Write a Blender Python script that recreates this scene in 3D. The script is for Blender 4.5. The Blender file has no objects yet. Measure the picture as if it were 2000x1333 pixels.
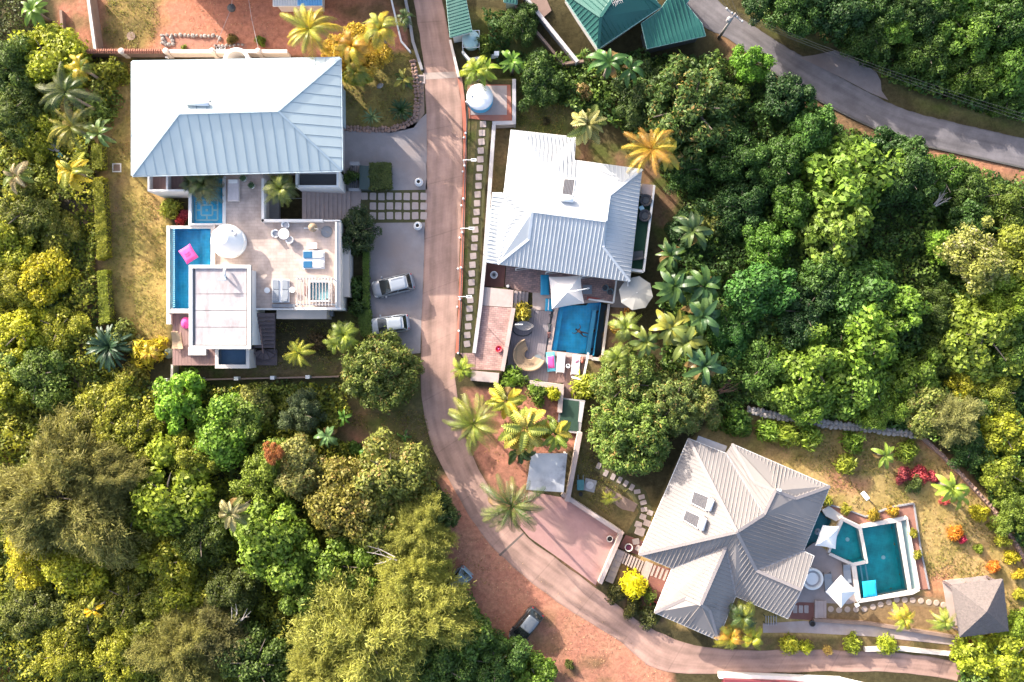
import bpy, math, random
import numpy as np
from mathutils import Vector, Matrix

# ---------------------------------------------------------------- camera, sky, sun, exposure
scene = bpy.context.scene
col = scene.collection
H = 90.0                                   # height of the drone above the road
cd = bpy.data.cameras.new('drone_camera')
cd.sensor_width = 36.0
cd.lens = 36.0 * H / 100.0                 # 100 m of ground across the frame
cd.clip_end = 20000
cam = bpy.data.objects.new('drone_camera', cd)
cam.location = (0, 0, H)
cam.rotation_euler = (0, 0, 0)
col.objects.link(cam)
scene.camera = cam

SUN_EL = math.radians(22)
SUN_AZ = (-0.68, 0.73)                     # the sun stands in the north-west
wd = bpy.data.worlds.new('World')
scene.world = wd
wd.use_nodes = True
nt = wd.node_tree
bg = nt.nodes['Background']
sky = nt.nodes.new('ShaderNodeTexSky')
sky.sky_type = 'NISHITA'
sky.sun_disc = False
sky.sun_elevation = SUN_EL
sky.sun_rotation = math.atan2(SUN_AZ[0], SUN_AZ[1])
sky.dust_density = 4.0
sky.air_density = 0.8
sky.ozone_density = 0.6
nt.links.new(sky.outputs[0], bg.inputs[0])
bg.inputs[1].default_value = 0.15
sl = bpy.data.lights.new('sun', 'SUN')
sl.energy = 2.9
sl.angle = math.radians(0.5)
sl.color = (1.0, 0.93, 0.83)
so = bpy.data.objects.new('sun', sl)
_d = Vector((-SUN_AZ[0] * math.cos(SUN_EL), -SUN_AZ[1] * math.cos(SUN_EL), -math.sin(SUN_EL)))
so.rotation_euler = _d.to_track_quat('-Z', 'Y').to_euler()
so.location = (-60, 60, 60)
col.objects.link(so)
scene.view_settings.view_transform = 'Standard'
scene.view_settings.look = 'None'
scene.view_settings.exposure = 1.9
scene.view_settings.gamma = 1.0
scene.view_settings.use_curve_mapping = False
scene.render.engine = 'CYCLES'
scene.cycles.max_bounces = 6
scene.cycles.transparent_max_bounces = 8

rnd = random.Random(7)
rng = np.random.default_rng(7)

# ---------------------------------------------------------------- helpers
def P(px, py, z=0.0):
 """ground survey: the point at height z that the photograph shows at (px, py)"""
 k = (H - z) / H / 20.0
 return Vector(((px - 1000) * k, (666.5 - py) * k, z))

def PL(pts, z=0.0):
 return [P(a, b, z) for a, b in pts]

def fresh(name):
 return name

MATS = {}
def mat(name, c1, c2=None, rough=0.7, scale=3.0, detail=4.0, bump=0.0, bscale=None, metal=0.0, c3=None,
  contrast=0.25, spec=0.5, world=False, stretch=None):
 """procedural surface: two noise-mixed colours, optional patches of a third, optional relief"""
 if name in MATS: return MATS[name]
 m = bpy.data.materials.new(name); m.use_nodes = True
 n = m.node_tree.nodes; l = m.node_tree.links
 b = n['Principled BSDF']
 b.inputs['Roughness'].default_value = rough
 b.inputs['Metallic'].default_value = metal
 b.inputs['Specular IOR Level'].default_value = spec
 c2 = c2 or tuple(x * 0.82 for x in c1)
 if world:
  tc = n.new('ShaderNodeNewGeometry'); out = tc.outputs['Position']
 else:
  tc = n.new('ShaderNodeTexCoord'); out = tc.outputs['Object']
 if stretch:
  mp = n.new('ShaderNodeMapping'); mp.inputs['Scale'].default_value = stretch
  l.new(out, mp.inputs['Vector']); out = mp.outputs['Vector']
 nz = n.new('ShaderNodeTexNoise'); nz.inputs['Scale'].default_value = scale
 nz.inputs['Detail'].default_value = detail; nz.inputs['Roughness'].default_value = 0.65
 l.new(out, nz.inputs['Vector'])
 cr = n.new('ShaderNodeValToRGB')
 cr.color_ramp.elements[0].position = 0.5 - contrast; cr.color_ramp.elements[0].color = (*c2, 1)
 cr.color_ramp.elements[1].position = 0.5 + contrast; cr.color_ramp.elements[1].color = (*c1, 1)
 l.new(nz.outputs['Fac'], cr.inputs['Fac'])
 cout = cr.outputs['Color']
 if c3:
  n3 = n.new('ShaderNodeTexNoise'); n3.inputs['Scale'].default_value = scale * 0.27
  n3.inputs['Detail'].default_value = 6.0
  l.new(out, n3.inputs['Vector'])
  r3 = n.new('ShaderNodeValToRGB')
  r3.color_ramp.elements[0].position = 0.48; r3.color_ramp.elements[0].color = (0, 0, 0, 1)
  r3.color_ramp.elements[1].position = 0.68; r3.color_ramp.elements[1].color = (1, 1, 1, 1)
  l.new(n3.outputs['Fac'], r3.inputs['Fac'])
  mx = n.new('ShaderNodeMix'); mx.data_type = 'RGBA'
  l.new(r3.outputs['Color'], mx.inputs['Factor'])
  l.new(cout, mx.inputs[6]); mx.inputs[7].default_value = (*c3, 1)
  cout = mx.outputs[2]
 l.new(cout, b.inputs['Base Color'])
 if bump:
  nb = n.new('ShaderNodeTexNoise'); nb.inputs['Scale'].default_value = bscale or scale * 4
  nb.inputs['Detail'].default_value = 3.0
  l.new(out, nb.inputs['Vector'])
  bp = n.new('ShaderNodeBump'); bp.inputs['Strength'].default_value = bump
  bp.inputs['Distance'].default_value = 0.05
  l.new(nb.outputs['Fac'], bp.inputs['Height']); l.new(bp.outputs['Normal'], b.inputs['Normal'])
 MATS[name] = m
 return m

def grid_mat(name, c1, c2, mortar, bw, bh, rot=0.0, rough=0.75, msize=0.02, bump=0.4, off=0.5, stain=None):
 """fine paving that is too small to pick apart: brick texture in world metres"""
 m = bpy.data.materials.new(name); m.use_nodes = True
 n = m.node_tree.nodes; l = m.node_tree.links
 b = n['Principled BSDF']; b.inputs['Roughness'].default_value = rough
 g = n.new('ShaderNodeNewGeometry')
 mp = n.new('ShaderNodeMapping'); mp.inputs['Rotation'].default_value = (0, 0, rot)
 l.new(g.outputs['Position'], mp.inputs['Vector'])
 t = n.new('ShaderNodeTexBrick'); t.offset = off
 t.inputs['Color1'].default_value = (*c1, 1); t.inputs['Color2'].default_value = (*c2, 1)
 t.inputs['Mortar'].default_value = (*mortar, 1); t.inputs['Scale'].default_value = 1.0
 t.inputs['Mortar Size'].default_value = msize
 t.inputs['Brick Width'].default_value = bw; t.inputs['Row Height'].default_value = bh
 l.new(mp.outputs['Vector'], t.inputs['Vector'])
 nz = n.new('ShaderNodeTexNoise'); nz.inputs['Scale'].default_value = 1.1; nz.inputs['Detail'].default_value = 8
 l.new(g.outputs['Position'], nz.inputs['Vector'])
 mr = n.new('ShaderNodeMapRange'); mr.inputs[1].default_value = 0.3; mr.inputs[2].default_value = 0.7
 mr.inputs[3].default_value = 0.72; mr.inputs[4].default_value = 1.18
 l.new(nz.outputs['Fac'], mr.inputs[0])
 mx = n.new('ShaderNodeMix'); mx.data_type = 'RGBA'; mx.blend_type = 'MULTIPLY'; mx.inputs['Factor'].default_value = 1
 l.new(t.outputs['Color'], mx.inputs[6]); l.new(mr.outputs[0], mx.inputs[7])
 l.new(mx.outputs[2], b.inputs['Base Color'])
 bp = n.new('ShaderNodeBump'); bp.inputs['Strength'].default_value = bump; bp.inputs['Distance'].default_value = 0.01
 l.new(t.outputs['Fac'], bp.inputs['Height']); bp.invert = True
 l.new(bp.outputs['Normal'], b.inputs['Normal'])
 MATS[name] = m
 return m

def water_mat(name, tint, wave=1.6):
 m = bpy.data.materials.new(name); m.use_nodes = True
 n = m.node_tree.nodes; l = m.node_tree.links
 n.remove(n['Principled BSDF'])
 out = n['Material Output']
 tr = n.new('ShaderNodeBsdfTransparent'); tr.inputs[0].default_value = (*tint, 1)
 gl = n.new('ShaderNodeBsdfGlossy'); gl.inputs['Roughness'].default_value = 0.06
 fr = n.new('ShaderNodeFresnel'); fr.inputs['IOR'].default_value = 1.33
 g = n.new('ShaderNodeNewGeometry')
 nz = n.new('ShaderNodeTexNoise'); nz.inputs['Scale'].default_value = wave; nz.inputs['Detail'].default_value = 3
 l.new(g.outputs['Position'], nz.inputs['Vector'])
 bp = n.new('ShaderNodeBump'); bp.inputs['Strength'].default_value = 0.5; bp.inputs['Distance'].default_value = 0.08
 l.new(nz.outputs['Fac'], bp.inputs['Height'])
 l.new(bp.outputs['Normal'], gl.inputs['Normal']); l.new(bp.outputs['Normal'], fr.inputs['Normal'])
 mx = n.new('ShaderNodeMixShader')
 l.new(fr.outputs[0], mx.inputs[0]); l.new(tr.outputs[0], mx.inputs[1]); l.new(gl.outputs[0], mx.inputs[2])
 l.new(mx.outputs[0], out.inputs['Surface'])
 MATS[name] = m
 return m

def leaf_mat(name, var=0.55, rough=0.55, transl=0.36, tip=None, tipamt=0.0, nscale=0.6):
 """foliage: the tree's own colour (object colour), varied leaf by leaf and branch by branch"""
 m = bpy.data.materials.new(name); m.use_nodes = True
 n = m.node_tree.nodes; l = m.node_tree.links
 b = n['Principled BSDF']; b.inputs['Roughness'].default_value = rough
 b.inputs['Specular IOR Level'].default_value = 0.35
 oi = n.new('ShaderNodeObjectInfo'); g = n.new('ShaderNodeNewGeometry')
 tc = n.new('ShaderNodeTexCoord')
 nz = n.new('ShaderNodeTexNoise'); nz.inputs['Scale'].default_value = nscale; nz.inputs['Detail'].default_value = 3
 l.new(tc.outputs['Object'], nz.inputs['Vector'])
 ad = n.new('ShaderNodeMath'); ad.operation = 'MULTIPLY_ADD'
 l.new(nz.outputs['Fac'], ad.inputs[0]); ad.inputs[1].default_value = 1.1
 l.new(g.outputs['Random Per Island'], ad.inputs[2])
 mr = n.new('ShaderNodeMapRange')
 mr.inputs[1].default_value = 0.2; mr.inputs[2].default_value = 1.45
 mr.inputs[3].default_value = 1 - var; mr.inputs[4].default_value = 1 + var
 l.new(ad.outputs[0], mr.inputs[0])
 mx = n.new('ShaderNodeMix'); mx.data_type = 'RGBA'; mx.blend_type = 'MULTIPLY'; mx.inputs['Factor'].default_value = 1
 l.new(oi.outputs['Color'], mx.inputs[6]); l.new(mr.outputs[0], mx.inputs[7])
 hs = n.new('ShaderNodeMix'); hs.data_type = 'RGBA'; hs.blend_type = 'MULTIPLY'
 l.new(g.outputs['Random Per Island'], hs.inputs['Factor'])
 l.new(mx.outputs[2], hs.inputs[6]); hs.inputs[7].default_value = (1.04, 1.08, 0.75, 1)
 cout = hs.outputs[2]
 if tip:
  gt = n.new('ShaderNodeMapRange'); gt.inputs[1].default_value = 1 - tipamt - 0.02; gt.inputs[2].default_value = 1 - tipamt + 0.02
  l.new(g.outputs['Random Per Island'], gt.inputs[0])
  n2 = n.new('ShaderNodeTexNoise'); n2.inputs['Scale'].default_value = 0.9
  l.new(tc.outputs['Object'], n2.inputs['Vector'])
  r2 = n.new('ShaderNodeMapRange'); r2.inputs[1].default_value = 0.42; r2.inputs[2].default_value = 0.6
  l.new(n2.outputs['Fac'], r2.inputs[0])
  mu = n.new('ShaderNodeMath'); mu.operation = 'MULTIPLY'
  l.new(gt.outputs[0], mu.inputs[0]); l.new(r2.outputs[0], mu.inputs[1])
  tm = n.new('ShaderNodeMix'); tm.data_type = 'RGBA'
  l.new(mu.outputs[0], tm.inputs['Factor']); l.new(cout, tm.inputs[6]); tm.inputs[7].default_value = (*tip, 1)
  cout = tm.outputs[2]
 l.new(cout, b.inputs['Base Color'])
 tl = n.new('ShaderNodeBsdfTranslucent'); l.new(cout, tl.inputs['Color'])
 ms = n.new('ShaderNodeMixShader'); ms.inputs[0].default_value = transl
 l.new(b.outputs[0], ms.inputs[1]); l.new(tl.outputs[0], ms.inputs[2])
 l.new(ms.outputs[0], n['Material Output'].inputs['Surface'])
 MATS[name] = m
 return m

def tag(o, label=None, cat=None, group=None, kind=None):
 if label: o['label'] = label
 if cat: o['category'] = cat
 if group: o['group'] = group
 if kind: o['kind'] = kind
 return o

def thing(name, label, cat, loc=(0, 0, 0), group=None, rotz=0.0, scale=None):
 o = bpy.data.objects.new(name, None)
 o.empty_display_size = 0.3
 col.objects.link(o)
 o.location = loc
 o.rotation_euler = (0, 0, rotz)
 if scale: o.scale = scale
 return tag(o, label, cat, group)

class G:
 """collects boxes, prisms, tubes and lathes; .obj() links them as one mesh object"""
 def __init__(s): s.v = []; s.f = []
 def add(s, vs, fs):
  k = len(s.v); s.v += [tuple(v) for v in vs]; s.f += [tuple(i + k for i in f) for f in fs]; return s
 def prism(s, pts, z0, z1, zs=None):
  n = len(pts)
  area = sum(pts[i][0] * pts[(i + 1) % n][1] - pts[(i + 1) % n][0] * pts[i][1] for i in range(n))
  if area < 0: pts = pts[::-1]; zs = zs[::-1] if zs else None
  lo = [(p[0], p[1], z0) for p in pts]
  hi = [(p[0], p[1], zs[i] if zs else z1) for i, p in enumerate(pts)]
  s.add(lo + hi, [tuple(range(n - 1, -1, -1)), tuple(range(n, 2 * n))] +
   [(i, (i + 1) % n, n + (i + 1) % n, n + i) for i in range(n)])
  return s
 def box(s, c, size, rotz=0.0, M=None):
  x, y, z = (d / 2 for d in size)
  vs = [Vector((a, b, d)) for d in (-z, z) for a, b in ((-x, -y), (x, -y), (x, y), (-x, y))]
  R = M if M else Matrix.Rotation(rotz, 3, 'Z')
  vs = [R @ v + Vector(c) for v in vs]
  s.add(vs, [(3, 2, 1, 0), (4, 5, 6, 7), (0, 1, 5, 4), (1, 2, 6, 5), (2, 3, 7, 6), (3, 0, 4, 7)])
  return s
 def bar(s, p, q, w, h=None, up=Vector((0, 0, 1))):
  """rectangular bar from p to q, w wide and h high, centred on the line"""
  p = Vector(p); q = Vector(q); h = h or w
  d = q - p; L = d.length
  if L < 1e-6: return s
  d /= L
  if abs(d.dot(up)) > 0.99: up = Vector((1, 0, 0))
  sd = d.cross(up).normalized(); u = sd.cross(d)
  M = Matrix((d, sd, u)).transposed()
  return s.box((p + q) / 2, (L, w, h), M=M)
 def tube(s, path, r, n=8, cap=True):
  path = [Vector(p) for p in path]
  m = len(path)
  rs = r if isinstance(r, (list, tuple)) else [r] * m
  vs = []
  for i, p in enumerate(path):
   d = (path[min(i + 1, m - 1)] - path[max(i - 1, 0)]).normalized()
   a = Vector((0, 0, 1)) if abs(d.z) < 0.9 else Vector((1, 0, 0))
   x = d.cross(a).normalized(); y = x.cross(d)
   for k in range(n):
    t = 2 * math.pi * k / n
    vs.append(p + (x * math.cos(t) + y * math.sin(t)) * rs[i])
  fs = []
  for i in range(m - 1):
   for k in range(n):
    fs.append((i * n + k, i * n + (k + 1) % n, (i + 1) * n + (k + 1) % n, (i + 1) * n + k))
  if cap:
   fs.append(tuple(range(n - 1, -1, -1))); fs.append(tuple((m - 1) * n + k for k in range(n)))
  return s.add(vs, fs)
 def lathe(s, c, prof, n=24, sx=1.0, sy=1.0):
  """profile of (radius, z) turned round the vertical through c"""
  c = Vector(c); vs = []; fs = []
  m = len(prof)
  for r, z in prof:
   for k in range(n):
    t = 2 * math.pi * k / n
    vs.append((c.x + r * sx * math.cos(t), c.y + r * sy * math.sin(t), c.z + z))
  for i in range(m - 1):
   for k in range(n):
    fs.append((i * n + k, i * n + (k + 1) % n, (i + 1) * n + (k + 1) % n, (i + 1) * n + k))
  if prof[0][0] > 1e-4: fs.append(tuple(range(n - 1, -1, -1)))
  if prof[-1][0] > 1e-4: fs.append(tuple((m - 1) * n + k for k in range(n)))
  return s.add(vs, fs)
 def ball(s, c, r, n=12, m=7, sz=1.0):
  return s.lathe(c, [(max(r * math.sin(math.pi * i / m), 1e-5), -r * sz * math.cos(math.pi * i / m)) for i in range(m + 1)], n)
 def obj(s, name, m, parent=None, local=False, smooth=False, bevel=0.0, seg=2):
  L = Vector((0, 0, 0)) if (local or parent is None) else wloc(parent)
  me = bpy.data.meshes.new(name)
  me.from_pydata([(v[0] - L.x, v[1] - L.y, v[2] - L.z) for v in s.v], [], s.f)
  if m: me.materials.append(m)
  if smooth:
   me.polygons.foreach_set('use_smooth', [True] * len(me.polygons))
  o = bpy.data.objects.new(name, me)
  col.objects.link(o)
  if parent: o.parent = parent
  if bevel:
   b = o.modifiers.new('bevel', 'BEVEL'); b.width = bevel; b.segments = seg; b.limit_method = 'ANGLE'
  return o

def wloc(o):
 L = Vector((0, 0, 0))
 while o is not None:
  L += Vector(o.location); o = o.parent
 return L

def link_copy(src, parent, loc, rot=(0, 0, 0), scale=(1, 1, 1), name=None):
 o = src.copy()
 if name: o.name = name
 col.objects.link(o); o.parent = parent
 o.location = loc; o.rotation_euler = rot; o.scale = scale
 return o

def piece(name, mesh, parent, loc, rotz=0.0, scale=(1, 1, 1), color=None):
 """one of many alike pieces sharing mesh data; loc in world metres"""
 o = bpy.data.objects.new(name, mesh); col.objects.link(o)
 o.parent = parent
 o.location = Vector(loc) - (wloc(parent) if parent else Vector((0, 0, 0)))
 o.rotation_euler = (0, 0, rotz) if not isinstance(rotz, tuple) else rotz
 o.scale = scale
 if color: o.color = (*color, 1)
 return o

def offset(poly, w):
 """polygon grown outwards by w (2-D vectors)"""
 n = len(poly)
 pts = [Vector((p[0], p[1])) for p in poly]
 area = sum(pts[i].x * pts[(i + 1) % n].y - pts[(i + 1) % n].x * pts[i].y for i in range(n))
 sgn = 1 if area > 0 else -1
 out = []
 for i in range(n):
  a, b, c = pts[i - 1], pts[i], pts[(i + 1) % n]
  d1 = (b - a).normalized(); d2 = (c - b).normalized()
  n1 = Vector((d1.y, -d1.x)) * sgn; n2 = Vector((d2.y, -d2.x)) * sgn
  k = 1 + n1.dot(n2)
  out.append(b + (n1 + n2) * (w / max(k, 0.3)))
 return out

def ring(g, inner, outer, z0, z1):
 """a coping: flat ring between two polygons of equal length"""
 n = len(inner)
 vs = []
 for z in (z0, z1):
  vs += [(p[0], p[1], z) for p in inner] + [(p[0], p[1], z) for p in outer]
 fs = []
 for i in range(n):
  j = (i + 1) % n
  fs += [(2 * n + i, 2 * n + j, 3 * n + j, 3 * n + i), (i, n + i, n + j, j),
   (n + i, 3 * n + i, 3 * n + j, n + j), (i, j, 2 * n + j, 2 * n + i)]
 g.add(vs, fs)
 return g

# ---- numpy noise and distance fields for natural outlines
def vnoise(x, y, s, seed):
 r = np.random.default_rng(seed); T = r.random((256, 256))
 u = x / s + 1000; v = y / s + 1000
 i = np.floor(u).astype(int); j = np.floor(v).astype(int); a = u - i; b = v - j
 a = a * a * (3 - 2 * a); b = b * b * (3 - 2 * b)
 t = lambda p, q: T[p % 256, q % 256]
 return (t(i, j) * (1 - a) + t(i + 1, j) * a) * (1 - b) + (t(i, j + 1) * (1 - a) + t(i + 1, j + 1) * a) * b
def fbm(x, y, s, seed, o=4):
 t = 0; w = 1; W = 0
 for k in range(o):
  t = t + w * vnoise(x, y, s / 2 ** k, seed + k); W += w; w *= 0.55
 return t / W
def sdist(x, y, poly):
 """signed distance, negative inside; poly in metres"""
 d = np.full(x.shape, 1e9); ins = np.zeros(x.shape, bool)
 n = len(poly)
 for i in range(n):
  ax, ay = poly[i][0], poly[i][1]; bx, by = poly[(i + 1) % n][0], poly[(i + 1) % n][1]
  ex, ey = bx - ax, by - ay
  t = np.clip(((x - ax) * ex + (y - ay) * ey) / max(ex * ex + ey * ey, 1e-9), 0, 1)
  d = np.minimum(d, np.hypot(x - ax - t * ex, y - ay - t * ey))
  c = ((ay > y) != (by > y)) & (x < (bx - ax) * (y - ay) / (by - ay + 1e-12) + ax)
  ins ^= c
 return np.where(ins, -d, d)

# ================================================================ THE GROUND
ZB = -1.2                                   # the middle villa stands a little lower than the lane
ZONE_B = [(1008, 150), (1008, 242), (962, 242), (945, 515), (942, 560), (1003, 566), (1003, 600), (985, 725), (982, 748),
  (1095, 752), (1160, 760), (1300, 700), (1420, 500), (1400, 300), (1250, 180), (1100, 130)]
ZB_M = [tuple(P(a, b)[:2]) for a, b in ZONE_B]
POOL_B = [(1092, 597), (1172, 591), (1157, 694), (1077, 684)]
TROUGH_B = [(1174, 592), (1187, 594), (1174, 697), (1160, 694)]
POOL_C1 = [(1647, 1019), (1676, 1033), (1688, 1094), (1664, 1099), (1621, 1079)]
POOL_C2 = [(1683, 1032), (1750, 1021), (1773, 1153), (1681, 1170), (1672, 1105), (1695, 1100)]
POOL_C3 = [(1602, 1000), (1622, 1017), (1590, 1085), (1569, 1075)]
WILD = [  # woods and thickets
 [(-60, 130), (160, 110), (250, 130), (190, 290), (200, 640), (250, 740), (330, 752), (660, 750), (690, 800), (650, 860), (760, 900),
 (860, 930), (875, 1000), (870, 1100), (930, 1210), (1020, 1275), (1085, 1333), (1090, 1420), (-60, 1420)],
 [(1010, 120), (1130, 100), (1380, 110), (1460, 110), (1560, 205), (1700, 270), (1800, 310), (2060, 360), (2060, 1100), (1980, 1060),
 (1860, 880), (1790, 840), (1620, 820), (1450, 795), (1400, 800), (1290, 740), (1290, 560), (1330, 400), (1230, 260), (1060, 190)],
 [(1450, -60), (1500, 40), (1640, 95), (1720, 150), (1780, 205), (2060, 262), (2060, -60)],
 [(930, 10), (985, 20), (1000, 90), (1110, 130), (1060, 190), (1010, 160), (960, 100)],
 [(1860, 1330), (1880, 1265), (2060, 1200), (2060, 1420), (1900, 1420)],
 [(-60, -60), (60, -60), (100, 60), (60, 140), (-60, 150)],
]
WILD_M = [[tuple(P(a, b)[:2]) for a, b in w] for w in WILD]

def ground_height(x, y):
 x = np.asarray(x, float); y = np.asarray(y, float)
 d = sdist(x, y, ZB_M)
 px = 1000 + x * 20; py = 666.5 - y * 20
 soft = (px > 1100) | (py < 150)
 t = np.clip(d / 7.0, 0, 1); t = t * t * (3 - 2 * t)
 h = np.where(d < 0, ZB, np.where(soft, ZB * (1 - t), 0.0))
 wild = np.full(x.shape, 1e9)
 for w in WILD_M: wild = np.minimum(wild, sdist(x, y, w))
 k = np.clip(-wild / 3.0, 0, 1)
 h = h + k * (fbm(x, y, 7.0, 41) - 0.45) * 1.2
 return h

def axis(a, b, s):
 far = [-9000, -2500, -800, -300, -150, -90]
 return np.array(sorted([v for v in far if v < a] + list(np.arange(a, b, s)) + [-v for v in far if -v > b]))
gx = axis(-56, 56, 0.27); gy = axis(-40, 40, 0.27)
GX, GY = np.meshgrid(gx, gy)
GZ = ground_height(GX, GY)
for poly, dz in ((POOL_B, -2.6), (TROUGH_B, -2.6), (POOL_C1, -1.9), (POOL_C2, -1.9), (POOL_C3, -1.9)):
 GZ = np.where(sdist(GX, GY, [tuple(P(a, b)[:2]) for a, b in poly]) < 0.05, ZB + dz if poly in (POOL_B, TROUGH_B) else dz, GZ)

# earth, grass and leaf litter: real colours of the ground cover, patchy at the edges
def region(polys, soft=0.6, amp=1.2, s=2.0, seed=0):
 d = np.full(GX.shape, 1e9)
 for p in polys: d = np.minimum(d, sdist(GX, GY, [tuple(P(a, b)[:2]) for a, b in p]))
 d = d + (fbm(GX, GY, s, 100 + seed) - 0.5) * 2 * amp
 return np.clip(0.5 - d / (2 * soft), 0, 1)
def C3(c): return np.array(c)[None, None, :]
GC = np.ones((*GX.shape, 3)) * C3((0.060, 0.050, 0.024))
GC = GC * (0.7 + 0.6 * fbm(GX, GY, 1.3, 5)[..., None])
def lay(mask, c, c2=None, s=1.2, seed=9):
 global GC
 f = np.clip((fbm(GX, GY, s, seed, 5) - 0.5) * 3.2 + 0.5, 0, 1)[..., None]
 cc = C3(c) * (1 - f) + C3(c2 or c) * f
 GC = GC * (1 - mask[..., None]) + cc * mask[..., None]
RED = (0.38, 0.165, 0.108); RED2 = (0.28, 0.13, 0.085)
DRY = (0.37, 0.255, 0.085); DRYG = (0.25, 0.20, 0.062); GRN = (0.085, 0.095, 0.026); MOSS = (0.055, 0.062, 0.02); BRN = (0.20, 0.125, 0.065)
lay(region([[(-60, 740), (60, 860), (70, 960), (-60, 1000)], [(-60, 1250), (40, 1290), (60, 1420), (-60, 1420)]], seed=31), RED2, BRN)
lay(region([[(120, 440), (200, 380), (205, 560), (230, 700), (180, 790), (110, 760)]], seed=3), BRN, (0.23, 0.13, 0.085), seed=61)
lay(region([[(85, 280), (190, 300), (160, 420), (110, 380)]], seed=35), (0.14, 0.105, 0.08), BRN)
lay(region([[(180, -60), (640, -60), (790, 20), (800, 130), (640, 110), (190, 105)]], 0.25, 0.15, seed=1), RED, (0.40, 0.17, 0.105), 0.9)
lay(region([[(195, -60), (330, -60), (320, 40), (290, 95), (205, 95)]], 0.8, 1.6, 2.5, 21) * 0.8, DRYG, GRN, 1.0)
lay(region([[(640, 15), (780, 0), (790, 40), (700, 45)]], 0.8, 0.8, 2.0, 22) * 0.7, MOSS, BRN)
lay(region([[(95, -60), (170, -60), (185, 130), (130, 120), (115, 60)]], 0.4, 0.4, seed=2), RED, BRN)
lay(region([[(190, 125), (256, 115), (258, 345), (330, 380), (330, 690), (240, 640), (212, 560), (200, 330), (215, 230)]], 0.35, 0.35, seed=4), DRY, DRYG, 1.5)
lay(region([[(200, 130), (250, 120), (255, 240), (232, 560), (205, 620), (200, 340)]], 0.7, 0.7, seed=5) * 0.75, (0.22, 0.14, 0.075), DRYG, 1.2)
lay(region([[(268, 360), (330, 385), (330, 480), (290, 440)]], 0.6, 0.8, seed=6) * 0.6, (0.40, 0.23, 0.10), DRY)
lay(region([[(668, 100), (815, 100), (822, 150), (820, 230), (760, 250), (668, 250)]], 0.2, 0.1, seed=7), DRYG, (0.17, 0.13, 0.05), 1.2)
lay(region([[(335, 700), (665, 700), (680, 600), (722, 600), (735, 690), (700, 760), (340, 760)]], 0.4, 0.4, seed=8), (0.13, 0.095, 0.05), GRN)
lay(region([[(650, 740), (822, 700), (842, 880), (860, 940), (780, 900), (650, 860)]], 0.5, 0.6, seed=10), (0.13, 0.10, 0.05), GRN, 1.6)
lay(region([[(670, 830), (715, 800), (720, 890), (690, 880)]], 0.6, 0.6, seed=11) * 0.8, BRN, RED2)
lay(region([[(330, 745), (660, 745), (560, 800), (380, 790)]], 0.6, 0.6, seed=12), MOSS, GRN)
lay(region([[(860, 930), (900, 930), (990, 1060), (1130, 1150), (1270, 1260), (1320, 1333), (1320, 1420), (1080, 1420), (1070, 1320),
   (1010, 1270), (920, 1190), (868, 1090)]], 0.4, 0.5, seed=13), RED, (0.42, 0.20, 0.125), 1.0)
lay(region([[(1080, 1280), (1180, 1290), (1200, 1333), (1090, 1340)]], 0.8, 1.0, 1.5, 23) * 0.6, MOSS, RED2)
lay(region([[(1060, 1200), (1110, 1210), (1090, 1270), (1040, 1260)]], 0.8, 1.0, 1.5, 24) * 0.5, GRN, RED2)
lay(region([[(905, 760), (1110, 760), (1130, 870), (1030, 900), (1030, 970), (1200, 1060), (1165, 1140), (1080, 1080), (980, 990), (920, 880)]],
  0.3, 0.2, seed=14), RED, RED2, 1.0)
lay(region([[(910, 20), (1000, 30), (1110, 120), (1200, 130), (1120, 200), (1010, 240), (1000, 160), (920, 160)]], 0.5, 0.6, seed=15), GRN, (0.13, 0.11, 0.04), 1.4)
lay(region([[(1000, 180), (1120, 190), (1110, 270), (1005, 255)]], 0.5, 0.6, seed=16), (0.15, 0.125, 0.05), GRN, 1.0)
lay(region([[(958, 242), (1000, 250), (955, 520), (942, 520)]], 0.2, 0.1, seed=17), (0.17, 0.12, 0.06), (0.12, 0.10, 0.045))
lay(region([[(1120, 270), (1260, 290), (1350, 370), (1290, 500), (1255, 340), (1120, 312)]], 0.5, 0.6, seed=18), (0.16, 0.095, 0.055), GRN)
lay(region([[(910, 238), (957, 238), (925, 690), (885, 690)]], 0.1, 0.05, seed=19), (0.16, 0.125, 0.055), GRN, 0.8)
lay(region([[(1130, 700), (1190, 690), (1170, 800), (1150, 930), (1270, 960), (1280, 1010), (1220, 1040), (1120, 970), (1130, 850)]], 0.4, 0.4, seed=20),
 (0.17, 0.125, 0.055), (0.12, 0.10, 0.04))
lay(region([[(1165, 600), (1240, 600), (1210, 720), (1160, 720)]], 0.3, 0.3, seed=40), (0.10, 0.06, 0.04), BRN)
lay(region([[(1400, 810), (1470, 800), (1620, 825), (1800, 845), (1940, 980), (2010, 1080), (2010, 1240), (1870, 1260), (1540, 1250), (1280, 1220),
   (1200, 1160), (1260, 1040), (1350, 860)]], 0.4, 0.3, seed=25), (0.42, 0.285, 0.12), (0.30, 0.22, 0.075), 1.4)
lay(region([[(1400, 815), (1620, 830), (1800, 850), (1850, 900), (1700, 940), (1560, 900), (1440, 870)]], 0.8, 0.8, seed=26) * 0.75, (0.22, 0.14, 0.07), DRYG)
lay(region([[(1610, 920), (1700, 935), (1690, 965), (1630, 960)], [(1800, 860), (1850, 890), (1900, 950), (1870, 930)],
   [(1810, 1120), (1860, 1100), (1860, 1180), (1800, 1180)]], 0.6, 0.8, seed=27) * 0.85, (0.40, 0.19, 0.10), RED)
lay(region([[(1590, 1175), (1860, 1160), (1860, 1235), (1600, 1225)]], 0.4, 0.3, seed=28) * 0.9, (0.20, 0.125, 0.065), BRN)
lay(region([[(1200, 1090), (1300, 1100), (1300, 1220), (1220, 1190)]], 0.3, 0.2, seed=29), (0.14, 0.08, 0.05), BRN)
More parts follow.
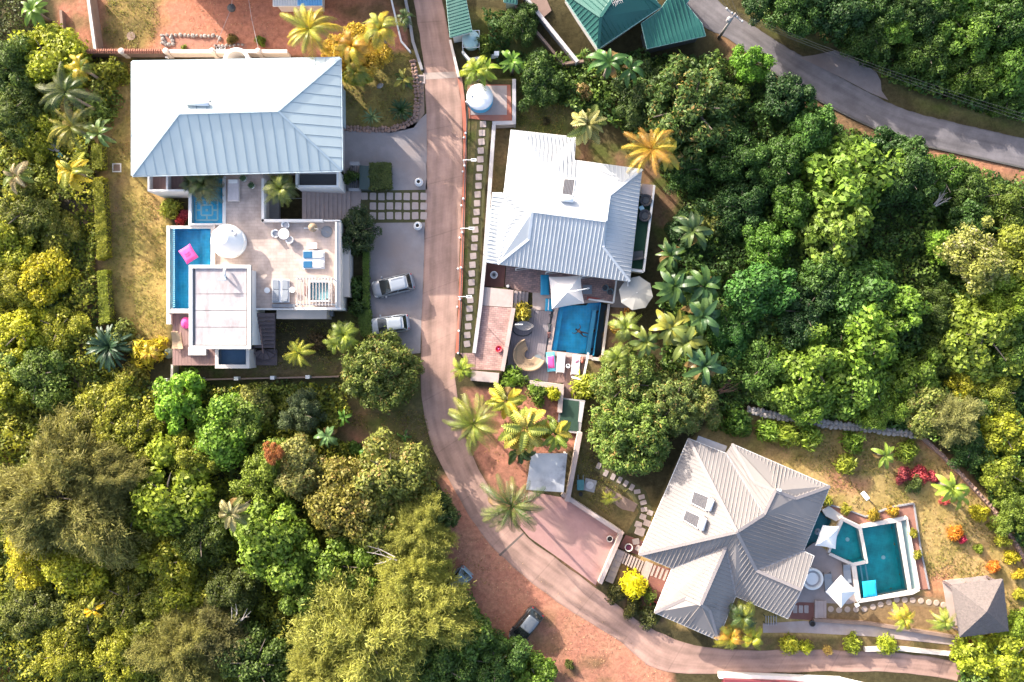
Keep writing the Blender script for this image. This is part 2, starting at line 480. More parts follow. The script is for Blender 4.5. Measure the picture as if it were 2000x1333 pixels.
lay(region([[(1390, 1245), (1880, 1240), (1880, 1290), (1400, 1280)]], 0.3, 0.3, seed=30), (0.12, 0.10, 0.04), BRN)
# verges of the upper road
lay(region([[(1395, 60), (1590, 195), (1800, 290), (2060, 345), (2060, 372), (1930, 345), (1780, 305), (1690, 270), (1560, 205), (1440, 120)]],
  0.5, 0.5, 1.5, 32), (0.27, 0.15, 0.08), BRN)
lay(region([[(1770, 285), (1900, 310), (2060, 345), (2060, 365), (1930, 330), (1790, 300)]], 0.4, 0.3, 1.5, 33), (0.40, 0.19, 0.11), RED2)
lay(region([[(1440, 20), (1560, 90), (1640, 90), (1730, 150), (1800, 210), (2060, 275), (2060, 245), (1800, 190), (1700, 110), (1560, 60)]],
  0.5, 0.5, 1.5, 34), (0.13, 0.115, 0.045), GRN)

nvx, nvy = len(gx), len(gy)
me = bpy.data.meshes.new('ground')
idx = np.arange(nvx * nvy).reshape(nvy, nvx)
q = np.stack([idx[:-1, :-1], idx[:-1, 1:], idx[1:, 1:], idx[1:, :-1]], -1).reshape(-1, 4)
me.vertices.add(nvx * nvy); me.vertices.foreach_set('co', np.stack([GX, GY, GZ], -1).astype(np.float32).ravel())
me.loops.add(q.size); me.loops.foreach_set('vertex_index', q.astype(np.int32).ravel())
me.polygons.add(len(q)); me.polygons.foreach_set('loop_start', np.arange(0, q.size, 4, dtype=np.int32))
me.update(calc_edges=True)
ca = me.color_attributes.new('earth', 'FLOAT_COLOR', 'POINT')
ca.data.foreach_set('color', np.concatenate([GC, np.ones((*GX.shape, 1))], -1).astype(np.float32).ravel())
m = bpy.data.materials.new('earth_and_grass'); m.use_nodes = True
n = m.node_tree.nodes; l = m.node_tree.links
b = n['Principled BSDF']; b.inputs['Roughness'].default_value = 0.95; b.inputs['Specular IOR Level'].default_value = 0.1
at = n.new('ShaderNodeAttribute'); at.attribute_name = 'earth'
gp = n.new('ShaderNodeNewGeometry')
nz = n.new('ShaderNodeTexNoise'); nz.inputs['Scale'].default_value = 2.4; nz.inputs['Detail'].default_value = 9; nz.inputs['Roughness'].default_value = 0.75
l.new(gp.outputs['Position'], nz.inputs['Vector'])
mr = n.new('ShaderNodeMapRange'); mr.inputs[1].default_value = 0.32; mr.inputs[2].default_value = 0.68; mr.inputs[3].default_value = 0.62; mr.inputs[4].default_value = 1.32
l.new(nz.outputs['Fac'], mr.inputs[0])
mx = n.new('ShaderNodeMix'); mx.data_type = 'RGBA'; mx.blend_type = 'MULTIPLY'; mx.inputs['Factor'].default_value = 1
l.new(at.outputs['Color'], mx.inputs[6]); l.new(mr.outputs[0], mx.inputs[7]); l.new(mx.outputs[2], b.inputs['Base Color'])
bp = n.new('ShaderNodeBump'); bp.inputs['Strength'].default_value = 0.7; bp.inputs['Distance'].default_value = 0.12
l.new(nz.outputs['Fac'], bp.inputs['Height']); l.new(bp.outputs['Normal'], b.inputs['Normal'])
me.materials.append(m)
ground = bpy.data.objects.new('ground', me); col.objects.link(ground); tag(ground, kind='structure')

def gh(p):
 return float(ground_height(np.array([p[0]]), np.array([p[1]]))[0])

# ---------------------------------------------------------------- roads and paving
def smooth_poly(pts, it=2):
 for _ in range(it):
  o = []
  for i in range(len(pts) - 1):
   a, b = pts[i], pts[i + 1]
   o += [(a[0] * .75 + b[0] * .25, a[1] * .75 + b[1] * .25), (a[0] * .25 + b[0] * .75, a[1] * .25 + b[1] * .75)]
  pts = [pts[0]] + o + [pts[-1]]
 return pts
def strip(name, left, right, z, m, th=0.1, kind='structure', wob=0.0):
 """road sheet between two edge lines given in photo pixels, cut into cross strips"""
 L = smooth_poly(left); R = smooth_poly(right)
 def res(p, k):
  d = [0]
  for i in range(len(p) - 1): d.append(d[-1] + math.dist(p[i], p[i + 1]))
  out = []
  for t in range(k + 1):
   s = d[-1] * t / k
   i = max(j for j in range(len(d)) if d[j] <= s + 1e-9); i = min(i, len(p) - 2)
   f = (s - d[i]) / max(d[i + 1] - d[i], 1e-9)
   out.append((p[i][0] * (1 - f) + p[i + 1][0] * f, p[i][1] * (1 - f) + p[i + 1][1] * f))
  return out
 K = 110
 L = res(L, K); R = res(R, K)
 r = random.Random(len(name))
 g = G(); vs = []; fs = []
 for i in range(K + 1):
  a = P(L[i][0] + r.uniform(-wob, wob), L[i][1] + r.uniform(-wob, wob), z); b = P(R[i][0] + r.uniform(-wob, wob), R[i][1] + r.uniform(-wob, wob), z)
  vs += [a, b, a - Vector((0, 0, th)), b - Vector((0, 0, th))]
  if i:
   k = 4 * i
   fs += [(k - 4, k - 3, k + 1, k), (k - 2, k - 4, k, k + 2), (k - 3, k - 1, k + 3, k + 1)]
 g.add(vs, fs)
 o = g.obj(name, m)
 uv = o.data.uv_layers.new(name='road'); al = [0.0]
 for i in range(K): al.append(al[-1] + (Vector(vs[4 * i + 4]) - Vector(vs[4 * i])).length)
 for lp in o.data.loops: q = lp.vertex_index; uv.data[lp.index].uv = (q % 2, al[q // 4])
 return tag(o, kind=kind)
def road_mat(name, base, dark, track, joint, groove, tracks=(0.27, 0.73)):
 """worn road: wheel tracks along it, brushed grooves and cast joints across it, stains and patches"""
 m = mat(name, base, dark, 0.85, 0.7, 9, 0.25, 10, world=True, contrast=0.3)
 n = m.node_tree.nodes; l = m.node_tree.links; b = n['Principled BSDF']
 cur = b.inputs['Base Color'].links[0].from_socket
 u = n.new('ShaderNodeUVMap'); u.uv_map = 'road'; sx = n.new('ShaderNodeSeparateXYZ'); l.new(u.outputs[0], sx.inputs[0])
 def M(op, a, b_=None, c=None):
  k = n.new('ShaderNodeMath'); k.operation = op
  for i, v in enumerate((a, b_, c)):
   if v is None: continue
   if isinstance(v, (int, float)): k.inputs[i].default_value = v
   else: l.new(v, k.inputs[i])
  return k.outputs[0]
 g = n.new('ShaderNodeNewGeometry'); nz = n.new('ShaderNodeTexNoise'); nz.inputs['Scale'].default_value = 0.35; nz.inputs['Detail'].default_value = 7; l.new(g.outputs['Position'], nz.inputs['Vector'])
 cv = n.new('ShaderNodeCombineXYZ'); l.new(M('MULTIPLY', sx.outputs[0], 7.0), cv.inputs[0]); l.new(M('MULTIPLY', sx.outputs[1], 0.22), cv.inputs[1])
 ns = n.new('ShaderNodeTexNoise'); ns.inputs['Scale'].default_value = 1.0; ns.inputs['Detail'].default_value = 6; l.new(cv.outputs[0], ns.inputs['Vector'])
 f = M('ADD', M('MULTIPLY', M('SUBTRACT', nz.outputs['Fac'], 0.5), 0.9), M('MULTIPLY', M('SUBTRACT', ns.outputs['Fac'], 0.5), 0.8))
 for t in tracks: f = M('SUBTRACT', f, M('MULTIPLY', M('MAXIMUM', M('SUBTRACT', 1.0, M('MULTIPLY', M('ABSOLUTE', M('SUBTRACT', sx.outputs[0], t)), 8.0)), 0.0), track))
 e = M('MAXIMUM', M('SUBTRACT', M('MULTIPLY', M('ABSOLUTE', M('SUBTRACT', sx.outputs[0], 0.5)), 2.0), 0.86), 0.0); f = M('SUBTRACT', f, M('MULTIPLY', e, M('MULTIPLY', nz.outputs['Fac'], 3.0)))
 f = M('ADD', f, M('MULTIPLY', M('SINE', M('MULTIPLY', sx.outputs[1], 21.0)), groove))
 f = M('SUBTRACT', f, M('MULTIPLY', M('LESS_THAN', M('FRACT', M('DIVIDE', sx.outputs[1], 5.3)), 0.02), joint))
 mx = n.new('ShaderNodeMix'); mx.data_type = 'RGBA'; mx.blend_type = 'MULTIPLY'; mx.inputs['Factor'].default_value = 1
 l.new(cur, mx.inputs[6]); l.new(M('ADD', f, 1.0), mx.inputs[7]); l.new(mx.outputs[2], b.inputs['Base Color'])
 return m
M_LANE = road_mat('lane_concrete', (0.375, 0.235, 0.185), (0.28, 0.17, 0.132), 0.19, 0.13, 0.014)
M_ASPH = road_mat('old_asphalt', (0.165, 0.15, 0.158), (0.10, 0.09, 0.097), 0.12, 0.0, 0.012, (0.3, 0.62))
M_ASPH2 = mat('worn_asphalt', (0.20, 0.175, 0.175), (0.14, 0.118, 0.118), 0.9, 0.9, 9, 0.3, 12, c3=(0.15, 0.115, 0.105), world=True)
LANE_L = [(800, -60), (808, 0), (826, 110), (833, 200), (834, 300), (830, 450), (825, 600), (821, 700), (821, 775), (838, 865), (880, 945), (930, 1030), (975, 1085),
  (1070, 1165), (1165, 1225), (1225, 1262), (1272, 1312), (1400, 1318), (1600, 1311), (1780, 1313), (1900, 1335), (2060, 1400)]
LANE_R = [(855, -60), (863, 0), (885, 110), (902, 200), (905, 300), (900, 450), (895, 600), (889, 690), (889, 760), (904, 850), (940, 930), (985, 1000), (1030, 1052),
  (1100, 1102), (1170, 1152), (1225, 1200), (1300, 1245), (1400, 1272), (1600, 1268), (1800, 1278), (1910, 1302), (2060, 1372)]
lane = strip('lane', LANE_L, LANE_R, 0.03, M_LANE, wob=1.1)
ROAD_LO = [(1270, -60), (1311, 0), (1375, 56), (1420, 73), (1457, 103), (1525, 151), (1585, 188), (1656, 226), (1712, 252), (1787, 280), (1900, 305), (2000, 327), (2080, 345)]
ROAD_UP = [(1360, -60), (1397, 0), (1439, 30), (1480, 56), (1525, 86), (1570, 112), (1630, 146), (1690, 178), (1739, 203), (1787, 222), (1900, 248), (2000, 271), (2080, 290)]
upper_road = strip('upper_road', ROAD_LO, ROAD_UP, 0.03, M_ASPH, wob=0.8)
layby = G().prism(PL([(1560, 112), (1590, 108), (1630, 99), (1660, 112), (1690, 127), (1712, 142), (1720, 158), (1722, 178), (1735, 196),
     (1700, 182), (1640, 150), (1590, 126)], 0.036), -0.06, 0.036).obj('roadside_layby', M_ASPH2)
tag(layby, kind='structure')
# dark kerb under the lower edge of the upper road
g = G(); pts = [P(a, b + 2, 0) for a, b in smooth_poly(ROAD_LO[4:], 1)]
for i in range(len(pts) - 1): g.bar(pts[i] + Vector((0, 0, 0.05)), pts[i + 1] + Vector((0, 0, 0.05)), 0.16, 0.22)
o = g.obj('road_kerb', mat('kerb_dark', (0.09, 0.085, 0.08), rough=0.9)); tag(o, kind='structure')
# tyre-worn bands and patched joints across the lane
M_BAND = mat('lane_cross_band', (0.42, 0.33, 0.28), (0.33, 0.25, 0.21), 0.85, 1.5, 6, 0.2, world=True)
for k, (q, hgt) in enumerate([([(826, 143), (892, 140), (894, 152), (828, 156)], 0.036)]):
 tag(G().prism(PL(q, hgt), 0.0, hgt).obj('drain_crossing', M_BAND), kind='structure')
tag(G().prism(PL([(974, 1084), (1022, 1040), (1024, 1043), (977, 1087)], 0.034), 0, 0.034).obj('lane_joint', mat('joint_dark', (0.13, 0.10, 0.085), rough=0.9)), kind='structure')
# red painted strip along the east side of the lane
M_REDK = mat('red_kerb_concrete', (0.42, 0.135, 0.085), (0.31, 0.095, 0.06), 0.85, 1.2, 8, 0.2, c3=(0.36, 0.18, 0.13), world=True)
rk = strip('red_kerb_strip', [(893, 150), (903, 210), (905.5, 300), (900.5, 450), (895.5, 600), (889.5, 690)], [(902, 150), (910, 210), (912, 300), (907, 450), (902, 600), (896, 690)], 0.10, M_REDK, 0.2)

# grey concrete forecourt of the west villa, cast slab by slab
M_FORE = mat('forecourt_concrete', (0.285, 0.252, 0.248), (0.20, 0.175, 0.175), 0.8, 0.7, 8, 0.2, 9, c3=(0.25, 0.195, 0.175), world=True)
fore = G().prism(PL([(669, 256), (745, 254), (790, 249), (815, 238), (833, 222), (835, 372), (669, 374)]), -0.1, 0.015).obj('forecourt_base', M_FORE)
tag(fore, kind='structure')
fore2 = G().prism(PL([(719, 434), (831, 434), (824, 600), (821, 690), (800, 692), (726, 690), (722, 560)]), -0.1, 0.015).obj('parking_base', M_FORE)
tag(fore2, kind='structure')
def slabs(parent, quads, z, m, gap=0.03):
 for qd in quads:
  pts = offset([Vector(p[:2]) for p in PL(qd, z)], -gap)
  o = G().prism([(p.x, p.y) for p in pts], 0.0, z).obj('concrete_slab', m, parent)
slabs(fore, [[(669, 256), (745, 254), (790, 249), (815, 238), (833, 222), (834, 316), (669, 318)], [(766, 318), (834, 318), (835, 371), (766, 371)],
   [(669, 318), (690, 318), (690, 372), (669, 372)]], 0.03, M_FORE)
slabs(fore2, [[(719, 436), (831, 435), (828, 517), (720, 518)], [(720, 521), (828, 520), (825, 600), (722, 601)], [(722, 604), (825, 603), (821, 690), (726, 690)]], 0.03, M_FORE)

# stepping slabs set in grass between the forecourt and the steps
M_PAD = mat('paver_pale', (0.42, 0.34, 0.305), (0.31, 0.245, 0.22), 0.85, 2.2, 6, 0.25, 12, world=True)
M_GRS = mat('grass_joint', (0.085, 0.082, 0.026), (0.055, 0.048, 0.02), 0.95, 5, 6, 0.6, 20, world=True)
pad = tag(G().prism(PL([(706, 373), (835, 371), (832, 435), (700, 436)]), -0.1, 0.02).obj('grass_paving', M_GRS), kind='structure')
def slab_mesh(name, w, d, h, m, seed=0):
 r = random.Random(seed); g = G()
 pts = [(x * w / 2 * r.uniform(.96, 1.03), y * d / 2 * r.uniform(.96, 1.03)) for x, y in ((1, -.82), (1, .82), (.82, 1), (-.82, 1), (-1, .82), (-1, -.82), (-.82, -1), (.82, -1))]
 g.prism(pts, -h / 2, h / 2)
 me = bpy.data.meshes.new(name); me.from_pydata(g.v, [], g.f); me.materials.append(m)
 return me
padm = [slab_mesh('paving_slab', 0.63, 0.70, 0.08, M_PAD, k) for k in range(4)]
for rw, y in enumerate((384, 403, 422)):
 for k in range(8):
  if rw > 0 and k == 0: continue
  piece('paving_slab', padm[(k + rw) % 4], pad, P(712 + k * 16.5, y + (k % 3 - 1) * 0.4, 0.035), rnd.uniform(-0.03, 0.03))
# the path of square stones beside the fence
path = tag(G().prism(PL([(932, 238), (957, 238), (923, 690), (899, 690)], 0), -0.1, 0.02).obj('garden_path', M_GRS), kind='structure')
stm = [slab_mesh('paving_stone', 0.61, 0.61, 0.08, M_PAD, 10 + k) for k in range(4)]
for k in range(26):
 t = k / 25
 piece('paving_stone', stm[k % 4], path, P(943 + (912 - 943) * t + rnd.uniform(-.6, .6), 243 + 429 * t, 0.04), rnd.uniform(-0.08, 0.08) + 0.07)
# the brick drive of the middle villa and the slab above it
M_BRICK = grid_mat('brick_drive', (0.44, 0.27, 0.235), (0.33, 0.19, 0.165), (0.22, 0.15, 0.13), 0.42, 0.2, 0.1)
M_BRICK2 = grid_mat('brick_patio', (0.40, 0.24, 0.21), (0.24, 0.16, 0.15), (0.19, 0.14, 0.13), 0.36, 0.2, -0.12, stain=1)
M_CONC = mat('pinkish_concrete', (0.45, 0.365, 0.335), (0.34, 0.265, 0.24), 0.85, 1.2, 8, 0.2, 9, c3=(0.36, 0.26, 0.225), world=True)
drive = tag(G().prism(PL([(940, 598), (1000, 602), (981, 724), (920, 722), (899, 690), (922, 690)]), -0.1, 0.03).obj('brick_drive', M_BRICK), kind='structure')
tag(G().prism(PL([(944, 561), (1003, 567), (1001, 601), (941, 597)]), -0.1, 0.06).obj('drive_landing', M_CONC), kind='structure')
# pink forecourt below the carport
M_PINK = mat('pink_paving', (0.40, 0.225, 0.20), (0.31, 0.165, 0.145), 0.85, 1.0, 9, 0.2, 14, c3=(0.345, 0.205, 0.17), world=True)
tag(G().prism(PL([(1032, 960), (1098, 972), (1210, 1042), (1163, 1143), (1105, 1100), (1034, 1050), (1000, 1010), (1030, 985)]), -0.1, 0.04).obj('pink_forecourt', M_PINK), kind='structure')

# ================================================================ VEGETATION PROTOTYPES
M_LEAF = leaf_mat('broad_leaves')
M_LEAFP = leaf_mat('pale_speckled_leaves', 0.5, tip=(0.42, 0.38, 0.22), tipamt=0.22)
M_LEAFO = leaf_mat('leaves_with_young_tips', 0.45, tip=(0.34, 0.22, 0.07), tipamt=0.16)
M_NEEDLE = leaf_mat('feathery_needles', 0.35, 0.7, 0.35)
M_FROND = leaf_mat('palm_leaflets', 0.30, 0.42, 0.22, nscale=1.5)
M_BANANA = leaf_mat('banana_blades', 0.25, 0.38, 0.35, nscale=1.2)
M_BARK = mat('bark', (0.16, 0.125, 0.095), (0.09, 0.07, 0.055), 0.9, 4, 6, 0.5, stretch=(1, 1, 0.25))
M_PALMBARK = mat('palm_bark', (0.24, 0.20, 0.165), (0.14, 0.115, 0.09), 0.9, 3, 5, 0.5, stretch=(0.3, 0.3, 6))

def quads_mesh(name, v, per=4, m=None):
 """v: (N, per, 3) separate leaf faces"""
 N = len(v)
 me = bpy.data.meshes.new(name)
 me.vertices.add(N * per); me.vertices.foreach_set('co', np.ascontiguousarray(v, np.float32).ravel())
 me.loops.add(N * per); me.loops.foreach_set('vertex_index', np.arange(N * per, dtype=np.int32))
 me.polygons.add(N); me.polygons.foreach_set('loop_start', np.arange(0, N * per, per, dtype=np.int32))
 me.update(calc_edges=True)
 if m: me.materials.append(m)
 return me
def unit(a): return a / np.maximum(np.linalg.norm(a, axis=-1, keepdims=True), 1e-9)
def leaf_quads(pos, nrm, size, aspect, r, droop=0.0):
 """a pointed leaf, folded along its middle, at each position"""
 N = len(pos)
 t = unit(np.cross(nrm, r.normal(size=(N, 3))))
 if droop: t = unit(t + np.array([0, 0, -droop]))
 b = unit(np.cross(nrm, t)); n = np.cross(t, b)
 s = size[:, None]
 w = aspect * 0.5
 p0 = pos - t * s * 0.5
 p1 = pos + b * s * w + n * s * 0.10 - t * s * 0.03
 p2 = pos + t * s * 0.5 - n * s * 0.08
 p3 = pos - b * s * w + n * s * 0.10 - t * s * 0.03
 return np.stack([p0, p1, p2, p3], 1)
def crown_mesh(name, R, Hc, K, leaf, per, seed, m, aspect=0.62, clump=0.30, irregular=0.22, flat=0.0, droop=0.0, low=-0.15, shell=0.75):
 """a crown of K branch clumps over an uneven dome, each clump covered by its own leaves"""
 r = np.random.default_rng(seed)
 th = r.uniform(0, 2 * np.pi, K); 
 cz = r.uniform(low, 1.0, K)
 ph = np.sqrt(np.maximum(1 - np.clip(cz, -1, 1) ** 2, 0))
 lob = 1 + irregular * (np.sin(2 * th + r.uniform(0, 6)) * 0.6 + np.sin(3 * th + r.uniform(0, 6)) * 0.6 + np.sin(5 * th + r.uniform(0, 6)) * 0.4)
 rad = r.uniform(0.72, 1.0, K) * lob
 cl = clump * R
 cc = np.stack([np.cos(th) * ph * rad * (R - cl * 0.6), np.sin(th) * ph * rad * (R - cl * 0.6), cz * rad * (Hc - cl * 0.5)], -1)
 Ki = max(4, K // 4)
 ci = r.normal(size=(Ki, 3)) * np.array([R * 0.3, R * 0.3, Hc * 0.22]) + np.array([0, 0, Hc * 0.3])
 cc = np.concatenate([cc, ci]); Kt = len(cc)
 cr = cl * r.uniform(0.65, 1.3, Kt)
 k = np.repeat(np.arange(Kt), per); N = len(k)
 d = unit(r.normal(size=(N, 3)) + np.array([0, 0, 0.35]))
 rr = cr[k] * (shell + (1.05 - shell) * r.random(N)) * (1 + 0.12 * r.normal(size=N))
 pos = cc[k] + d * rr[:, None] * np.array([1, 1, 0.75 - flat * 0.4])
 nrm = unit(d * 0.9 + r.normal(size=(N, 3)) * 0.55 + np.array([0, 0, 0.35 + flat]))
 size = leaf * r.uniform(0.65, 1.35, N)
 v = leaf_quads(pos, nrm, size, aspect, r, droop)
 v[..., 2] += 0
 return quads_mesh(name, v, 4, m)
def needle_mesh(name, R, Hc, K, per, seed, m, L=0.40):
 """feathery crown: soft puffs of fine strands at many twig ends"""
 r = np.random.default_rng(seed)
 th = r.uniform(0, 2 * np.pi, K); cz = r.uniform(-0.1, 1.0, K); ph = np.sqrt(1 - np.clip(cz, -1, 1) ** 2)
 lob = 1 + 0.22 * np.sin(3 * th + r.uniform(0, 6)) + 0.16 * np.sin(5 * th + r.uniform(0, 6))
 rad = r.uniform(0.3, 1.0, K) ** 0.5 * lob
 cc = np.stack([np.cos(th) * ph * rad * R, np.sin(th) * ph * rad * R, cz * rad * Hc], -1)
 out = unit(cc * np.array([1, 1, 0.5]) + np.array([0, 0, 0.5]))
 k = np.repeat(np.arange(K), per); N = len(k)
 base = cc[k] + out[k] * (r.normal(size=N) * 0.38)[:, None] + r.normal(size=(N, 3)) * np.array([0.26, 0.26, 0.14])
 t = unit(out[k] * 0.7 + r.normal(size=(N, 3)) * 0.6)
 b = unit(np.cross(t, r.normal(size=(N, 3))))
 ln = (L * r.uniform(0.5, 1.2, N))[:, None]; w = 0.036
 p0 = base - b * w; p1 = base + b * w
 p2 = base + t * ln + b * w * 0.5 - np.array([0, 0, 0.06]); p3 = base + t * ln - b * w * 0.5 - np.array([0, 0, 0.06])
 return quads_mesh(name, np.stack([p0, p1, p2, p3], 1), 4, m)
def trunk_mesh(name, h, r0, spread, seed, m=None):
 r = random.Random(seed); g = G()
 top = Vector((r.uniform(-.1, .1), r.uniform(-.1, .1), h * 0.62))
 g.tube([(0, 0, -0.4), (0.03, 0.02, h * 0.25), top], [r0 * 1.25, r0, r0 * 0.75], 7)
 for k in range(6):
  t = 2 * math.pi * (k + r.random() * 0.6) / 6
  e = Vector((math.cos(t) * spread * r.uniform(.5, .8), math.sin(t) * spread * r.uniform(.5, .8), h * r.uniform(0.72, 0.95)))
  mid = top * 0.55 + e * 0.45 + Vector((0, 0, h * 0.03))
  g.tube([top * 0.9, mid, e], [r0 * 0.6, r0 * 0.4, r0 * 0.15], 5)
 me = bpy.data.meshes.new(name); me.from_pydata([tuple(v) for v in g.v], [], g.f); me.materials.append(m or M_BARK)
 return me

# crowns are modelled at unit-ish sizes: (mesh, radius, crown height)
CROWN = {}
for k in range(4):
 CROWN['broad%d' % k] = (crown_mesh('crown', 3.2, 2.5, 34, 0.34, 210, 20 + k, M_LEAF, clump=0.27), 3.2, 2.5)
for k in range(3):
 CROWN['fine%d' % k] = (crown_mesh('crown', 3.2, 2.6, 52, 0.24, 230, 40 + k, M_LEAF, clump=0.22, aspect=0.55), 3.2, 2.6)
for k in range(2):
 CROWN['big%d' % k] = (crown_mesh('crown', 3.2, 3.2, 42, 0.52, 74, 50 + k, M_LEAF, clump=0.24, aspect=0.6, irregular=0.3), 3.2, 3.2)
for k in range(3):
 CROWN['tip%d' % k] = (crown_mesh('crown', 3.2, 2.4, 46, 0.30, 170, 60 + k, M_LEAFO, clump=0.23, aspect=0.5), 3.2, 2.4)
for k in range(2):
 CROWN['mango%d' % k] = (crown_mesh('crown', 3.2, 2.9, 130, 0.26, 130, 70 + k, M_LEAFO, clump=0.15, aspect=0.42, irregular=0.03, low=-0.35, shell=0.6), 3.2, 2.9)
CROWN['pale0'] = (crown_mesh('crown', 3.2, 2.4, 44, 0.30, 160, 80, M_LEAFP, clump=0.24, aspect=0.5), 3.2, 2.4)
for k in range(2):
 CROWN['needle%d' % k] = (needle_mesh('crown', 3.4, 2.6, 190, 150, 90 + k, M_NEEDLE), 3.4, 2.9)
 CROWN['cas%d' % k] = (needle_mesh('crown', 5.4, 3.4, 430, 160, 95 + k, M_NEEDLE), 5.4, 3.7)
for k in range(3):
 CROWN['shrub%d' % k] = (crown_mesh('foliage', 1.0, 0.85, 20, 0.20, 60, 100 + k, M_LEAF, clump=0.36, aspect=0.5), 1.0, 0.85)
for k in range(2):
 CROWN['spike%d' % k] = (crown_mesh('foliage', 1.0, 0.9, 14, 0.42, 34, 110 + k, M_LEAF, clump=0.42, aspect=0.26), 1.0, 0.9)
CROWN['speck0'] = (crown_mesh('foliage', 1.0, 0.85, 22, 0.22, 60, 115, M_LEAFP, clump=0.34, aspect=0.5), 1.0, 0.85)
TRUNK = {'t0': trunk_mesh('trunk', 5.0, 0.17, 2.2, 1), 't1': trunk_mesh('trunk', 5.0, 0.15, 2.4, 2)}
STEM = trunk_mesh('stem', 1.0, 0.05, 0.5, 3)

def tree(kind, px, py, rpx, h, color, label, cat='tree', name=None, group=None, rot=None, sy=None):
 """a tree whose crown the photograph shows centred on (px, py) with radius rpx"""
 me, R0, H0 = CROWN[kind]
 shrub = kind.startswith(('shrub', 'spike', 'speck'))
 zc = h * 0.6
 c = P(px, py, zc)
 R = rpx / 20.0 * (H - zc) / H
 z0 = gh(c)
 hh = h
 rz = rnd.uniform(0, 6.28) if rot is None else rot
 t = thing(name or ('shrub' if shrub else 'tree'), label, cat, (c.x, c.y, z0), group, rz)
 s = R / R0
 hc = min(hh * 0.72, H0 * s * 1.15) if not shrub else hh
 sz = hc / H0
 co = bpy.data.objects.new('foliage' if shrub else 'crown', me); col.objects.link(co); co.parent = t
 sy = sy or (1.0 if kind.startswith('mango') else rnd.uniform(0.84, 1.16))
 co.scale = (s, s * sy, sz); co.location = (0, 0, hh - hc if not shrub else 0.05)
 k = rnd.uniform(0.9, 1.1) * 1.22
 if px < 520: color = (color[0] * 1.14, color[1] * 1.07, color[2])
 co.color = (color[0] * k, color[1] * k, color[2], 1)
 tm = STEM if shrub else TRUNK['t%d' % rnd.randrange(2)]
 to = bpy.data.objects.new('stem' if shrub else 'trunk', tm); col.objects.link(to); to.parent = t
 if shrub: to.scale = (s, s, hh * 0.8)
 else: to.scale = (s * 1.1, s * 1.1, hh / 5.0 * 0.95)
 return t

# ---- palms
def frond_mesh(name, L, bend, n, wl, seed, droop=0.35, rise=0.6, hang=0.10, wk=0.032):
 """a feather palm frond along +x: arching midrib with a leaflet on each side at every step"""
 r = np.random.default_rng(seed)
 def pt(s):
  return np.array([L * (s - 0.18 * bend * s * s), 0, L * (rise * s - (rise + 0.28) * bend * s ** 2.1)])
 g = G()
 g.tube([pt(s) for s in (0, 0.25, 0.5, 0.75, 1.0)], [0.045, 0.035, 0.026, 0.016, 0.006], 4)
 for k in range(n):
  s = 0.14 + 0.86 * k / (n - 1)
  p = pt(s); d = pt(min(s + 0.02, 1.02)) - pt(s - 0.02); d /= np.linalg.norm(d)
  ll = wl * (math.sin(math.pi * (0.12 + 0.80 * s)) ** 0.7) * r.uniform(0.85, 1.1)
  for sd in (-1, 1):
   side = np.array([0, sd, 0.0])
   dirv = side * 0.80 + d * 0.55 + np.array([0, 0, hang]); dirv /= np.linalg.norm(dirv)
   w = wk * L / 3.0
   a = p + d * w; b_ = p - d * w
   mid = p + dirv * ll * 0.55 + np.array([0, 0, -droop * 0.1 * ll])
   tip = p + dirv * ll + np.array([0, 0, -droop * ll])
   g.add([b_, a, mid + d * w * 0.9, tip, mid - d * w * 0.9], [(0, 1, 2, 4), (4, 2, 3)] if sd > 0 else [(4, 2, 1, 0), (3, 2, 4)])
 me = bpy.data.meshes.new(name); me.from_pydata([tuple(v) for v in g.v], [], g.f); me.materials.append(M_FROND)
 return me
def blade_mesh(name, L, W, bend, seed, m, rise=0.8, ragged=0.0, stalk=0.22, pleat=0.0, fold=0.22, n=13, teeth=0.0):
 """an undivided leaf blade along +x (banana, fan palm): folded along its midrib, ragged edge"""
 r = random.Random(seed)
 vs = []; fs = []
 for k in range(n):
  s = k / (n - 1)
  x = L * (s - 0.15 * bend * s * s); z = L * (rise * s - (rise + 0.3) * bend * s ** 2)
  if s < stalk: w = 0.035
  else:
   u = (s - stalk) / (1 - stalk)
   w = W * 0.5 * max(math.sin(math.pi * min(1, 0.10 + 0.88 * u)) ** 0.6, 0.02)
  j = (1 + ragged * r.uniform(-1, 0.6)) * (1 - teeth * (k % 2))
  up = fold * w + (pleat * (1 if k % 2 else -1) * w)
  vs += [(x, -w * j, z + up), (x, 0, z), (x, w * (1 + ragged * r.uniform(-1, 0.6)) * (1 - teeth * (k % 2)), z + up)]
  if k:
   a = 3 * (k - 1); b = 3 * k
   fs += [(a, a + 1, b + 1, b), (a + 1, a + 2, b + 2, b + 1)]
 me = bpy.data.meshes.new(name); me.from_pydata(vs, [], fs); me.materials.append(m)
 return me
FROND = {
 'coco': [frond_mesh('frond', 3.0, 0.75 + 0.2 * k, 22, 0.62, 200 + k, 0.45, 0.6, -0.35) for k in range(3)],
 'areca': [frond_mesh('frond', 3.0, 0.95 + 0.2 * k, 20, 0.68, 220 + k, 0.35, 0.95, 0.1, 0.052) for k in range(3)],
 'broad': [blade_mesh('frond', 3.0, 1.25, 0.85 + 0.15 * k, 230 + k, M_FROND, 0.7, 0.12, 0.2, 0.12, n=27, teeth=0.4) for k in range(3)],
 'banana': [blade_mesh('leaf', 3.0, 0.85, 0.8 + 0.15 * k, 240 + k, M_BANANA, 0.75, 0.10, 0.14) for k in range(3)],
 'cycad': [frond_mesh('frond', 3.0, 0.55, 40, 0.30, 250, 0.05, 0.55)],
 'agave': [blade_mesh('leaf', 3.0, 0.42, 0.35, 260, M_BANANA, 0.6, 0.0, 0.0)],
}
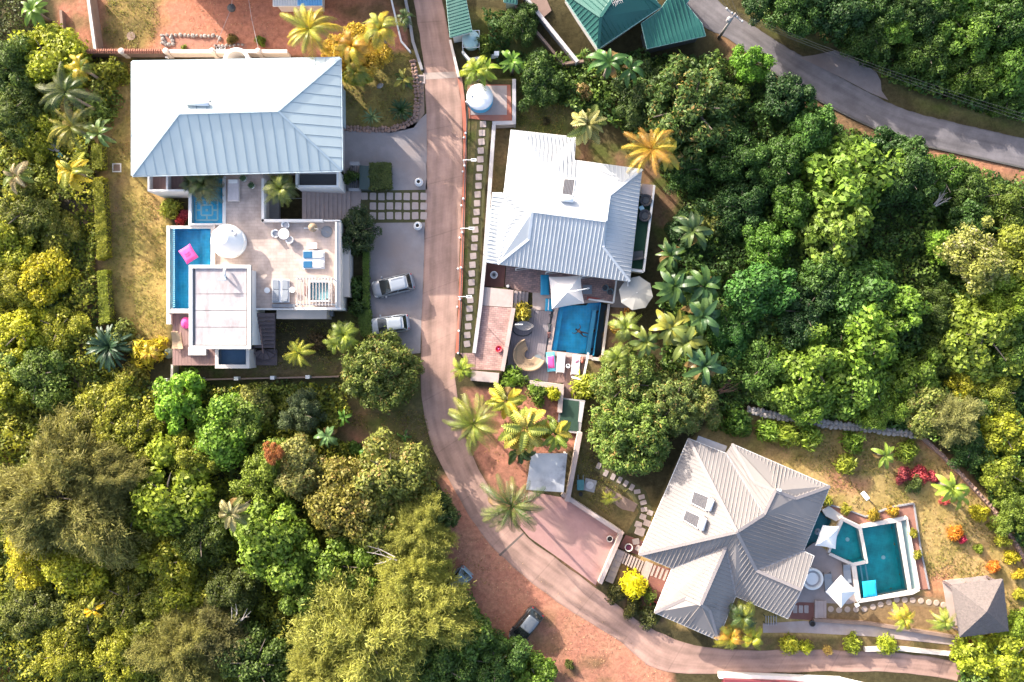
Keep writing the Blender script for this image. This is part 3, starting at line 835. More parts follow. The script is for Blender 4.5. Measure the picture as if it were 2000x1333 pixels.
def palm(kind, px, py, rpx, h, color, label, nf=14, name=None, cat='palm', group=None, color2=None, tiers=((1.0, 0.0), (0.85, 0.55)), leanxy=(0, 0), rot=None):
 zc = h
 c = P(px, py, zc)
 R = rpx / 20.0 * (H - zc) / H
 bx, by = c.x + leanxy[0], c.y + leanxy[1]
 z0 = gh((bx, by))
 part = FROND[kind][0].name.split('.')[0]
 nm = name or {'banana': 'banana_plant', 'cycad': 'cycad', 'agave': 'agave', 'broad': 'fan_palm'}.get(kind, 'palm_tree')
 t = thing(nm, label, cat, (bx, by, z0), group)
 top = Vector((c.x - bx, c.y - by, h - z0))
 if h - z0 > 0.5:
  g = G(); r0 = 0.13 if kind != 'banana' else 0.16
  g.tube([(0, 0, -0.3), top * 0.5 + Vector((0, 0, 0.0)) - Vector((top.x * 0.15, top.y * 0.15, 0)), top], [r0 * 1.35, r0, r0 * 0.8], 9)
  g.obj('trunk', M_PALMBARK, t, local=True, smooth=True)
 s0 = R / 2.75
 a0 = rnd.uniform(0, 6.28) if rot is None else rot
 if kind == 'coco': nf = int(nf * 1.25)
 for ti, (ls, el) in enumerate(tiers):
  nn = nf if ti == 0 else max(3, int(nf * 0.55))
  for k in range(nn):
   az = a0 + ti * 0.4 + 2 * math.pi * (k + rnd.uniform(-0.36, 0.36)) / nn
   me = rnd.choice(FROND[kind])
   o = bpy.data.objects.new(part, me); col.objects.link(o); o.parent = t
   o.location = top
   dead = ti == 0 and kind in ('coco', 'areca', 'broad', 'banana') and rnd.random() < 0.10
   o.rotation_euler = (rnd.uniform(-0.4, 0.4), -el + (0.55 if dead else rnd.uniform(-0.22, 0.2)), az)
   s = s0 * ls * rnd.uniform(0.74, 1.12)
   o.scale = (s, s * rnd.uniform(0.9, 1.1), s)
   cl = color if (color2 is None or rnd.random() < 0.55) else color2
   if dead: cl = (0.17, 0.11, 0.05)
   q = rnd.uniform(0.75, 1.2)
   o.color = (cl[0] * q, cl[1] * q, cl[2] * q, 1)
 return t

# ---- ground cover: what grows between the trees and nobody could count
def undergrowth(name, polys, dens, size, color, seed, hmax=0.9, m=None, avoid=None, aspect=0.6):
 r = np.random.default_rng(seed)
 out = []
 for p in polys:
  pm = np.array([tuple(P(a, b)[:2]) for a, b in p])
  lo = np.maximum(pm.min(0), (-53, -37)); hi = np.minimum(pm.max(0), (53, 37))
  A = (hi - lo).prod()
  if A <= 0: continue
  N = int(A * dens)
  xy = lo + r.random((N, 2)) * (hi - lo)
  d = sdist(xy[:, 0], xy[:, 1], pm) + (fbm(xy[:, 0], xy[:, 1], 2.0, seed) - 0.5) * 2.0
  keep = (d < -0.1) & (fbm(xy[:, 0], xy[:, 1], 2.6, seed + 3) > 0.33)
  if avoid:
   for q in avoid: keep &= sdist(xy[:, 0], xy[:, 1], [tuple(P(a, b)[:2]) for a, b in q]) > 0
  out.append(xy[keep])
 xy = np.concatenate(out); N = len(xy)
 b = np.clip((fbm(xy[:, 0], xy[:, 1], 1.6, seed + 7) - 0.35) * 2.4, 0.05, 1)
 z = ground_height(xy[:, 0], xy[:, 1]) + b * hmax * r.uniform(0.35, 1.0, N) ** 0.6
 e = 0.25
 gxn = fbm(xy[:, 0] + e, xy[:, 1], 1.6, seed + 7) - fbm(xy[:, 0] - e, xy[:, 1], 1.6, seed + 7)
 gyn = fbm(xy[:, 0], xy[:, 1] + e, 1.6, seed + 7) - fbm(xy[:, 0], xy[:, 1] - e, 1.6, seed + 7)
 nrm = unit(np.stack([-gxn * 5, -gyn * 5, np.full(N, 0.8)], -1) + r.normal(size=(N, 3)) * 0.5)
 v = leaf_quads(np.stack([xy[:, 0], xy[:, 1], z], -1), nrm, size * r.uniform(0.6, 1.4, N), aspect, r)
 me = quads_mesh(name, v, 4, m or M_LEAF)
 o = bpy.data.objects.new(name, me); col.objects.link(o); o.color = (*color, 1)
 tag(o, kind='stuff')
 return o

# ================================================================ ROOFS
def plane_uv(pts):
 n = Vector((0, 0, 0))
 for i in range(len(pts)):
  a, b = pts[i], pts[(i + 1) % len(pts)]
  n += Vector(((a.y - b.y) * (a.z + b.z), (a.z - b.z) * (a.x + b.x), (a.x - b.x) * (a.y + b.y)))
 n.normalize()
 if n.z < 0: n = -n
 u = Vector((0, 0, 1)).cross(n)
 u = u.normalized() if u.length > 1e-4 else Vector((1, 0, 0))
 return n, u, n.cross(u)
def clip_half(poly, k, keep_ge):
 out = []
 for i in range(len(poly)):
  a, b = poly[i], poly[(i + 1) % len(poly)]
  ia = (a[0] >= k) == keep_ge; ib = (b[0] >= k) == keep_ge
  if ia: out.append(a)
  if ia != ib:
   t = (k - a[0]) / (b[0] - a[0])
   out.append((k, a[1] + t * (b[1] - a[1]), a[2] + t * (b[2] - a[2])))
 return out
def roof_sheets(parent, pts, m, width, seam_w=0.05, seam_h=0.025, gap=0.012, name='roof_panel', phase=0.0):
 """standing-seam roof: every sheet between two seams is a piece of its own, its seam on one edge"""
 n, u, v = plane_uv(pts); o = pts[0]
 uv = [((p - o).dot(u), (p - o).dot(v), (p - o).dot(n)) for p in pts]
 k0 = math.floor((min(q[0] for q in uv) - phase) / width); k1 = math.ceil((max(q[0] for q in uv) - phase) / width)
 W = lambda q, h=0.0: o + u * q[0] + v * q[1] + n * (q[2] + h)
 for k in range(k0, k1):
  lo = clip_half(uv, phase + k * width + gap, True)
  if len(lo) < 3: continue
  c = clip_half(lo, phase + (k + 1) * width - gap, False)
  if len(c) < 3: continue
  g = G()
  top = [W(q) for q in c]; bot = [W(q, -0.05) for q in c]; m_ = len(c)
  g.add(top + bot, [tuple(range(m_)), tuple(range(2 * m_ - 1, m_ - 1, -1))] + [(i, m_ + i, m_ + (i + 1) % m_, (i + 1) % m_) for i in range(m_)])
  s0 = phase + k * width + gap
  ys = sorted(q[1] for q in c if abs(q[0] - s0) < 1e-4)
  if len(ys) >= 2 and ys[-1] - ys[0] > 0.15:
   h = sum(q[2] for q in c) / m_
   gs_ = G(); gs_.bar(W((s0 + seam_w / 2, ys[0], h), seam_h / 2), W((s0 + seam_w / 2, ys[-1], h), seam_h / 2), seam_w, seam_h, up=n); gs_.obj('seam', M_ROOFA2, parent)
  g.obj(name, m, parent)
def roof_slope(parent, pts, m, spacing=0.4, w=0.11, h=0.045, name='roof_slope', th=0.07):
 """profiled sheet roof: one slope with its raised ribs"""
 n, u, v = plane_uv(pts); o = sum(pts, Vector((0, 0, 0))) / len(pts)
 g = G(); k = len(pts)
 order = pts
 if sum(pts[i].x * pts[(i + 1) % k].y - pts[(i + 1) % k].x * pts[i].y for i in range(k)) < 0: order = pts[::-1]
 g.add(list(order) + [p - Vector((0, 0, th)) for p in order],
  [tuple(range(k)), tuple(range(2 * k - 1, k - 1, -1))] + [(i, k + i, k + (i + 1) % k, (i + 1) % k) for i in range(k)])
 uv = [((p - o).dot(u), (p - o).dot(v), (p - o).dot(n)) for p in pts]
 a = min(q[0] for q in uv); b = max(q[0] for q in uv)
 x = a + spacing * 0.5
 while x < b:
  hit = []
  for i in range(k):
   p, q = uv[i], uv[(i + 1) % k]
   if (p[0] > x) != (q[0] > x):
    t = (x - p[0]) / (q[0] - p[0]); hit.append((p[1] + t * (q[1] - p[1]), p[2] + t * (q[2] - p[2])))
  hit.sort()
  for i in range(0, len(hit) - 1, 2):
   if hit[i + 1][0] - hit[i][0] > 0.12:
    A = o + u * x + v * hit[i][0] + n * (hit[i][1] + h * 0.3); B = o + u * x + v * hit[i + 1][0] + n * (hit[i + 1][1] + h * 0.3)
    d = (B - A).normalized(); sd = u
    vs = []
    for Q in (A, B):
     vs += [Q - sd * w * 0.5 - n * h * .5, Q - sd * w * 0.22 + n * h * .7, Q + sd * w * 0.22 + n * h * .7, Q + sd * w * 0.5 - n * h * .5]
    g.add(vs, [(0, 1, 5, 4), (1, 2, 6, 5), (2, 3, 7, 6), (3, 2, 1, 0), (4, 5, 6, 7)])
  x += spacing
 return g.obj(name, m, parent)
def on_plane(a, b, c, px, py, up=0.0):
 n = (b - a).cross(c - a); z = a.z
 for _ in range(6): p = P(px, py, z); z = a.z - (n.x * (p.x - a.x) + n.y * (p.y - a.y)) / n.z + up
 return P(px, py, z)
def caps(parent, edges, m, w=0.22, h=0.05, name='ridge_cap', lift=0.035):
 for a, b in edges:
  g = G(); g.bar(a + Vector((0, 0, lift)), b + Vector((0, 0, lift)), w, h); g.obj(name, m, parent)

M_ROOFA = mat('pale_metal_roof', (0.48, 0.54, 0.53), (0.42, 0.475, 0.47), 0.5, 0.5, 8, 0.03, spec=0.3, c3=(0.44, 0.49, 0.48), stretch=(1.5, 0.4, 1))
M_ROOFA2 = mat('pale_metal_seam', (0.38, 0.45, 0.48), (0.34, 0.41, 0.44), 0.5, 0.5, spec=0.3)
M_WHITE = mat('white_render', (0.72, 0.695, 0.665), (0.63, 0.60, 0.57), 0.8, 1.1, 8, 0.08, world=True)
M_CREAM = mat('cream_render', (0.66, 0.585, 0.52), (0.57, 0.50, 0.44), 0.85, 1.0, 8, 0.08, world=True)
M_BEIGE = mat('beige_render', (0.55, 0.475, 0.415), (0.46, 0.39, 0.34), 0.85, 1.0, 8, 0.08, world=True)
M_TILE = grid_mat('terrace_tiles', (0.47, 0.37, 0.32), (0.425, 0.335, 0.29), (0.35, 0.275, 0.24), 0.6, 0.3, 0, 0.6, 0.012, 0.15)
M_GLASS = mat('dark_window_glass', (0.035, 0.045, 0.055), rough=0.08, spec=0.8)
M_GREY = mat('grey_metal', (0.24, 0.25, 0.27), rough=0.45, metal=0.6)
M_DKGREY = mat('dark_grey', (0.06, 0.062, 0.066), rough=0.6)
M_TANK = mat('white_enamel', (0.80, 0.79, 0.78), (0.74, 0.73, 0.72), 0.3)
M_SOLAR = mat('solar_glass', (0.085, 0.08, 0.088), (0.07, 0.065, 0.072), 0.4, spec=0.3)
M_WOOD = mat('weathered_deck', (0.30, 0.255, 0.26), (0.20, 0.165, 0.17), 0.8, 1.4, 8, 0.3, 10, c3=(0.24, 0.20, 0.21), stretch=(6, 0.6, 1))
M_WOODR = mat('reddish_deck', (0.27, 0.165, 0.145), (0.175, 0.10, 0.09), 0.75, 1.4, 8, 0.3, 10, stretch=(6, 0.6, 1))
M_WOODD = mat('dark_stair_wood', (0.145, 0.105, 0.105), (0.09, 0.065, 0.066), 0.75, 1.4, 8, 0.3, 10)
M_BROWNW = mat('brown_wall', (0.27, 0.185, 0.14), (0.19, 0.125, 0.095), 0.9, 1.2, 8, 0.2, world=True)
M_POOLT = grid_mat('pool_mosaic_blue', (0.03, 0.62, 0.86), (0.02, 0.56, 0.80), (0.12, 0.70, 0.88), 0.3, 0.3, 0, 0.3, 0.008, 0.05, 0.0)
M_POOLD = grid_mat('pool_mosaic_deep', (0.02, 0.24, 0.42), (0.015, 0.20, 0.37), (0.03, 0.28, 0.45), 0.3, 0.3, 0, 0.3, 0.008, 0.05, 0.0)
M_POOLG = grid_mat('pool_tile_teal', (0.012, 0.44, 0.46), (0.008, 0.39, 0.41), (0.02, 0.50, 0.50), 0.25, 0.25, 0.2, 0.3, 0.008, 0.05, 0.0)
W_BLUE = water_mat('pool_water', (0.93, 0.99, 1.0))
W_TEAL = water_mat('teal_pool_water', (0.90, 0.99, 0.98))
W_GREY = water_mat('overflow_water', (0.62, 0.72, 0.76))

def pool(parent, px_poly, zw, depth, m_tile, m_water, name='basin', water='water'):
 W = [Vector(p[:2]) for p in PL(px_poly, zw)]
 n = len(W); g = G()
 ar = sum(W[i].x * W[(i + 1) % n].y - W[(i + 1) % n].x * W[i].y for i in range(n))
 if ar < 0: W = W[::-1]
 Wi = offset(W, 0.02)
 vs = [(p.x, p.y, zw + 0.06) for p in Wi] + [(p.x, p.y, zw - depth) for p in Wi]
 g.add(vs, [tuple(range(n, 2 * n))] + [(i, n + i, n + (i + 1) % n, (i + 1) % n) for i in range(n)])
 g.obj(name, m_tile, parent)
 G().add([(p.x, p.y, zw) for p in W], [tuple(range(n))]).obj(water, m_water, parent)

def window(parent, c, w, h, ax, m=None, frame=None):
 """window in a wall: frame proud of the wall with a pane in it; ax = outward normal (unit, horizontal)"""
 n = Vector((ax[0], ax[1], 0)); t = Vector((-ax[1], ax[0], 0)); c = Vector(c)
 g = G(); u = Vector((0, 0, 1))
 for s in (-1, 1):
  g.bar(c + t * s * w / 2 - u * h / 2, c + t * s * w / 2 + u * h / 2, 0.08, 0.10)
  g.bar(c - t * (w / 2 + 0.04) + u * s * h / 2, c + t * (w / 2 + 0.04) + u * s * h / 2, 0.10, 0.08)
 f = g.obj('window', frame or M_WHITE, parent)
 p = G(); p.box(c + n * 0.01, (w - 0.08, 0.03, h - 0.08), M=Matrix((t, n, u)).transposed())
 p.obj('pane', m or M_GLASS, f)

# ================================================================ WEST VILLA
ZT = 3.0
va = thing('villa', 'large villa with a pale standing seam hip roof, half sunlit and half blue grey', 'house', P(460, 230, 0))
EA, RA = 6.1, 8.4
nw, ne, se, sw = P(258, 121, EA), P(664, 114, EA), P(667, 333, EA), P(258, 343, EA)
r1, r2 = P(350, 222, RA), P(543, 217, RA)
g = G(); inn = offset([nw.xy, ne.xy, se.xy, sw.xy], -0.8)
g.prism([(p.x, p.y) for p in inn], -0.3, EA - 0.05).obj('wall', M_CREAM, va)
rf = G(); fas = offset([nw.xy, ne.xy, se.xy, sw.xy], -0.03)
ring(rf, [(p.x, p.y) for p in offset(fas, -0.9)], [(p.x, p.y) for p in fas], EA - 0.28, EA - 0.06)
roofA = rf.obj('roof', M_WHITE, va)
for pl, ph in (([sw, se, r2, r1], 0.35), ([ne, nw, r1, r2], 0.35), ([nw, sw, r1], 0.2), ([se, ne, r2], 0.2)):
 roof_sheets(roofA, pl, M_ROOFA, 0.93, phase=ph)
caps(roofA, [(r1, r2), (nw, r1), (sw, r1), (ne, r2), (se, r2)], M_ROOFA2, 0.2, 0.05)
g = G()
for a, b in ((nw, ne), (ne, se), (se, sw), (sw, nw)):
 o_ = (a + b) / 2 - P(460, 230, EA); o_.z = 0; o_.normalize()
 g.bar(a + o_ * 0.07 - Vector((0, 0, 0.1)), b + o_ * 0.07 - Vector((0, 0, 0.1)), 0.12, 0.14)
g.obj('gutter', M_ROOFA2, va)
# bays under the southern eave
for (x0, x1, y1, zt) in ((288, 366, 374, 4.0), (577, 661, 366, 4.0)):
 a, b = P(x0, 345, zt), P(x1, 345, zt); c, d = P(x1, y1, zt), P(x0, y1, zt)
 g = G(); g.prism([(p.x, p.y) for p in (Vector((a.x, inn[3].y + 0.01, 0)), Vector((b.x, inn[3].y + 0.01, 0)), c, d)], -0.2, 3.1)
 bay = g.obj('bay', M_WHITE, va)
 g = G(); t = 0.18
 yy = c.y; y0 = inn[3].y + 0.02
 g.box(((a.x + b.x) / 2, yy + t / 2, 3.55), (b.x - a.x, t, 0.9))
 for xx in (a.x + t / 2, b.x - t / 2): g.box((xx, (yy + y0) / 2 + t / 2, 3.55), (t, y0 - yy - t - 0.004, 0.9))
 if x0 < 400: g.box(((a.x + b.x) / 2 - 0.05, (yy + y0) / 2 + t / 2, 3.55), (t, y0 - yy - t - 0.004, 0.9))
 g.obj('parapet', M_WHITE, bay)
 G().box(((a.x + b.x) / 2, (yy + y0) / 2, 3.12), (b.x - a.x - 2 * t - 0.01, y0 - yy - 2 * t, 0.03)).obj('balcony_floor', M_WOODR if x0 < 400 else M_DKGREY, bay)
for cx in (-32, -29, -18.5): window(va, (cx, inn[2].y - 0.02, 4.6), 1.6, 2.0, (0, -1))
for cy in (18, 21.5): window(va, (inn[1].x + 0.02, cy, 4.6), 1.5, 1.4, (1, 0))
for cy in (18, 22): window(va, (inn[0].x - 0.02, cy, 4.4), 1.5, 1.4, (-1, 0))
# round entrance canopy on the north side
g = G(); c = P(462, 120, 2.6)
ring(g, [(c.x + 0.95 * math.cos(t), c.y + 0.95 * math.sin(t)) for t in np.linspace(0, 2 * math.pi, 28, False)],
 [(c.x + 1.28 * math.cos(t), c.y + 1.28 * math.sin(t)) for t in np.linspace(0, 2 * math.pi, 28, False)], -0.1, 2.7)
g.obj('round_bay', M_WHITE, va)
# solar water tank and mast standing on the roof
t = thing('solar_water_heater', 'white horizontal hot water cylinder lying on the bright villa roof', 'water heater', P(385, 203, 8.3))
zt = 8.3
g = G(); g.tube([P(360, 201, zt), P(362, 201, zt), P(407, 203, zt), P(409, 203, zt)], [0.1, 0.22, 0.22, 0.1], 14); g.obj('cylinder', M_TANK, t, smooth=True)
g = G()
for x in (366, 402): g.bar(P(x, 204, 7.95), P(x, 202, zt - 0.1), 0.05)
g.bar(P(360, 206, 8.0), P(410, 208, 8.0), 0.05); g.obj('stand', M_GREY, t)
G().tube([P(408, 204, 7.9), P(408, 204, zt + 0.35)], 0.05, 6).obj('vent_valve', M_GREY, t)
t = thing('roof_mast', 'thin slanting metal mast beside the white cylinder on the villa roof', 'antenna', P(411, 200, 8.0))
g = G(); g.tube([P(410, 199, 7.85), P(416, 168, 10.2)], 0.035, 6); g.obj('pole', M_GREY, t)
G().lathe(P(410, 199, 7.85), [(0.12, 0), (0.12, 0.08), (0.05, 0.14)], 10).obj('base', M_GREY, t)

# ---- roof terrace, pools and pavilion of the west villa
te = thing('terrace', 'raised pale tiled sun terrace with white parapets in front of the big villa', 'terrace', P(560, 480, 0))
TE = [(437, 345), (513, 345), (513, 431), (661, 431), (661, 603), (488, 603), (488, 518), (418, 518), (418, 437), (437, 437)]
g = G(); tp = PL(TE, ZT); tp[0].y = tp[1].y = inn[2].y + 0.01
g.prism([(p.x, p.y) for p in tp], -0.2, ZT - 0.004).obj('wall', M_CREAM, te)
G().prism([(p.x, p.y) for p in tp], ZT - 0.003, ZT + 0.03).obj('floor', M_TILE, te)
def parapet(a, b, z0, z1, w, m, parent, name='parapet'):
 A, B = P(*a, z1), P(*b, z1)
 g = G(); g.bar(Vector((A.x, A.y, (z0 + z1) / 2)), Vector((B.x, B.y, (z0 + z1) / 2)), w, z1 - z0); return g.obj(name, m, parent)
parapet((513, 349), (513, 434), ZT - 0.1, 3.75, 0.24, M_WHITE, te)
parapet((510, 431), (630, 431), ZT - 0.1, 3.75, 0.24, M_WHITE, te)
parapet((632, 431), (664, 431), ZT - 0.1, 3.7, 0.12, M_WHITE, te)
parapet((656, 434), (656, 600), 0.0, 3.8, 0.14, M_WHITE, te)
parapet((661.5, 434), (661.5, 600), 0.0, 3.55, 0.35, M_CREAM, te)
parapet((575, 603), (666, 603), 0.0, 3.7, 0.24, M_WHITE, te)
parapet((490, 604), (574, 604), ZT - 0.1, 3.12, 0.16, M_WHITE, te)
g = G(); g.prism(PL([(664, 458), (682, 458), (682, 580), (664, 580)], 2.3), -0.2, 2.3).obj('side_ledge', M_BEIGE, te)
g = G(); g.bar(P(684.5, 487, 2.35), P(684.5, 545, 2.35), 0.05); g.obj('handrail', M_GREY, te)
g = G(); g.prism(PL([(540, 606), (638, 606), (638, 623), (540, 623)], 2.5), -0.2, 2.5).obj('south_ledge', M_BEIGE, te)
G().prism(PL([(640, 606), (650, 606), (650, 618), (640, 618)], 1.2), 0.4, 1.2).obj('condenser_unit', M_GREY, te)
parapet((418, 438), (418, 516), ZT - 0.1, 3.3, 0.14, M_CREAM, te)
for cx, w in ((-19.6, 2.2),): window(te, (cx, tp[4].y - 0.13, 1.4), w, 1.6, (0, -1))

# entrance steps down from the forecourt beside the terrace
stt = thing('entrance_steps', 'broad pinkish entrance steps between the terrace and the forecourt', 'steps', P(640, 400, 0))
g = G(); g.prism(PL([(516, 385), (545, 385), (545, 428), (516, 428)], 0.6), -0.2, 0.6).obj('landing', mat('grey_landing', (0.30, 0.27, 0.255), rough=0.9), stt)
M_STEP = mat('step_concrete', (0.42, 0.325, 0.29), (0.33, 0.25, 0.225), 0.85, 1.5, 7, 0.15, world=True)
for k in range(11):
 x0 = 590 + k * 8.6; zz = 0.10 + 0.13 * k if k < 11 else 0
 zz = 1.55 - 0.13 * k
 G().prism(PL([(x0, 374), (x0 + 8.0, 374), (x0 + 8.0, 429), (x0, 429)], zz), -0.1, zz).obj('tread', M_STEP, stt)
G().prism(PL([(685, 374), (706, 374), (702, 430), (685, 430)], 0.05), -0.1, 0.05).obj('lower_landing', M_STEP, stt)
g = G()
for k in range(6): g.tube([P(560 + k * 5, 388, 0.2), P(562 + k * 5, 388, 1.2)], 0.025, 5)
g.bar(P(558, 388, 1.2), P(592, 388, 1.2), 0.05); g.obj('handrail', M_GREY, stt)

lp = thing('swimming_pool', 'narrow blue pool with a white rim along the west edge of the tiled terrace', 'pool', P(370, 525, 0))
zw = 2.85
pool(lp, [(339, 448), (411, 448), (411, 603), (339, 603)], zw, 1.5, M_POOLT, W_BLUE)
g = G(); I = offset([p.xy for p in PL([(339, 448), (411, 448), (411, 603), (339, 603)], zw)], 0.025)
O = [p.xy for p in PL([(325, 441), (418, 441), (418, 612), (325, 612)], zw)]
g.prism([(p.x, p.y) for p in PL([(325, 441), (331, 441), (331, 612), (325, 612)], zw + 0.12)], -0.2, zw + 0.12)
g.prism([(p.x, p.y) for p in PL([(331.3, 441), (418, 441), (418, 447), (331.3, 447)], zw + 0.06)], -0.2, zw + 0.06)
g.prism([(p.x, p.y) for p in PL([(331.3, 603.5), (418, 603.5), (418, 612), (331.3, 612)], zw + 0.06)], -0.2, zw + 0.06)
g.prism([(p.x, p.y) for p in PL([(411.5, 447.2), (417.4, 447.2), (417.4, 603.2), (411.5, 603.2)], zw + 0.05)], -0.2, zw + 0.05)
g.obj('coping', M_CREAM, lp)
G().prism(PL([(331.5, 447.3), (338.6, 447.3), (338.6, 603.2), (331.5, 603.2)], zw - 0.12), -0.2, zw - 0.12).obj('overflow_channel', mat('channel_grey', (0.36, 0.37, 0.38), rough=0.7), lp)
g = G()
for k in range(40):
 y = 449 + k * 3.85
 g.box(P(340, y, zw + 0.02), (0.14, 0.1, 0.05))
g.obj('overflow_edge', mat('edge_mosaic', (0.35, 0.60, 0.66), (0.2, 0.5, 0.6), 0.4, 8), lp)
for k in range(3): G().prism(PL([(399 - k * 4, 449), (410.5, 449), (410.5, 602), (399 - k * 4, 602)], zw - 0.3 - 0.3 * k), zw - 0.6 - .3 * k, zw - 0.3 - 0.3 * k).obj('pool_step', M_POOLT, lp)

sp = thing('ornamental_pool', 'small square blue pool with a pale geometric mosaic under the dark palms', 'pool', P(404, 410, 0))
pool(sp, [(374, 347), (434, 347), (434, 436), (374, 436)], zw, 0.55, M_POOLT, W_BLUE)
g = G()
for q in ([(368, 345), (373.7, 345), (373.7, 440.5), (368, 440.5)], [(434.5, 345), (441, 345), (441, 440.5), (434.5, 440.5)], [(374, 436.5), (434, 436.5), (434, 440.4), (374, 440.4)]):
 g.prism(PL(q, zw + 0.25), -0.2, zw + 0.25)
g.obj('coping', M_WHITE, sp)
g = G(); zf = zw - 0.53
def rect(cx, cy, a, b):
 for s in (-1, 1):
  g.bar(P(cx - a, cy + s * b, zf), P(cx + a, cy + s * b, zf), 0.15, 0.03); g.bar(P(cx + s * a, cy - b + 0.9, zf + .001), P(cx + s * a, cy + b - 0.9, zf + .001), 0.15, 0.03)
rect(404, 411, 21, 19.5); rect(404, 411, 11, 10)
for s in (-1, 1):
 g.bar(P(404 + s * 12, 411, zf), P(404 + s * 20, 411, zf), 0.15, 0.03); g.bar(P(404, 411 + s * 11, zf), P(404, 411 + s * 18.5, zf), 0.15, 0.03)
g.box(P(404, 411, zf + 0.01), (0.22, 0.22, 0.04)); g.obj('mosaic_pattern', mat('pale_mosaic', (0.55, 0.80, 0.76), rough=0.4), sp)

# pavilion with a flat roof
hu = thing('pavilion', 'flat roofed white pavilion with a stained pale roof between pool and terrace', 'building', P(430, 600, 0))
ZH = 6.0
hp = PL([(370, 518), (490, 518), (490, 682), (370, 682)], ZH)
g = G(); hin = offset([p.xy for p in hp], -0.35)
g.prism([(p.x, p.y) for p in hin], -0.2, ZH - 0.36).obj('wall', M_WHITE, hu)
g = G(); g.prism([(p.x, p.y) for p in hp], ZH - 0.35, ZH - 0.14); rfh = g.obj('roof', mat('roof_slab_grey', (0.17, 0.16, 0.165), rough=0.8), hu)
g = G(); ring(g, [(p.x, p.y) for p in offset([p.xy for p in hp], -0.30)], [(p.x, p.y) for p in hp], ZH - 0.139, ZH + 0.16); g.obj('parapet', M_WHITE, rfh)
M_MEMB = mat('stained_membrane', (0.40, 0.37, 0.375), (0.26, 0.215, 0.22), 0.7, 1.3, 10, 0.1, 8, c3=(0.43, 0.41, 0.415), world=True, contrast=0.22, stretch=(1.6, 0.7, 1))
for k, (y0, y1) in enumerate(((524, 574), (575, 606.5), (607.5, 639), (640, 674))):
 x0, x1 = (381, 481)
 G().prism(PL([(x0, y0), (x1, y0), (x1, y1), (x0, y1)], ZH - 0.02), ZH - 0.135, ZH - 0.02).obj('roof_panel', M_MEMB, rfh)
t = thing('roof_ventilator', 'small blue grey ventilator hood with a white duct on the flat pavilion roof', 'ventilator', P(437, 545, ZH))
g = G(); a, b = P(440, 522, ZH + 0.3), P(439, 540, ZH + 0.65)
g.tube([a, (a + b) / 2 + Vector((0, 0, 0.2)), b], [0.11, 0.11, 0.13], 10); g.obj('duct', M_WHITE, t, smooth=True)
g = G(); g.box(P(434, 546, ZH + 0.75), (0.75, 0.22, 0.12)); g.tube([P(440, 541, ZH - 0.02), P(440, 541, ZH + 0.8)], 0.10, 8); g.obj('hood', mat('blue_grey_paint', (0.34, 0.42, 0.47), rough=0.5), t, bevel=0.02)
# plunge pool, wooden deck and stairs at the foot of the pavilion
pp = thing('plunge_pool', 'small grey blue plunge pool at the south foot of the pavilion', 'pool', P(456, 702, 0))
zq = 2.3
g = G()
for q in ([(420, 683), (426.5, 683), (426.5, 720), (420, 720)], [(480.5, 683), (487, 683), (487, 720), (480.5, 720)], [(426.8, 712.5), (480.2, 712.5), (480.2, 720), (426.8, 720)]):
 g.prism(PL(q, zq + 0.1), -0.2, zq + 0.1)
g.obj('coping', M_CREAM, pp)
pool(pp, [(427, 676), (480, 676), (480, 712), (427, 712)], zq, 0.8, mat('grey_blue_tile', (0.16, 0.27, 0.40), (0.12, 0.22, 0.35), 0.4, 2), W_GREY)
dk = thing('wooden_deck', 'reddish brown plank deck beside the pavilion below the narrow pool', 'deck', P(378, 665, 0))
zd = 2.1
for k in range(14):
 x0 = 337 + k * 6
 G().prism(PL([(x0, 613), (x0 + 5.7, 613), (x0 + 5.7, 714), (x0, 714)], zd), zd - 0.1, zd).obj('plank', M_WOODR, dk)
G().prism(PL([(337, 613), (421, 613), (421, 714), (337, 714)], zd), -0.2, zd - 0.101).obj('base', M_BROWNW, dk)
G().prism(PL([(328, 612.5), (336.5, 612.5), (336.5, 634), (328, 634)], zd), -0.2, 2.5).obj('side_wall', M_CREAM, dk)
wsr = thing('wooden_stairs', 'dark wooden staircase descending beside the pavilion into the shaded garden', 'stairs', P(518, 660, 0))
for k in range(9):
 y0 = 612 + k * 7.6; zz = 2.75 - 0.2 * k
 G().prism(PL([(497, y0), (536, y0), (536, y0 + 7.2), (497, y0 + 7.2)], zz), zz - 0.1, zz).obj('tread', M_WOODD, wsr)
for k in range(5):
 a0 = math.radians(200 + k * 32); a1 = math.radians(200 + (k + 1) * 32 - 2)
 c = P(517, 682, 0.9 - 0.12 * k); zz = 0.95 - 0.14 * k
 G().prism([(c.x, c.y), (c.x + 1.15 * math.cos(a0), c.y + 1.05 * math.sin(a0)), (c.x + 1.15 * math.cos(a1), c.y + 1.05 * math.sin(a1))], zz - 0.1, zz).obj('winder', M_WOODD, wsr)
g = G()
for x in (496, 537): g.bar(P(x, 612, 2.6), P(x, 684, 0.8), 0.07, 0.28)
g.obj('stringer', M_WOODD, wsr)
g = G()
g.bar(P(508, 640, 3.0), P(514, 690, 1.7), 0.09, 0.09)
for (x, y, z) in ((508, 640, 3.0), (514, 690, 1.7)): g.tube([P(x, y, 0.3), P(x, y, z)], 0.06, 6)
g.obj('handrail', M_WOODR, wsr)
G().prism(PL([(496, 684), (541, 684), (541, 714), (496, 714)], 0.2), -0.2, 0.2).obj('lower_landing', M_WOODD, wsr)
G().prism(PL([(487.5, 540), (492, 540), (492, 608), (487.5, 608)], 3.3), 2.9, 5.2).obj('screen_wall', M_WHITE, hu)
fn = thing('garden_fence', 'low brown garden wall with white capped posts south of the pavilion', 'fence', P(500, 740, 0))
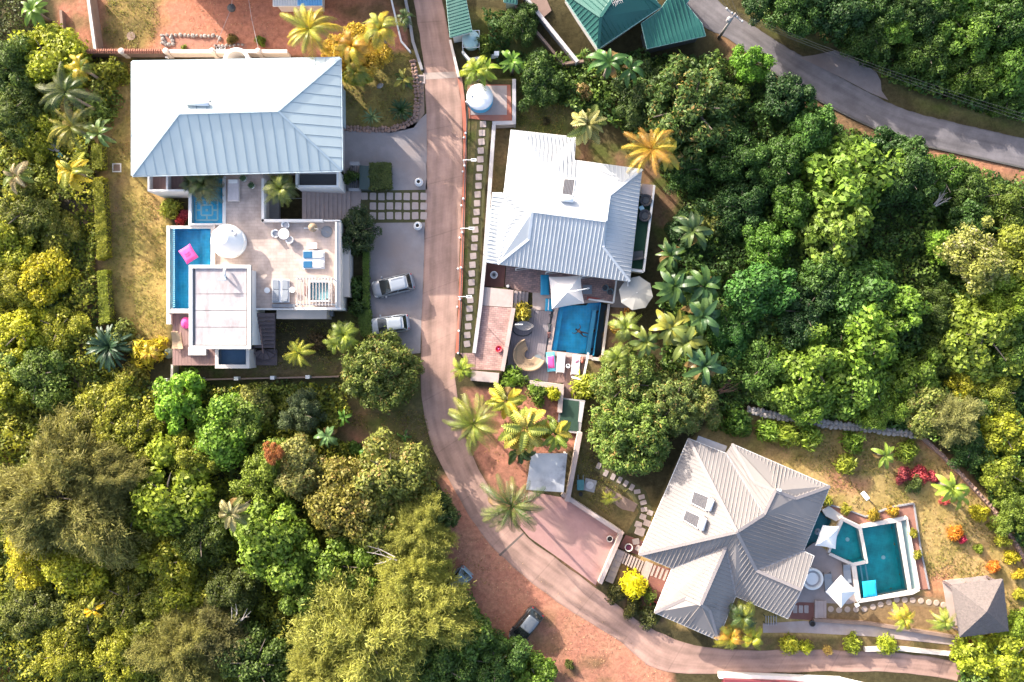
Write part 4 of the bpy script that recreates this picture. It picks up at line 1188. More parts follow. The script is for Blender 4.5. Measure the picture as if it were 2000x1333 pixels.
for a, b in ((330, 398), (398, 467), (467, 537), (537, 605), (605, 668)):
 y = lambda x: 742 - (x - 330) * 0.022
 g = G(); g.bar(P(a + 5, y(a) + 1, 0.35), P(b - 5, y(b) + 1, 0.35), 0.14, 0.8); g.obj('panel', M_BROWNW, fn)
for a in (330, 398, 467, 537, 605):
 g = G(); c = P(a, 742 - (a - 330) * 0.022, 0); g.box((c.x, c.y, 0.45), (0.3, 0.3, 1.0)); g.box((c.x, c.y, 0.99), (0.40, 0.34, 0.08)); g.obj('post', M_WHITE, fn)
fn2 = thing('low_wall', 'short low pale wall dropping from the wooden deck corner to the fence', 'wall', P(342, 725, 0))
G().bar(P(342, 712, 0.7), P(341, 742, 0.7), 0.22, 1.6).obj('coping', M_BEIGE, fn2)

# ---- terrace furniture
M_FABW = mat('white_fabric', (0.80, 0.78, 0.75), (0.74, 0.72, 0.69), 0.9, 2, 5, 0.1)
M_FABG = mat('grey_cushion', (0.24, 0.265, 0.30), (0.20, 0.22, 0.255), 0.9, 3, 5, 0.15)
M_FABL = mat('light_grey_cushion', (0.46, 0.44, 0.45), (0.40, 0.385, 0.40), 0.9, 3, 5, 0.15)
M_FABB = mat('deep_blue_towel', (0.02, 0.12, 0.24), (0.015, 0.095, 0.20), 0.95, 4, 5, 0.2)
M_PINKF = mat('hot_pink_fabric', (0.78, 0.09, 0.33), (0.66, 0.06, 0.27), 0.75, 2.5, 5, 0.15)
M_WICK = mat('tan_wicker', (0.42, 0.30, 0.19), (0.27, 0.185, 0.115), 0.85, 14, 4, 0.5, 40, stretch=(1, 3, 1))
M_WICKD = mat('dark_wicker', (0.07, 0.065, 0.068), (0.045, 0.042, 0.045), 0.8, 14, 4, 0.5, 40)

t = thing('daybed', 'big round white daybed with a ring shaped fabric canopy beside the narrow pool', 'daybed', P(452, 475, ZT))
c = P(452, 474, ZT)
G().lathe(c, [(1.45, 0.03), (1.5, 0.1), (1.5, 0.38), (1.42, 0.46), (1.0, 0.50), (0.0, 0.52)], 40).obj('mattress', M_FABW, t, smooth=True)
o = c + Vector((-0.32, 0.22, 0)); g = G()
vs = []; fs = []
for i, (r, z, k) in enumerate(((0.52, 2.1, 1), (0.60, 2.14, 1), (0.66, 2.08, 0.95), (1.1, 1.72, 0.4), (1.52, 1.36, 0), (1.55, 1.28, 0))):
 cc = c.lerp(o, k)
 for q in range(36):
  a = 2 * math.pi * q / 36; rr = r * (1 + 0.015 * (q % 3 == 0))
  vs.append((cc.x + rr * math.cos(a), cc.y + rr * math.sin(a), ZT + z))
 if i:
  for q in range(36): fs.append(((i - 1) * 36 + q, (i - 1) * 36 + (q + 1) % 36, i * 36 + (q + 1) % 36, i * 36 + q))
g.add(vs, fs).obj('canopy', M_FABW, t, smooth=True)
g = G()
for q in range(6):
 a = math.pi * q / 3; g.tube([c + Vector((1.48 * math.cos(a), 1.48 * math.sin(a), 0.1)), c + Vector((1.5 * math.cos(a), 1.5 * math.sin(a), 1.3))], 0.025, 5)
g.obj('frame', M_WHITE, t)
for q, a in enumerate((0.6, 1.1)):
 cc = c + Vector((1.05 * math.cos(a), 1.05 * math.sin(a), 1.78)); 
 G().ball(cc, 0.2, 10, 6, 0.35).obj('cushion', M_FABL, t, smooth=True)

t = thing('dining_table', 'small round white table between three white tub chairs on the terrace', 'table', P(558, 459, ZT))
c = P(558, 459, ZT); G().lathe(c, [(0.0, 0.70), (0.5, 0.70), (0.52, 0.73), (0.5, 0.76), (0.0, 0.76)], 28).obj('tabletop', M_TANK, t)
G().lathe(c, [(0.28, 0.03), (0.28, 0.06), (0.05, 0.1), (0.05, 0.69)], 16).obj('pedestal', M_TANK, t)
def tub_chair(px, py, face, label, z=ZT, m=M_TANK, mc=M_FABL, g_='white tub chairs round the terrace table', s=1.0):
 c = P(px, py, z); t = thing('tub_chair', label, 'chair', c, g_, face, (s, s, s))
 g = G(); N = 15; vs = []; fs = []
 for i in range(N):                     # a shell open towards +x
  a = math.radians(55 + 250 * i / (N - 1)); hb = 0.72 if 4 <= i <= 10 else 0.60
  for r, zz in ((0.30, 0.08), (0.38, hb), (0.31, hb), (0.25, 0.40)):
   vs.append((r * math.cos(a), r * math.sin(a), zz))
  if i:
   k = 4 * (i - 1); fs += [(k + j, k + j + 1, k + 5 + j, k + 4 + j) for j in range(3)]
 fs += [(0, 1, 2, 3), (4 * N - 1, 4 * N - 2, 4 * N - 3, 4 * N - 4)]
 g.add(vs, fs).obj('shell', m, t, local=True)
 G().lathe((0.03, 0, 0), [(0.27, 0.34), (0.29, 0.40), (0.25, 0.45), (0, 0.46)], 16).obj('seat', mc, t, local=True)
 G().lathe((0, 0, 0), [(0.26, 0.03), (0.30, 0.09), (0.28, 0.34)], 16).obj('base', m, t, local=True)
tub_chair(560, 441, -math.pi / 2, 'white tub chair on the house side of the round terrace table')
tub_chair(541, 458, 0, 'white tub chair on the pool side of the round terrace table')
tub_chair(568, 470, math.pi * 0.72, 'white tub chair turned away from the house at the round terrace table')

t = thing('hanging_chair', 'straw coloured egg chair hanging from a slender curved stand on the terrace', 'chair', P(628, 450, ZT))
g = G(); c = P(615, 447, ZT)
g.ball(c + Vector((0, 0, 0.95)), 0.42, 16, 9, 1.25); g.obj('basket', M_WICK, t, smooth=True)
g = G(); b = P(638, 453, ZT + 0.05)
g.lathe(b, [(0.52, 0.0), (0.55, 0.03), (0.52, 0.06), (0.49, 0.03)], 26); g.obj('base', M_GREY, t)
g = G(); g.tube([P(641, 455, ZT + .06), P(642, 456, ZT + 1.2), P(636, 452, ZT + 2.0), P(622, 448, ZT + 2.2), P(615, 447, ZT + 1.95)], 0.03, 6); g.obj('stand', M_GREY, t)
G().tube([P(615, 447, ZT + 1.42), P(615, 447, ZT + 1.95)], 0.012, 5).obj('chain', M_GREY, t)
G().box(P(600, 446, ZT + 0.12), (0.6, 0.1, 0.08)).obj('footrest', M_FABW, t)

def sunbed_pair(cx, cy, L, W, rot, label, mfoot, mhead, ang=0.12):
 c = P(cx, cy, ZT); t = thing('double_sunbed', label, 'sunbed', c, None, rot)
 G().box((0, 0, 0.20), (L, W, 0.12)).obj('frame', M_TANK, t, local=True, bevel=0.02)
 for x in (-1, 1):
  for y in (-1, 1): G().box((x * (L / 2 - 0.1), y * (W / 2 - 0.1), 0.085), (0.07, 0.07, 0.11)).obj('leg', M_TANK, t, local=True)
 for y in (-1, 1):
  yy = y * (W / 4 + 0.02)
  G().box((-L * 0.27, yy, 0.325), (L * 0.42, W * 0.36, 0.12)).obj('foot_mattress', mfoot, t, local=True, bevel=0.03)
  R = Matrix.Rotation(-ang, 3, 'Y')
  G().box((L * 0.21, yy, 0.36), (L * 0.53, W * 0.36, 0.12), M=R).obj('head_mattress', mhead, t, local=True, bevel=0.03)
  G().box((L * 0.40, yy, 0.50), (L * 0.13, W * 0.30, 0.10), M=R).obj('pillow', M_FABW if mfoot is M_FABB else M_FABG, t, local=True, bevel=0.04)
sunbed_pair(614, 508, 2.05, 1.75, 0.0, 'double sunbed with deep blue towels over its foot ends', M_FABB, M_FABL)
sunbed_pair(549.5, 569, 2.15, 1.65, -math.pi / 2, 'double sunbed with slate grey mattresses between two small round tables', M_FABG, M_FABG)
def side_table(px, py, r, label, z=ZT, m=None):
 c = P(px, py, z); t = thing('side_table', label, 'table', c)
 G().lathe(c, [(0.0, 0.42), (r, 0.42), (r, 0.46), (0, 0.46)], 22).obj('tabletop', m or M_TANK, t)
 G().lathe(c, [(r * .7, 0.03), (r * .7, 0.05), (0.04, 0.07), (0.04, 0.41)], 14).obj('pedestal', m or M_TANK, t)
side_table(524, 568, 0.27, 'small round white table on the pool side of the slate grey sunbed')
side_table(573, 567, 0.27, 'small round white table between the slate grey sunbed and the pergola')
t = thing('side_table', 'low square white side table beside the blue towelled sunbed', 'table', P(611, 482, ZT))
c = P(611, 481, ZT); G().box((c.x, c.y, ZT + 0.36), (0.9, 0.55, 0.05)).obj('tabletop', M_TANK, t)
for x in (-1, 1):
 for y in (-1, 1): G().box((c.x + x * 0.38, c.y + y * 0.2, ZT + 0.185), (0.05, 0.05, 0.29)).obj('leg', M_TANK, t)
t = thing('step_bench', 'long low dark edged bench step at the south edge of the terrace', 'bench', P(555, 598, ZT))
G().box(P(554, 597.5, ZT + 0.22), (2.2, 0.32, 0.08)).obj('seat', M_GREY, t)
for x in (533, 575): G().box(P(x, 597.5, ZT + 0.105), (0.1, 0.28, 0.15)).obj('leg', M_GREY, t)

ht = thing('hot_tub', 'square white hot tub with pale green water under the pergola slats', 'hot tub', P(624, 572, ZT))
zz = ZT + 0.75
I = [p.xy for p in PL([(605, 552), (641, 552), (641, 587), (605, 587)], zz)]; O = offset(I, 0.13)
g = G(); ring(g, [(p.x, p.y) for p in I], [(p.x, p.y) for p in O], ZT + 0.03, zz); g.obj('shell', M_TANK, ht, bevel=0.03)
Ii = offset(I, -0.01); g = G(); g.prism([(p.x, p.y) for p in Ii], ZT + 0.05, zz - 0.5); g.obj('floor', mat('tub_floor', (0.40, 0.52, 0.52), (0.30, 0.44, 0.46), 0.5, 1.5), ht)
G().add([(p.x, p.y, zz - 0.12) for p in Ii], [(0, 1, 2, 3)]).obj('water', W_GREY, ht)
for (a, b) in ((607, 554), (639, 554), (607, 585), (639, 585)): G().lathe(P(a, b, zz - 0.05), [(0.1, -0.1), (0.1, 0.03), (0.0, 0.05)], 10).obj('headrest', M_DKGREY, ht)
G().box(P(597, 568, ZT + 0.15), (0.35, 0.8, 0.24)).obj('step', M_WOODR, ht)
pg = thing('pergola', 'open pergola of thin parallel slats shading the square hot tub', 'pergola', P(615, 570, ZT))
zp = 5.2
for k in range(12):
 x = 581 + k * 6.1
 G().bar(P(x, 541, zp), P(x, 598, zp), 0.07, 0.14).obj('slat', mat('grey_timber', (0.42, 0.375, 0.35), (0.33, 0.29, 0.275), 0.8, 2), pg)
for y in (545, 595): G().bar(P(578, y, zp - 0.15), P(651, y, zp - 0.15), 0.1, 0.14).obj('beam', M_WHITE, pg)
for (a, b) in ((580, 545), (649, 545), (580, 595), (649, 595)): 
 A = P(a, b, zp - 0.2); G().bar(Vector((A.x, A.y, ZT + 0.03)), A, 0.09).obj('post', M_WHITE, pg)

t = thing('pool_float', 'square hot pink inflatable cushion drifting in the narrow blue pool', 'pool float', P(369, 497, zw))
c = P(369, 497, zw)
def pillow(L, W, T, n=10, pinch=0.06):
 vs = []; fs = []
 for sgn in (1, -1):
  for i in range(n + 1):
   for j in range(n + 1):
    u = 2 * i / n - 1; v = 2 * j / n - 1
    k = (1 - u ** 4) * (1 - v ** 4)
    x = u * L / 2 * (1 - pinch * (1 - u * u) * 0 - pinch * (1 - v * v) * 0.9 * abs(u)); y = v * W / 2 * (1 - pinch * (1 - u * u) * 0.9 * abs(v))
    vs.append((x, y, sgn * T / 2 * k ** 0.5))
 m = (n + 1) ** 2
 for s in (0, 1):
  for i in range(n):
   for j in range(n):
    a = s * m + i * (n + 1) + j; q = (a, a + n + 1, a + n + 2, a + 1)
    fs.append(q if s == 0 else q[::-1])
 return vs, fs
g = G(); vs, fs = pillow(1.55, 1.30, 0.42); R = Matrix.Rotation(math.radians(-57), 3, 'Z')
g.add([R @ Vector(v) + c + Vector((0, 0, 0.12)) for v in vs], fs).obj('cushion', M_PINKF, t, smooth=True)
g = G()
for s in (-1, 1): g.tube([c + R @ Vector((s * 0.1, -0.25, 0.34)), c + R @ Vector((s * 0.1, 0, 0.38)), c + R @ Vector((s * 0.1, 0.25, 0.34))], 0.02, 5)
g.obj('handle', M_PINKF, t)
t = thing('bean_bag', 'hot pink bean bag on the reddish deck against the pavilion', 'bean bag', P(364, 631, zd))
c = P(364, 631, zd); g = G(); g.lathe(c, [(0.35, 0.0), (0.46, 0.12), (0.45, 0.3), (0.3, 0.5), (0.12, 0.62), (0, 0.66)], 14, 0.95, 1.25); g.obj('cover', M_PINKF, t, smooth=True)
G().lathe(c + Vector((0, 0, 0.65)), [(0.06, 0), (0.04, 0.06), (0.07, 0.1), (0, 0.1)], 8).obj('knot', M_PINKF, t)
t = thing('wicker_lounger', 'curved tan wicker lounge chair on the reddish deck', 'lounger', P(347, 665, zd))
g = G(); n = 9; vs = []; fs = []
for k in range(n):
 s = k / (n - 1); y = 648 + s * 34; w = 0.33 + 0.22 * s; z = zd + 0.75 - 0.5 * math.sin(s * 2.2) 
 for q in (-1, 0, 1): 
  p = P(347 + 3 * s, y, zd); vs.append((p.x + q * w, p.y, z + 0.12 * abs(q)))
 if k: fs += [(3 * k - 3, 3 * k - 2, 3 * k + 1, 3 * k), (3 * k - 2, 3 * k - 1, 3 * k + 2, 3 * k + 1)]
o = g.add(vs, fs).obj('seat', M_WICK, t); sm = o.modifiers.new('thick', 'SOLIDIFY'); sm.thickness = 0.06
g = G()
for x in (-1, 1): g.bar(P(347 + x * 5, 650, zd + 0.03), P(349 + x * 8, 682, zd + 0.03), 0.06); g.bar(P(349 + x * 8, 680, zd + 0.05), P(349 + x * 8, 680, zd + 0.45), 0.05)
g.obj('frame', M_WICK, t)
t = thing('crate_bench', 'white slatted bench with two open compartments on the deck by the pavilion', 'bench', P(386, 690, zd))
c = P(388, 688, zd)
for k in range(5): G().box((c.x, c.y + 0.36 - k * 0.145, zd + 0.47), (1.65, 0.13, 0.04)).obj('slat', M_WHITE, t)
g = G()
for x in (-0.8, 0, 0.8): g.box((c.x + x, c.y + 0.04, zd + 0.24), (0.05, 0.7, 0.4))
g.box((c.x, c.y + 0.04, zd + 0.06), (1.62, 0.68, 0.03)); g.obj('frame', M_CREAM, t)
t = thing('bean_bag', 'dull green bean bag on the grass beside the deck corner', 'bean bag', P(331, 691, 0))
c = P(331, 691, 0); G().lathe(c, [(0.4, 0.0), (0.52, 0.15), (0.45, 0.4), (0.2, 0.6), (0, 0.62)], 14).obj('cover', mat('sage_canvas', (0.20, 0.25, 0.20), rough=0.9), t, smooth=True)
G().lathe(c + Vector((0, 0, 0.6)), [(0.05, 0), (0.03, 0.05), (0.06, 0.08), (0, 0.08)], 8).obj('knot', MATS['sage_canvas'], t)
t = thing('chaise_longue', 'plain pinkish white rectangular daybed near the house wall', 'daybed', P(458, 372, ZT))
c = P(458, 373, ZT); G().box((c.x, c.y, ZT + 0.36), (1.05, 2.05, 0.2)).obj('mattress', mat('blush_fabric', (0.66, 0.57, 0.55), rough=0.9), t, bevel=0.05)
G().box((c.x, c.y, ZT + 0.17), (1.1, 2.1, 0.16)).obj('frame', M_CREAM, t, bevel=0.02)
G().box((c.x, c.y + 0.8, ZT + 0.50), (0.85, 0.35, 0.09)).obj('pillow', M_FABW, t, bevel=0.04)
for k, (a, b, lb) in enumerate(((478, 350, 'white potted plant close to the eave beside the blush daybed'), (494, 364, 'white potted plant standing between the blush daybed and the lit palm'))):
 t = thing('potted_plant', lb, 'plant', P(a, b, ZT))
 G().lathe(P(a, b, ZT), [(0.18, 0.03), (0.3, 0.25), (0.27, 0.5), (0.22, 0.5), (0.2, 0.4), (0, 0.4)], 16).obj('pot', M_TANK, t, smooth=True)
 f = bpy.data.objects.new('foliage', CROWN['spike0'][0]); col.objects.link(f); f.parent = t; f.scale = (0.35, 0.35, 0.4); f.location = (0, 0, 0.45); f.color = (0.10, 0.16, 0.09, 1)
# lawn details west of the villa
t = thing('inspection_cover', 'square brown drain cover in a white frame on the lawn by the hedge', 'drain cover', P(228, 328, 0))
g = G(); c = P(228, 328, 0.05); I = [(c.x + a * .33, c.y + b * .33) for a, b in ((-1, -1), (1, -1), (1, 1), (-1, 1))]; ring(g, I, [(c.x + a * .43, c.y + b * .43) for a, b in ((-1, -1), (1, -1), (1, 1), (-1, 1))], -0.05, 0.07); g.obj('frame', M_WHITE, t)
G().box((c.x, c.y, 0.02), (0.655, 0.655, 0.06)).obj('lid', M_BROWNW, t)
t = thing('inspection_cover', 'square dark drain cover in a pale frame beside the pink bromeliad', 'drain cover', P(194, 173, 0))
g = G(); c = P(194, 173, 0.05); ring(g, [(c.x + a * .28, c.y + b * .28) for a, b in ((-1, -1), (1, -1), (1, 1), (-1, 1))], [(c.x + a * .36, c.y + b * .36) for a, b in ((-1, -1), (1, -1), (1, 1), (-1, 1))], -0.05, 0.07); g.obj('frame', M_WHITE, t)
G().box((c.x, c.y, 0.02), (0.555, 0.555, 0.06)).obj('lid', M_DKGREY, t)

# ================================================================ MIDDLE VILLA (white corrugated roof)
M_ROOFB = mat('white_roof_sheet', (0.47, 0.49, 0.505), (0.39, 0.41, 0.425), 0.55, 0.6, 8, 0.03, spec=0.3, c3=(0.40, 0.41, 0.42))
M_ROOFB2 = mat('white_roof_flashing', (0.52, 0.55, 0.58), rough=0.5)
vb = thing('villa', 'white corrugated roofed villa with a solar heater and a patio pool below', 'house', P(1100, 420, ZB))
E = 2.2; RZ = E + 2.2; GB = E + 1.3
B = dict(a=P(998, 254, 1.5), b=P(1125, 268, 1.6), c=P(1122, 313, E), d=P(1254, 331, E), e=P(1190, 382, GB), f=P(1183, 432, RZ), g=P(1178, 483, GB), h=P(1230, 550, E),
  i=P(972, 516, E), j=P(1033, 467, GB), k=P(1040, 413, RZ), l=P(948, 512, E), m=P(962, 376, E), n=P(984, 377, E + 0.28), o=P(1046, 362, RZ - 0.8))
for k_, q_ in (('j', (1033, 467)), ('g', (1178, 483)), ('f', (1183, 432))): B[k_] = on_plane(B['i'], B['h'], B['k'], *q_)
fp = [P(*q, E).xy for q in ((1006, 268), (1116, 280), (1114, 325), (1240, 341), (1218, 535), (980, 505), (958, 502), (972, 388), (992, 388))]
G().prism([(p.x, p.y) for p in fp], ZB - 0.2, 1.35).obj('wall', M_WHITE, vb)
fp2 = [P(*q, E).xy for q in ((1000, 325), (1114, 326), (1240, 342), (1218, 535), (980, 505), (990, 400))]
G().prism([(p.x, p.y) for p in fp2], 1.351, E - 0.02).obj('upper_wall', M_WHITE, vb)
roofB = G()
for s, t_ in (('a', 'b'), ('b', 'c'), ('c', 'd'), ('d', 'h'), ('h', 'i'), ('i', 'l'), ('l', 'm'), ('n', 'a')):
 roofB.bar(B[s] - Vector((0, 0, 0.14)), B[t_] - Vector((0, 0, 0.14)), 0.06, 0.2)
roofB = roofB.obj('roof', M_WHITE, vb)
roof_slope(roofB, [B['i'], B['h'], B['g'], B['f'], B['k'], B['j']], M_ROOFB, 0.37, 0.12, 0.05)
roof_slope(roofB, [B['h'], B['d'], B['e'], B['g']], M_ROOFB, 0.37, 0.12, 0.05)
roof_slope(roofB, [B['a'], B['n'], B['o'], B['k'], B['f'], B['e'], B['d'], B['c'], B['b']], M_ROOFB, 0.37, 0.10, 0.028)
roof_slope(roofB, [B['l'], B['i'], B['j'], B['k'], B['o'], B['n'], B['m']], M_ROOFB, 0.37, 0.10, 0.04)
for tri in (('e', 'f', 'g'),): G().add([B[q] for q in tri] + [B[q] - Vector((0.05, 0, 0)) for q in tri], [(0, 1, 2), (5, 4, 3), (0, 3, 4, 1), (1, 4, 5, 2)]).obj('gablet', M_WHITE, roofB)
caps(roofB, [(B['k'], B['f']), (B['d'], B['e']), (B['e'], B['g']), (B['g'], B['h']), (B['i'], B['j']), (B['j'], B['k']), (B['e'], B['f'])], M_ROOFB2, 0.24, 0.06)
for cy in (6.0, 9.5): window(vb, (P(1222, 400, E).x + 0.3, cy, 0.6), 1.4, 1.8, (1, 0))
for px in (1030, 1090, 1160):
 A = P(px, 513 + (px - 980) * 0.126, E); window(vb, (A.x, A.y - 0.05, 0.2), 2.2, 2.2, (0.13, -0.99))
# rooftop solar heater
def solar(label, corners, tank, pl, group=None, up=0.22):
 """corners of the collector (4 px points) and the two ends of its tank"""
 q = [on_plane(*pl, *c, up) for c in corners]; t = thing('solar_water_heater', label, 'water heater', q[0], group)
 def quad(k0, k1, up):
  def at(u, v): return (q[0] * (1 - u) + q[1] * u) * (1 - v) + (q[3] * (1 - u) + q[2] * u) * v + Vector((0, 0, up))
  return [at(k0, k0), at(k1, k0), at(k1, k1), at(k0, k1)]
 top = quad(0, 1, 0); g = G(); g.add(top + [p - Vector((0, 0, 0.1)) for p in top], [(0, 1, 2, 3), (7, 6, 5, 4), (0, 4, 5, 1), (1, 5, 6, 2), (2, 6, 7, 3), (3, 7, 4, 0)]); g.obj('collector_frame', M_TANK, t)
 pn = quad(0.06, 0.94, 0.012); g = G(); g.add(pn + [p - Vector((0, 0, 0.02)) for p in pn], [(0, 1, 2, 3), (7, 6, 5, 4), (0, 4, 5, 1), (1, 5, 6, 2), (2, 6, 7, 3), (3, 7, 4, 0)]); g.obj('collector_panel', M_SOLAR, t)
 g = G()
 for k in range(1, 7):
  f = k / 7; a = (pn[0] * (1 - f) + pn[1] * f); b = (pn[3] * (1 - f) + pn[2] * f); g.bar(a + Vector((0, 0, .01)), b + Vector((0, 0, .01)), 0.025, 0.02)
 g.obj('tubes', M_GREY, t)
 a, b = on_plane(*pl, *tank[0], up + .2), on_plane(*pl, *tank[1], up + .2); d = (b - a).normalized()
 g = G(); g.tube([a - d * 0.06, a, b, b + d * 0.06], [0.14, 0.25, 0.25, 0.14], 16); g.obj('cylinder', M_TANK, t, smooth=True)
 g = G()
 for s in (0.15, 0.85):
  p = a.lerp(b, s); g.bar(p - Vector((0, 0, 0.5)), p - Vector((0, 0, 0.2)), 0.06)
 g.tube([a - d * 0.05, a - d * 0.22, a - d * 0.22 - Vector((0, 0, 0.5))], 0.03, 6); g.obj('stand', M_GREY, t)
solar('solar heater with a dark panel and a tank on the white villa roof', [(1101, 348), (1124, 349), (1119, 384), (1096, 381)], [(1095, 388), (1119, 391)], (B['d'], B['f'], B['k']))
# east balcony with artificial grass
bal = thing('balcony', 'narrow balcony with green artificial grass and a white edge beside the white roof', 'balcony', P(1258, 440, 0))
zb = 0.9
bp_ = PL([(1236, 358), (1279, 362), (1258, 532), (1216, 527)], zb)
G().prism([(p.x, p.y) for p in bp_], ZB - 0.2, zb - 0.004).obj('base', M_WHITE, bal)
G().prism(PL([(1236, 382), (1274, 385), (1255, 527), (1216, 522)], zb), zb - 0.003, zb + 0.03).obj('artificial_grass', mat('artificial_grass', (0.018, 0.062, 0.032), (0.012, 0.045, 0.024), 0.95, 6), bal)
g = G(); A, C_, D = P(1278, 363, zb + .35), P(1257, 531, zb + .35), P(1225, 527, zb + .35)
for a, b in ((A, C_), (C_, D)): g.bar(a - Vector((0, 0, .3)), b - Vector((0, 0, .3)), 0.2, 0.75)
g.obj('parapet', M_WHITE, bal)
G().prism(PL([(1254, 359), (1276, 362), (1274, 383), (1252, 379)], zb + 0.3), zb, zb + 0.3).obj('end_slab', M_CONC, bal)
for k, (a, b, lb) in enumerate(((1260, 393, 'round dark wicker armchair nearer the pale end slab of the balcony'), (1258, 423, 'round dark wicker armchair below the blue cushion on the balcony'))):
 t = thing('armchair', lb, 'chair', P(a, b, zb), 'wicker armchairs on the balcony'); c = P(a, b, zb + 0.03)
 G().lathe(c, [(0.45, 0.0), (0.56, 0.2), (0.60, 0.55), (0.55, 0.58), (0.42, 0.42), (0.36, 0.36), (0.36, 0.30)], 20).obj('shell', M_WICKD, t, smooth=True)
 G().lathe(c, [(0.35, 0.31), (0.37, 0.38), (0.30, 0.42), (0, 0.42)], 16).obj('cushion', M_DKGREY, t)
t = thing('side_table', 'pale blue square table between the two wicker armchairs', 'table', P(1252, 408, zb)); c = P(1252, 408, zb)
R = Matrix.Rotation(0.5, 3, 'Z')
G().box((c.x, c.y, zb + 0.42), (0.42, 0.42, 0.05), M=R).obj('tabletop', mat('pale_blue', (0.40, 0.62, 0.68), rough=0.6), t)
for x in (-1, 1):
 for y in (-1, 1): v = R @ Vector((x * .16, y * .16, 0)); G().box((c.x + v.x, c.y + v.y, zb + 0.21), (0.04, 0.04, 0.36)).obj('leg', M_GREY, t)
t = thing('garden_sofa', 'dark low sofa at the shaded south end of the balcony', 'sofa', P(1243, 500, zb)); c = P(1241, 500, zb)
G().box((c.x, c.y, zb + 0.2), (1.5, 0.8, 0.28), 0.12).obj('seat', M_DKGREY, t, bevel=0.04)
G().box((c.x, c.y - 0.38, zb + 0.55), (1.5, 0.18, 0.4), 0.12).obj('backrest', M_WICKD, t, bevel=0.04)

# ---- patio, steps, pool of the middle villa
def bsheet(name, q, z, m, th=0.2):
 return tag(G().prism(PL(q, z), z - th, z).obj(name, m), kind='structure')
bsheet('brick_patio', [(989, 515), (1246, 545), (1205, 597), (1180, 590), (1095, 597), (1090, 606), (1064, 606), (1040, 572), (1004, 566), (986, 562)], ZB + 0.03, M_BRICK2)
bsheet('terracotta_floor', [(946, 508), (988, 513), (984, 563), (941, 559)], ZB + 0.04, mat('terracotta', (0.21, 0.085, 0.065), (0.16, 0.062, 0.048), 0.8, 1.5, 7, 0.1, world=True))
bsheet('paved_corner', [(1040, 572), (1064, 573), (1085, 578), (1092, 597), (1090, 606), (1040, 606)], ZB + 0.034, M_CONC)
bsheet('side_paving', [(1205, 545), (1250, 548), (1240, 603), (1192, 600)], ZB + 0.036, mat('dull_paving', (0.27, 0.225, 0.205), (0.20, 0.165, 0.15), 0.9, 1.2, 7, 0.1, world=True))
stb = thing('patio_steps', 'short flight of concrete steps from the brick drive down to the patio', 'steps', P(1020, 580, ZB))
for k in range(4):
 x = 1004.5 + k * 7; z = ZB + 0.95 - 0.24 * k
 G().prism(PL([(x, 568 + k), (x + 6.7, 568 + k), (x + 4.2, 603), (x - 2.5, 603)], z), ZB - 0.1, z).obj('tread', M_STEP, stb)
dkb = thing('wooden_deck', 'weathered grey plank deck between the brick drive wall and the pool', 'deck', P(1040, 670, ZB))
zk = ZB + 0.14
for k in range(19):
 x = 1001 + k * 4.55; yt = 603 + (k > 8) * 4; yb = 748
 sk = -18 * (yb - yt) / 145
 if k < 16: G().prism(PL([(x + 3, yt), (x + 7.3, yt), (x + 7.3 - 20, yb), (x + 3 - 20, yb)], zk), zk - 0.12, zk).obj('plank', M_WOOD, dkb)
for k in range(15):
 x = 1060 + k * 5.6
 G().prism(PL([(x, 697.5), (x + 5.3, 697.5), (x + 3.0 - 5, 748), (x - 2.3 - 5, 748)], zk - 0.002), zk - 0.12, zk - 0.002).obj('plank', M_WOOD if k < 3 else M_WOODR, dkb)
for k in range(6):
 x = 1094 + k * 5.6
 G().prism(PL([(x, 748.5), (x + 5.3, 748.5), (x + 3.0, 785), (x - 2.3, 785)], zk - 0.01), zk - 0.12, zk - 0.01).obj('plank', M_WOODR, dkb)
G().prism(PL([(1000, 604), (1086, 607), (1075, 697), (1148, 704), (1138, 748), (985, 748)], ZB), ZB - 0.3, ZB + 0.01).obj('base', M_DKGREY, dkb)
pb = thing('swimming_pool', 'rectangular blue pool with a swimmer beside the grey plank deck', 'pool', P(1125, 645, ZB))
zw = ZB - 0.02
pool(pb, POOL_B, zw, 1.5, M_POOLT, W_BLUE)
Bq = [p.xy for p in PL(POOL_B, zw)]; g = G()
cw = [((1083.5, 596), (1091.5, 596.5), (1076.5, 685), (1068, 684.5)), ((1068, 685), (1076.8, 685), (1157, 694.6), (1156, 702), (1066, 695)), ((1092, 590), (1180, 584), (1180, 590), (1092, 596.5))]
for q in cw: g.prism(PL(q, zw), ZB - 0.2, zw + 0.13)
g.obj('coping', M_CONC, pb)
G().prism(PL([(1092.5, 598), (1101, 597.5), (1087, 686), (1078, 685)], zw - 0.45), zw - 1.4, zw - 0.45).obj('pool_step', M_POOLT, pb)
pool(pb, TROUGH_B, zw - 0.35, 1.0, mat('trough_dark', (0.05, 0.085, 0.095), rough=0.6), W_GREY, 'overflow_trough', 'trough_water')
g = G(); g.prism(PL([(1172.3, 591), (1174, 591.5), (1159.8, 695), (1157.3, 694.5)], zw + 0.02), zw - 1.4, zw + 0.02); g.obj('overflow_edge', M_POOLD, pb)
G().prism(PL([(1157.5, 606), (1165, 605), (1152, 693), (1144, 692)], zw - 0.2), zw - 1.4, zw - 0.2).obj('pool_bench', mat('bench_mosaic', (0.10, 0.46, 0.62), rough=0.5), pb)
g = G()
for q in ([(1187.5, 594), (1192, 594), (1178, 705), (1173.6, 705)], [(1156, 697.5), (1175, 699), (1174, 706), (1156, 704)]): g.prism(PL(q, ZB + 0.25), ZB - 0.3, ZB + 0.25)
g.obj('outer_wall', M_BEIGE, pb)
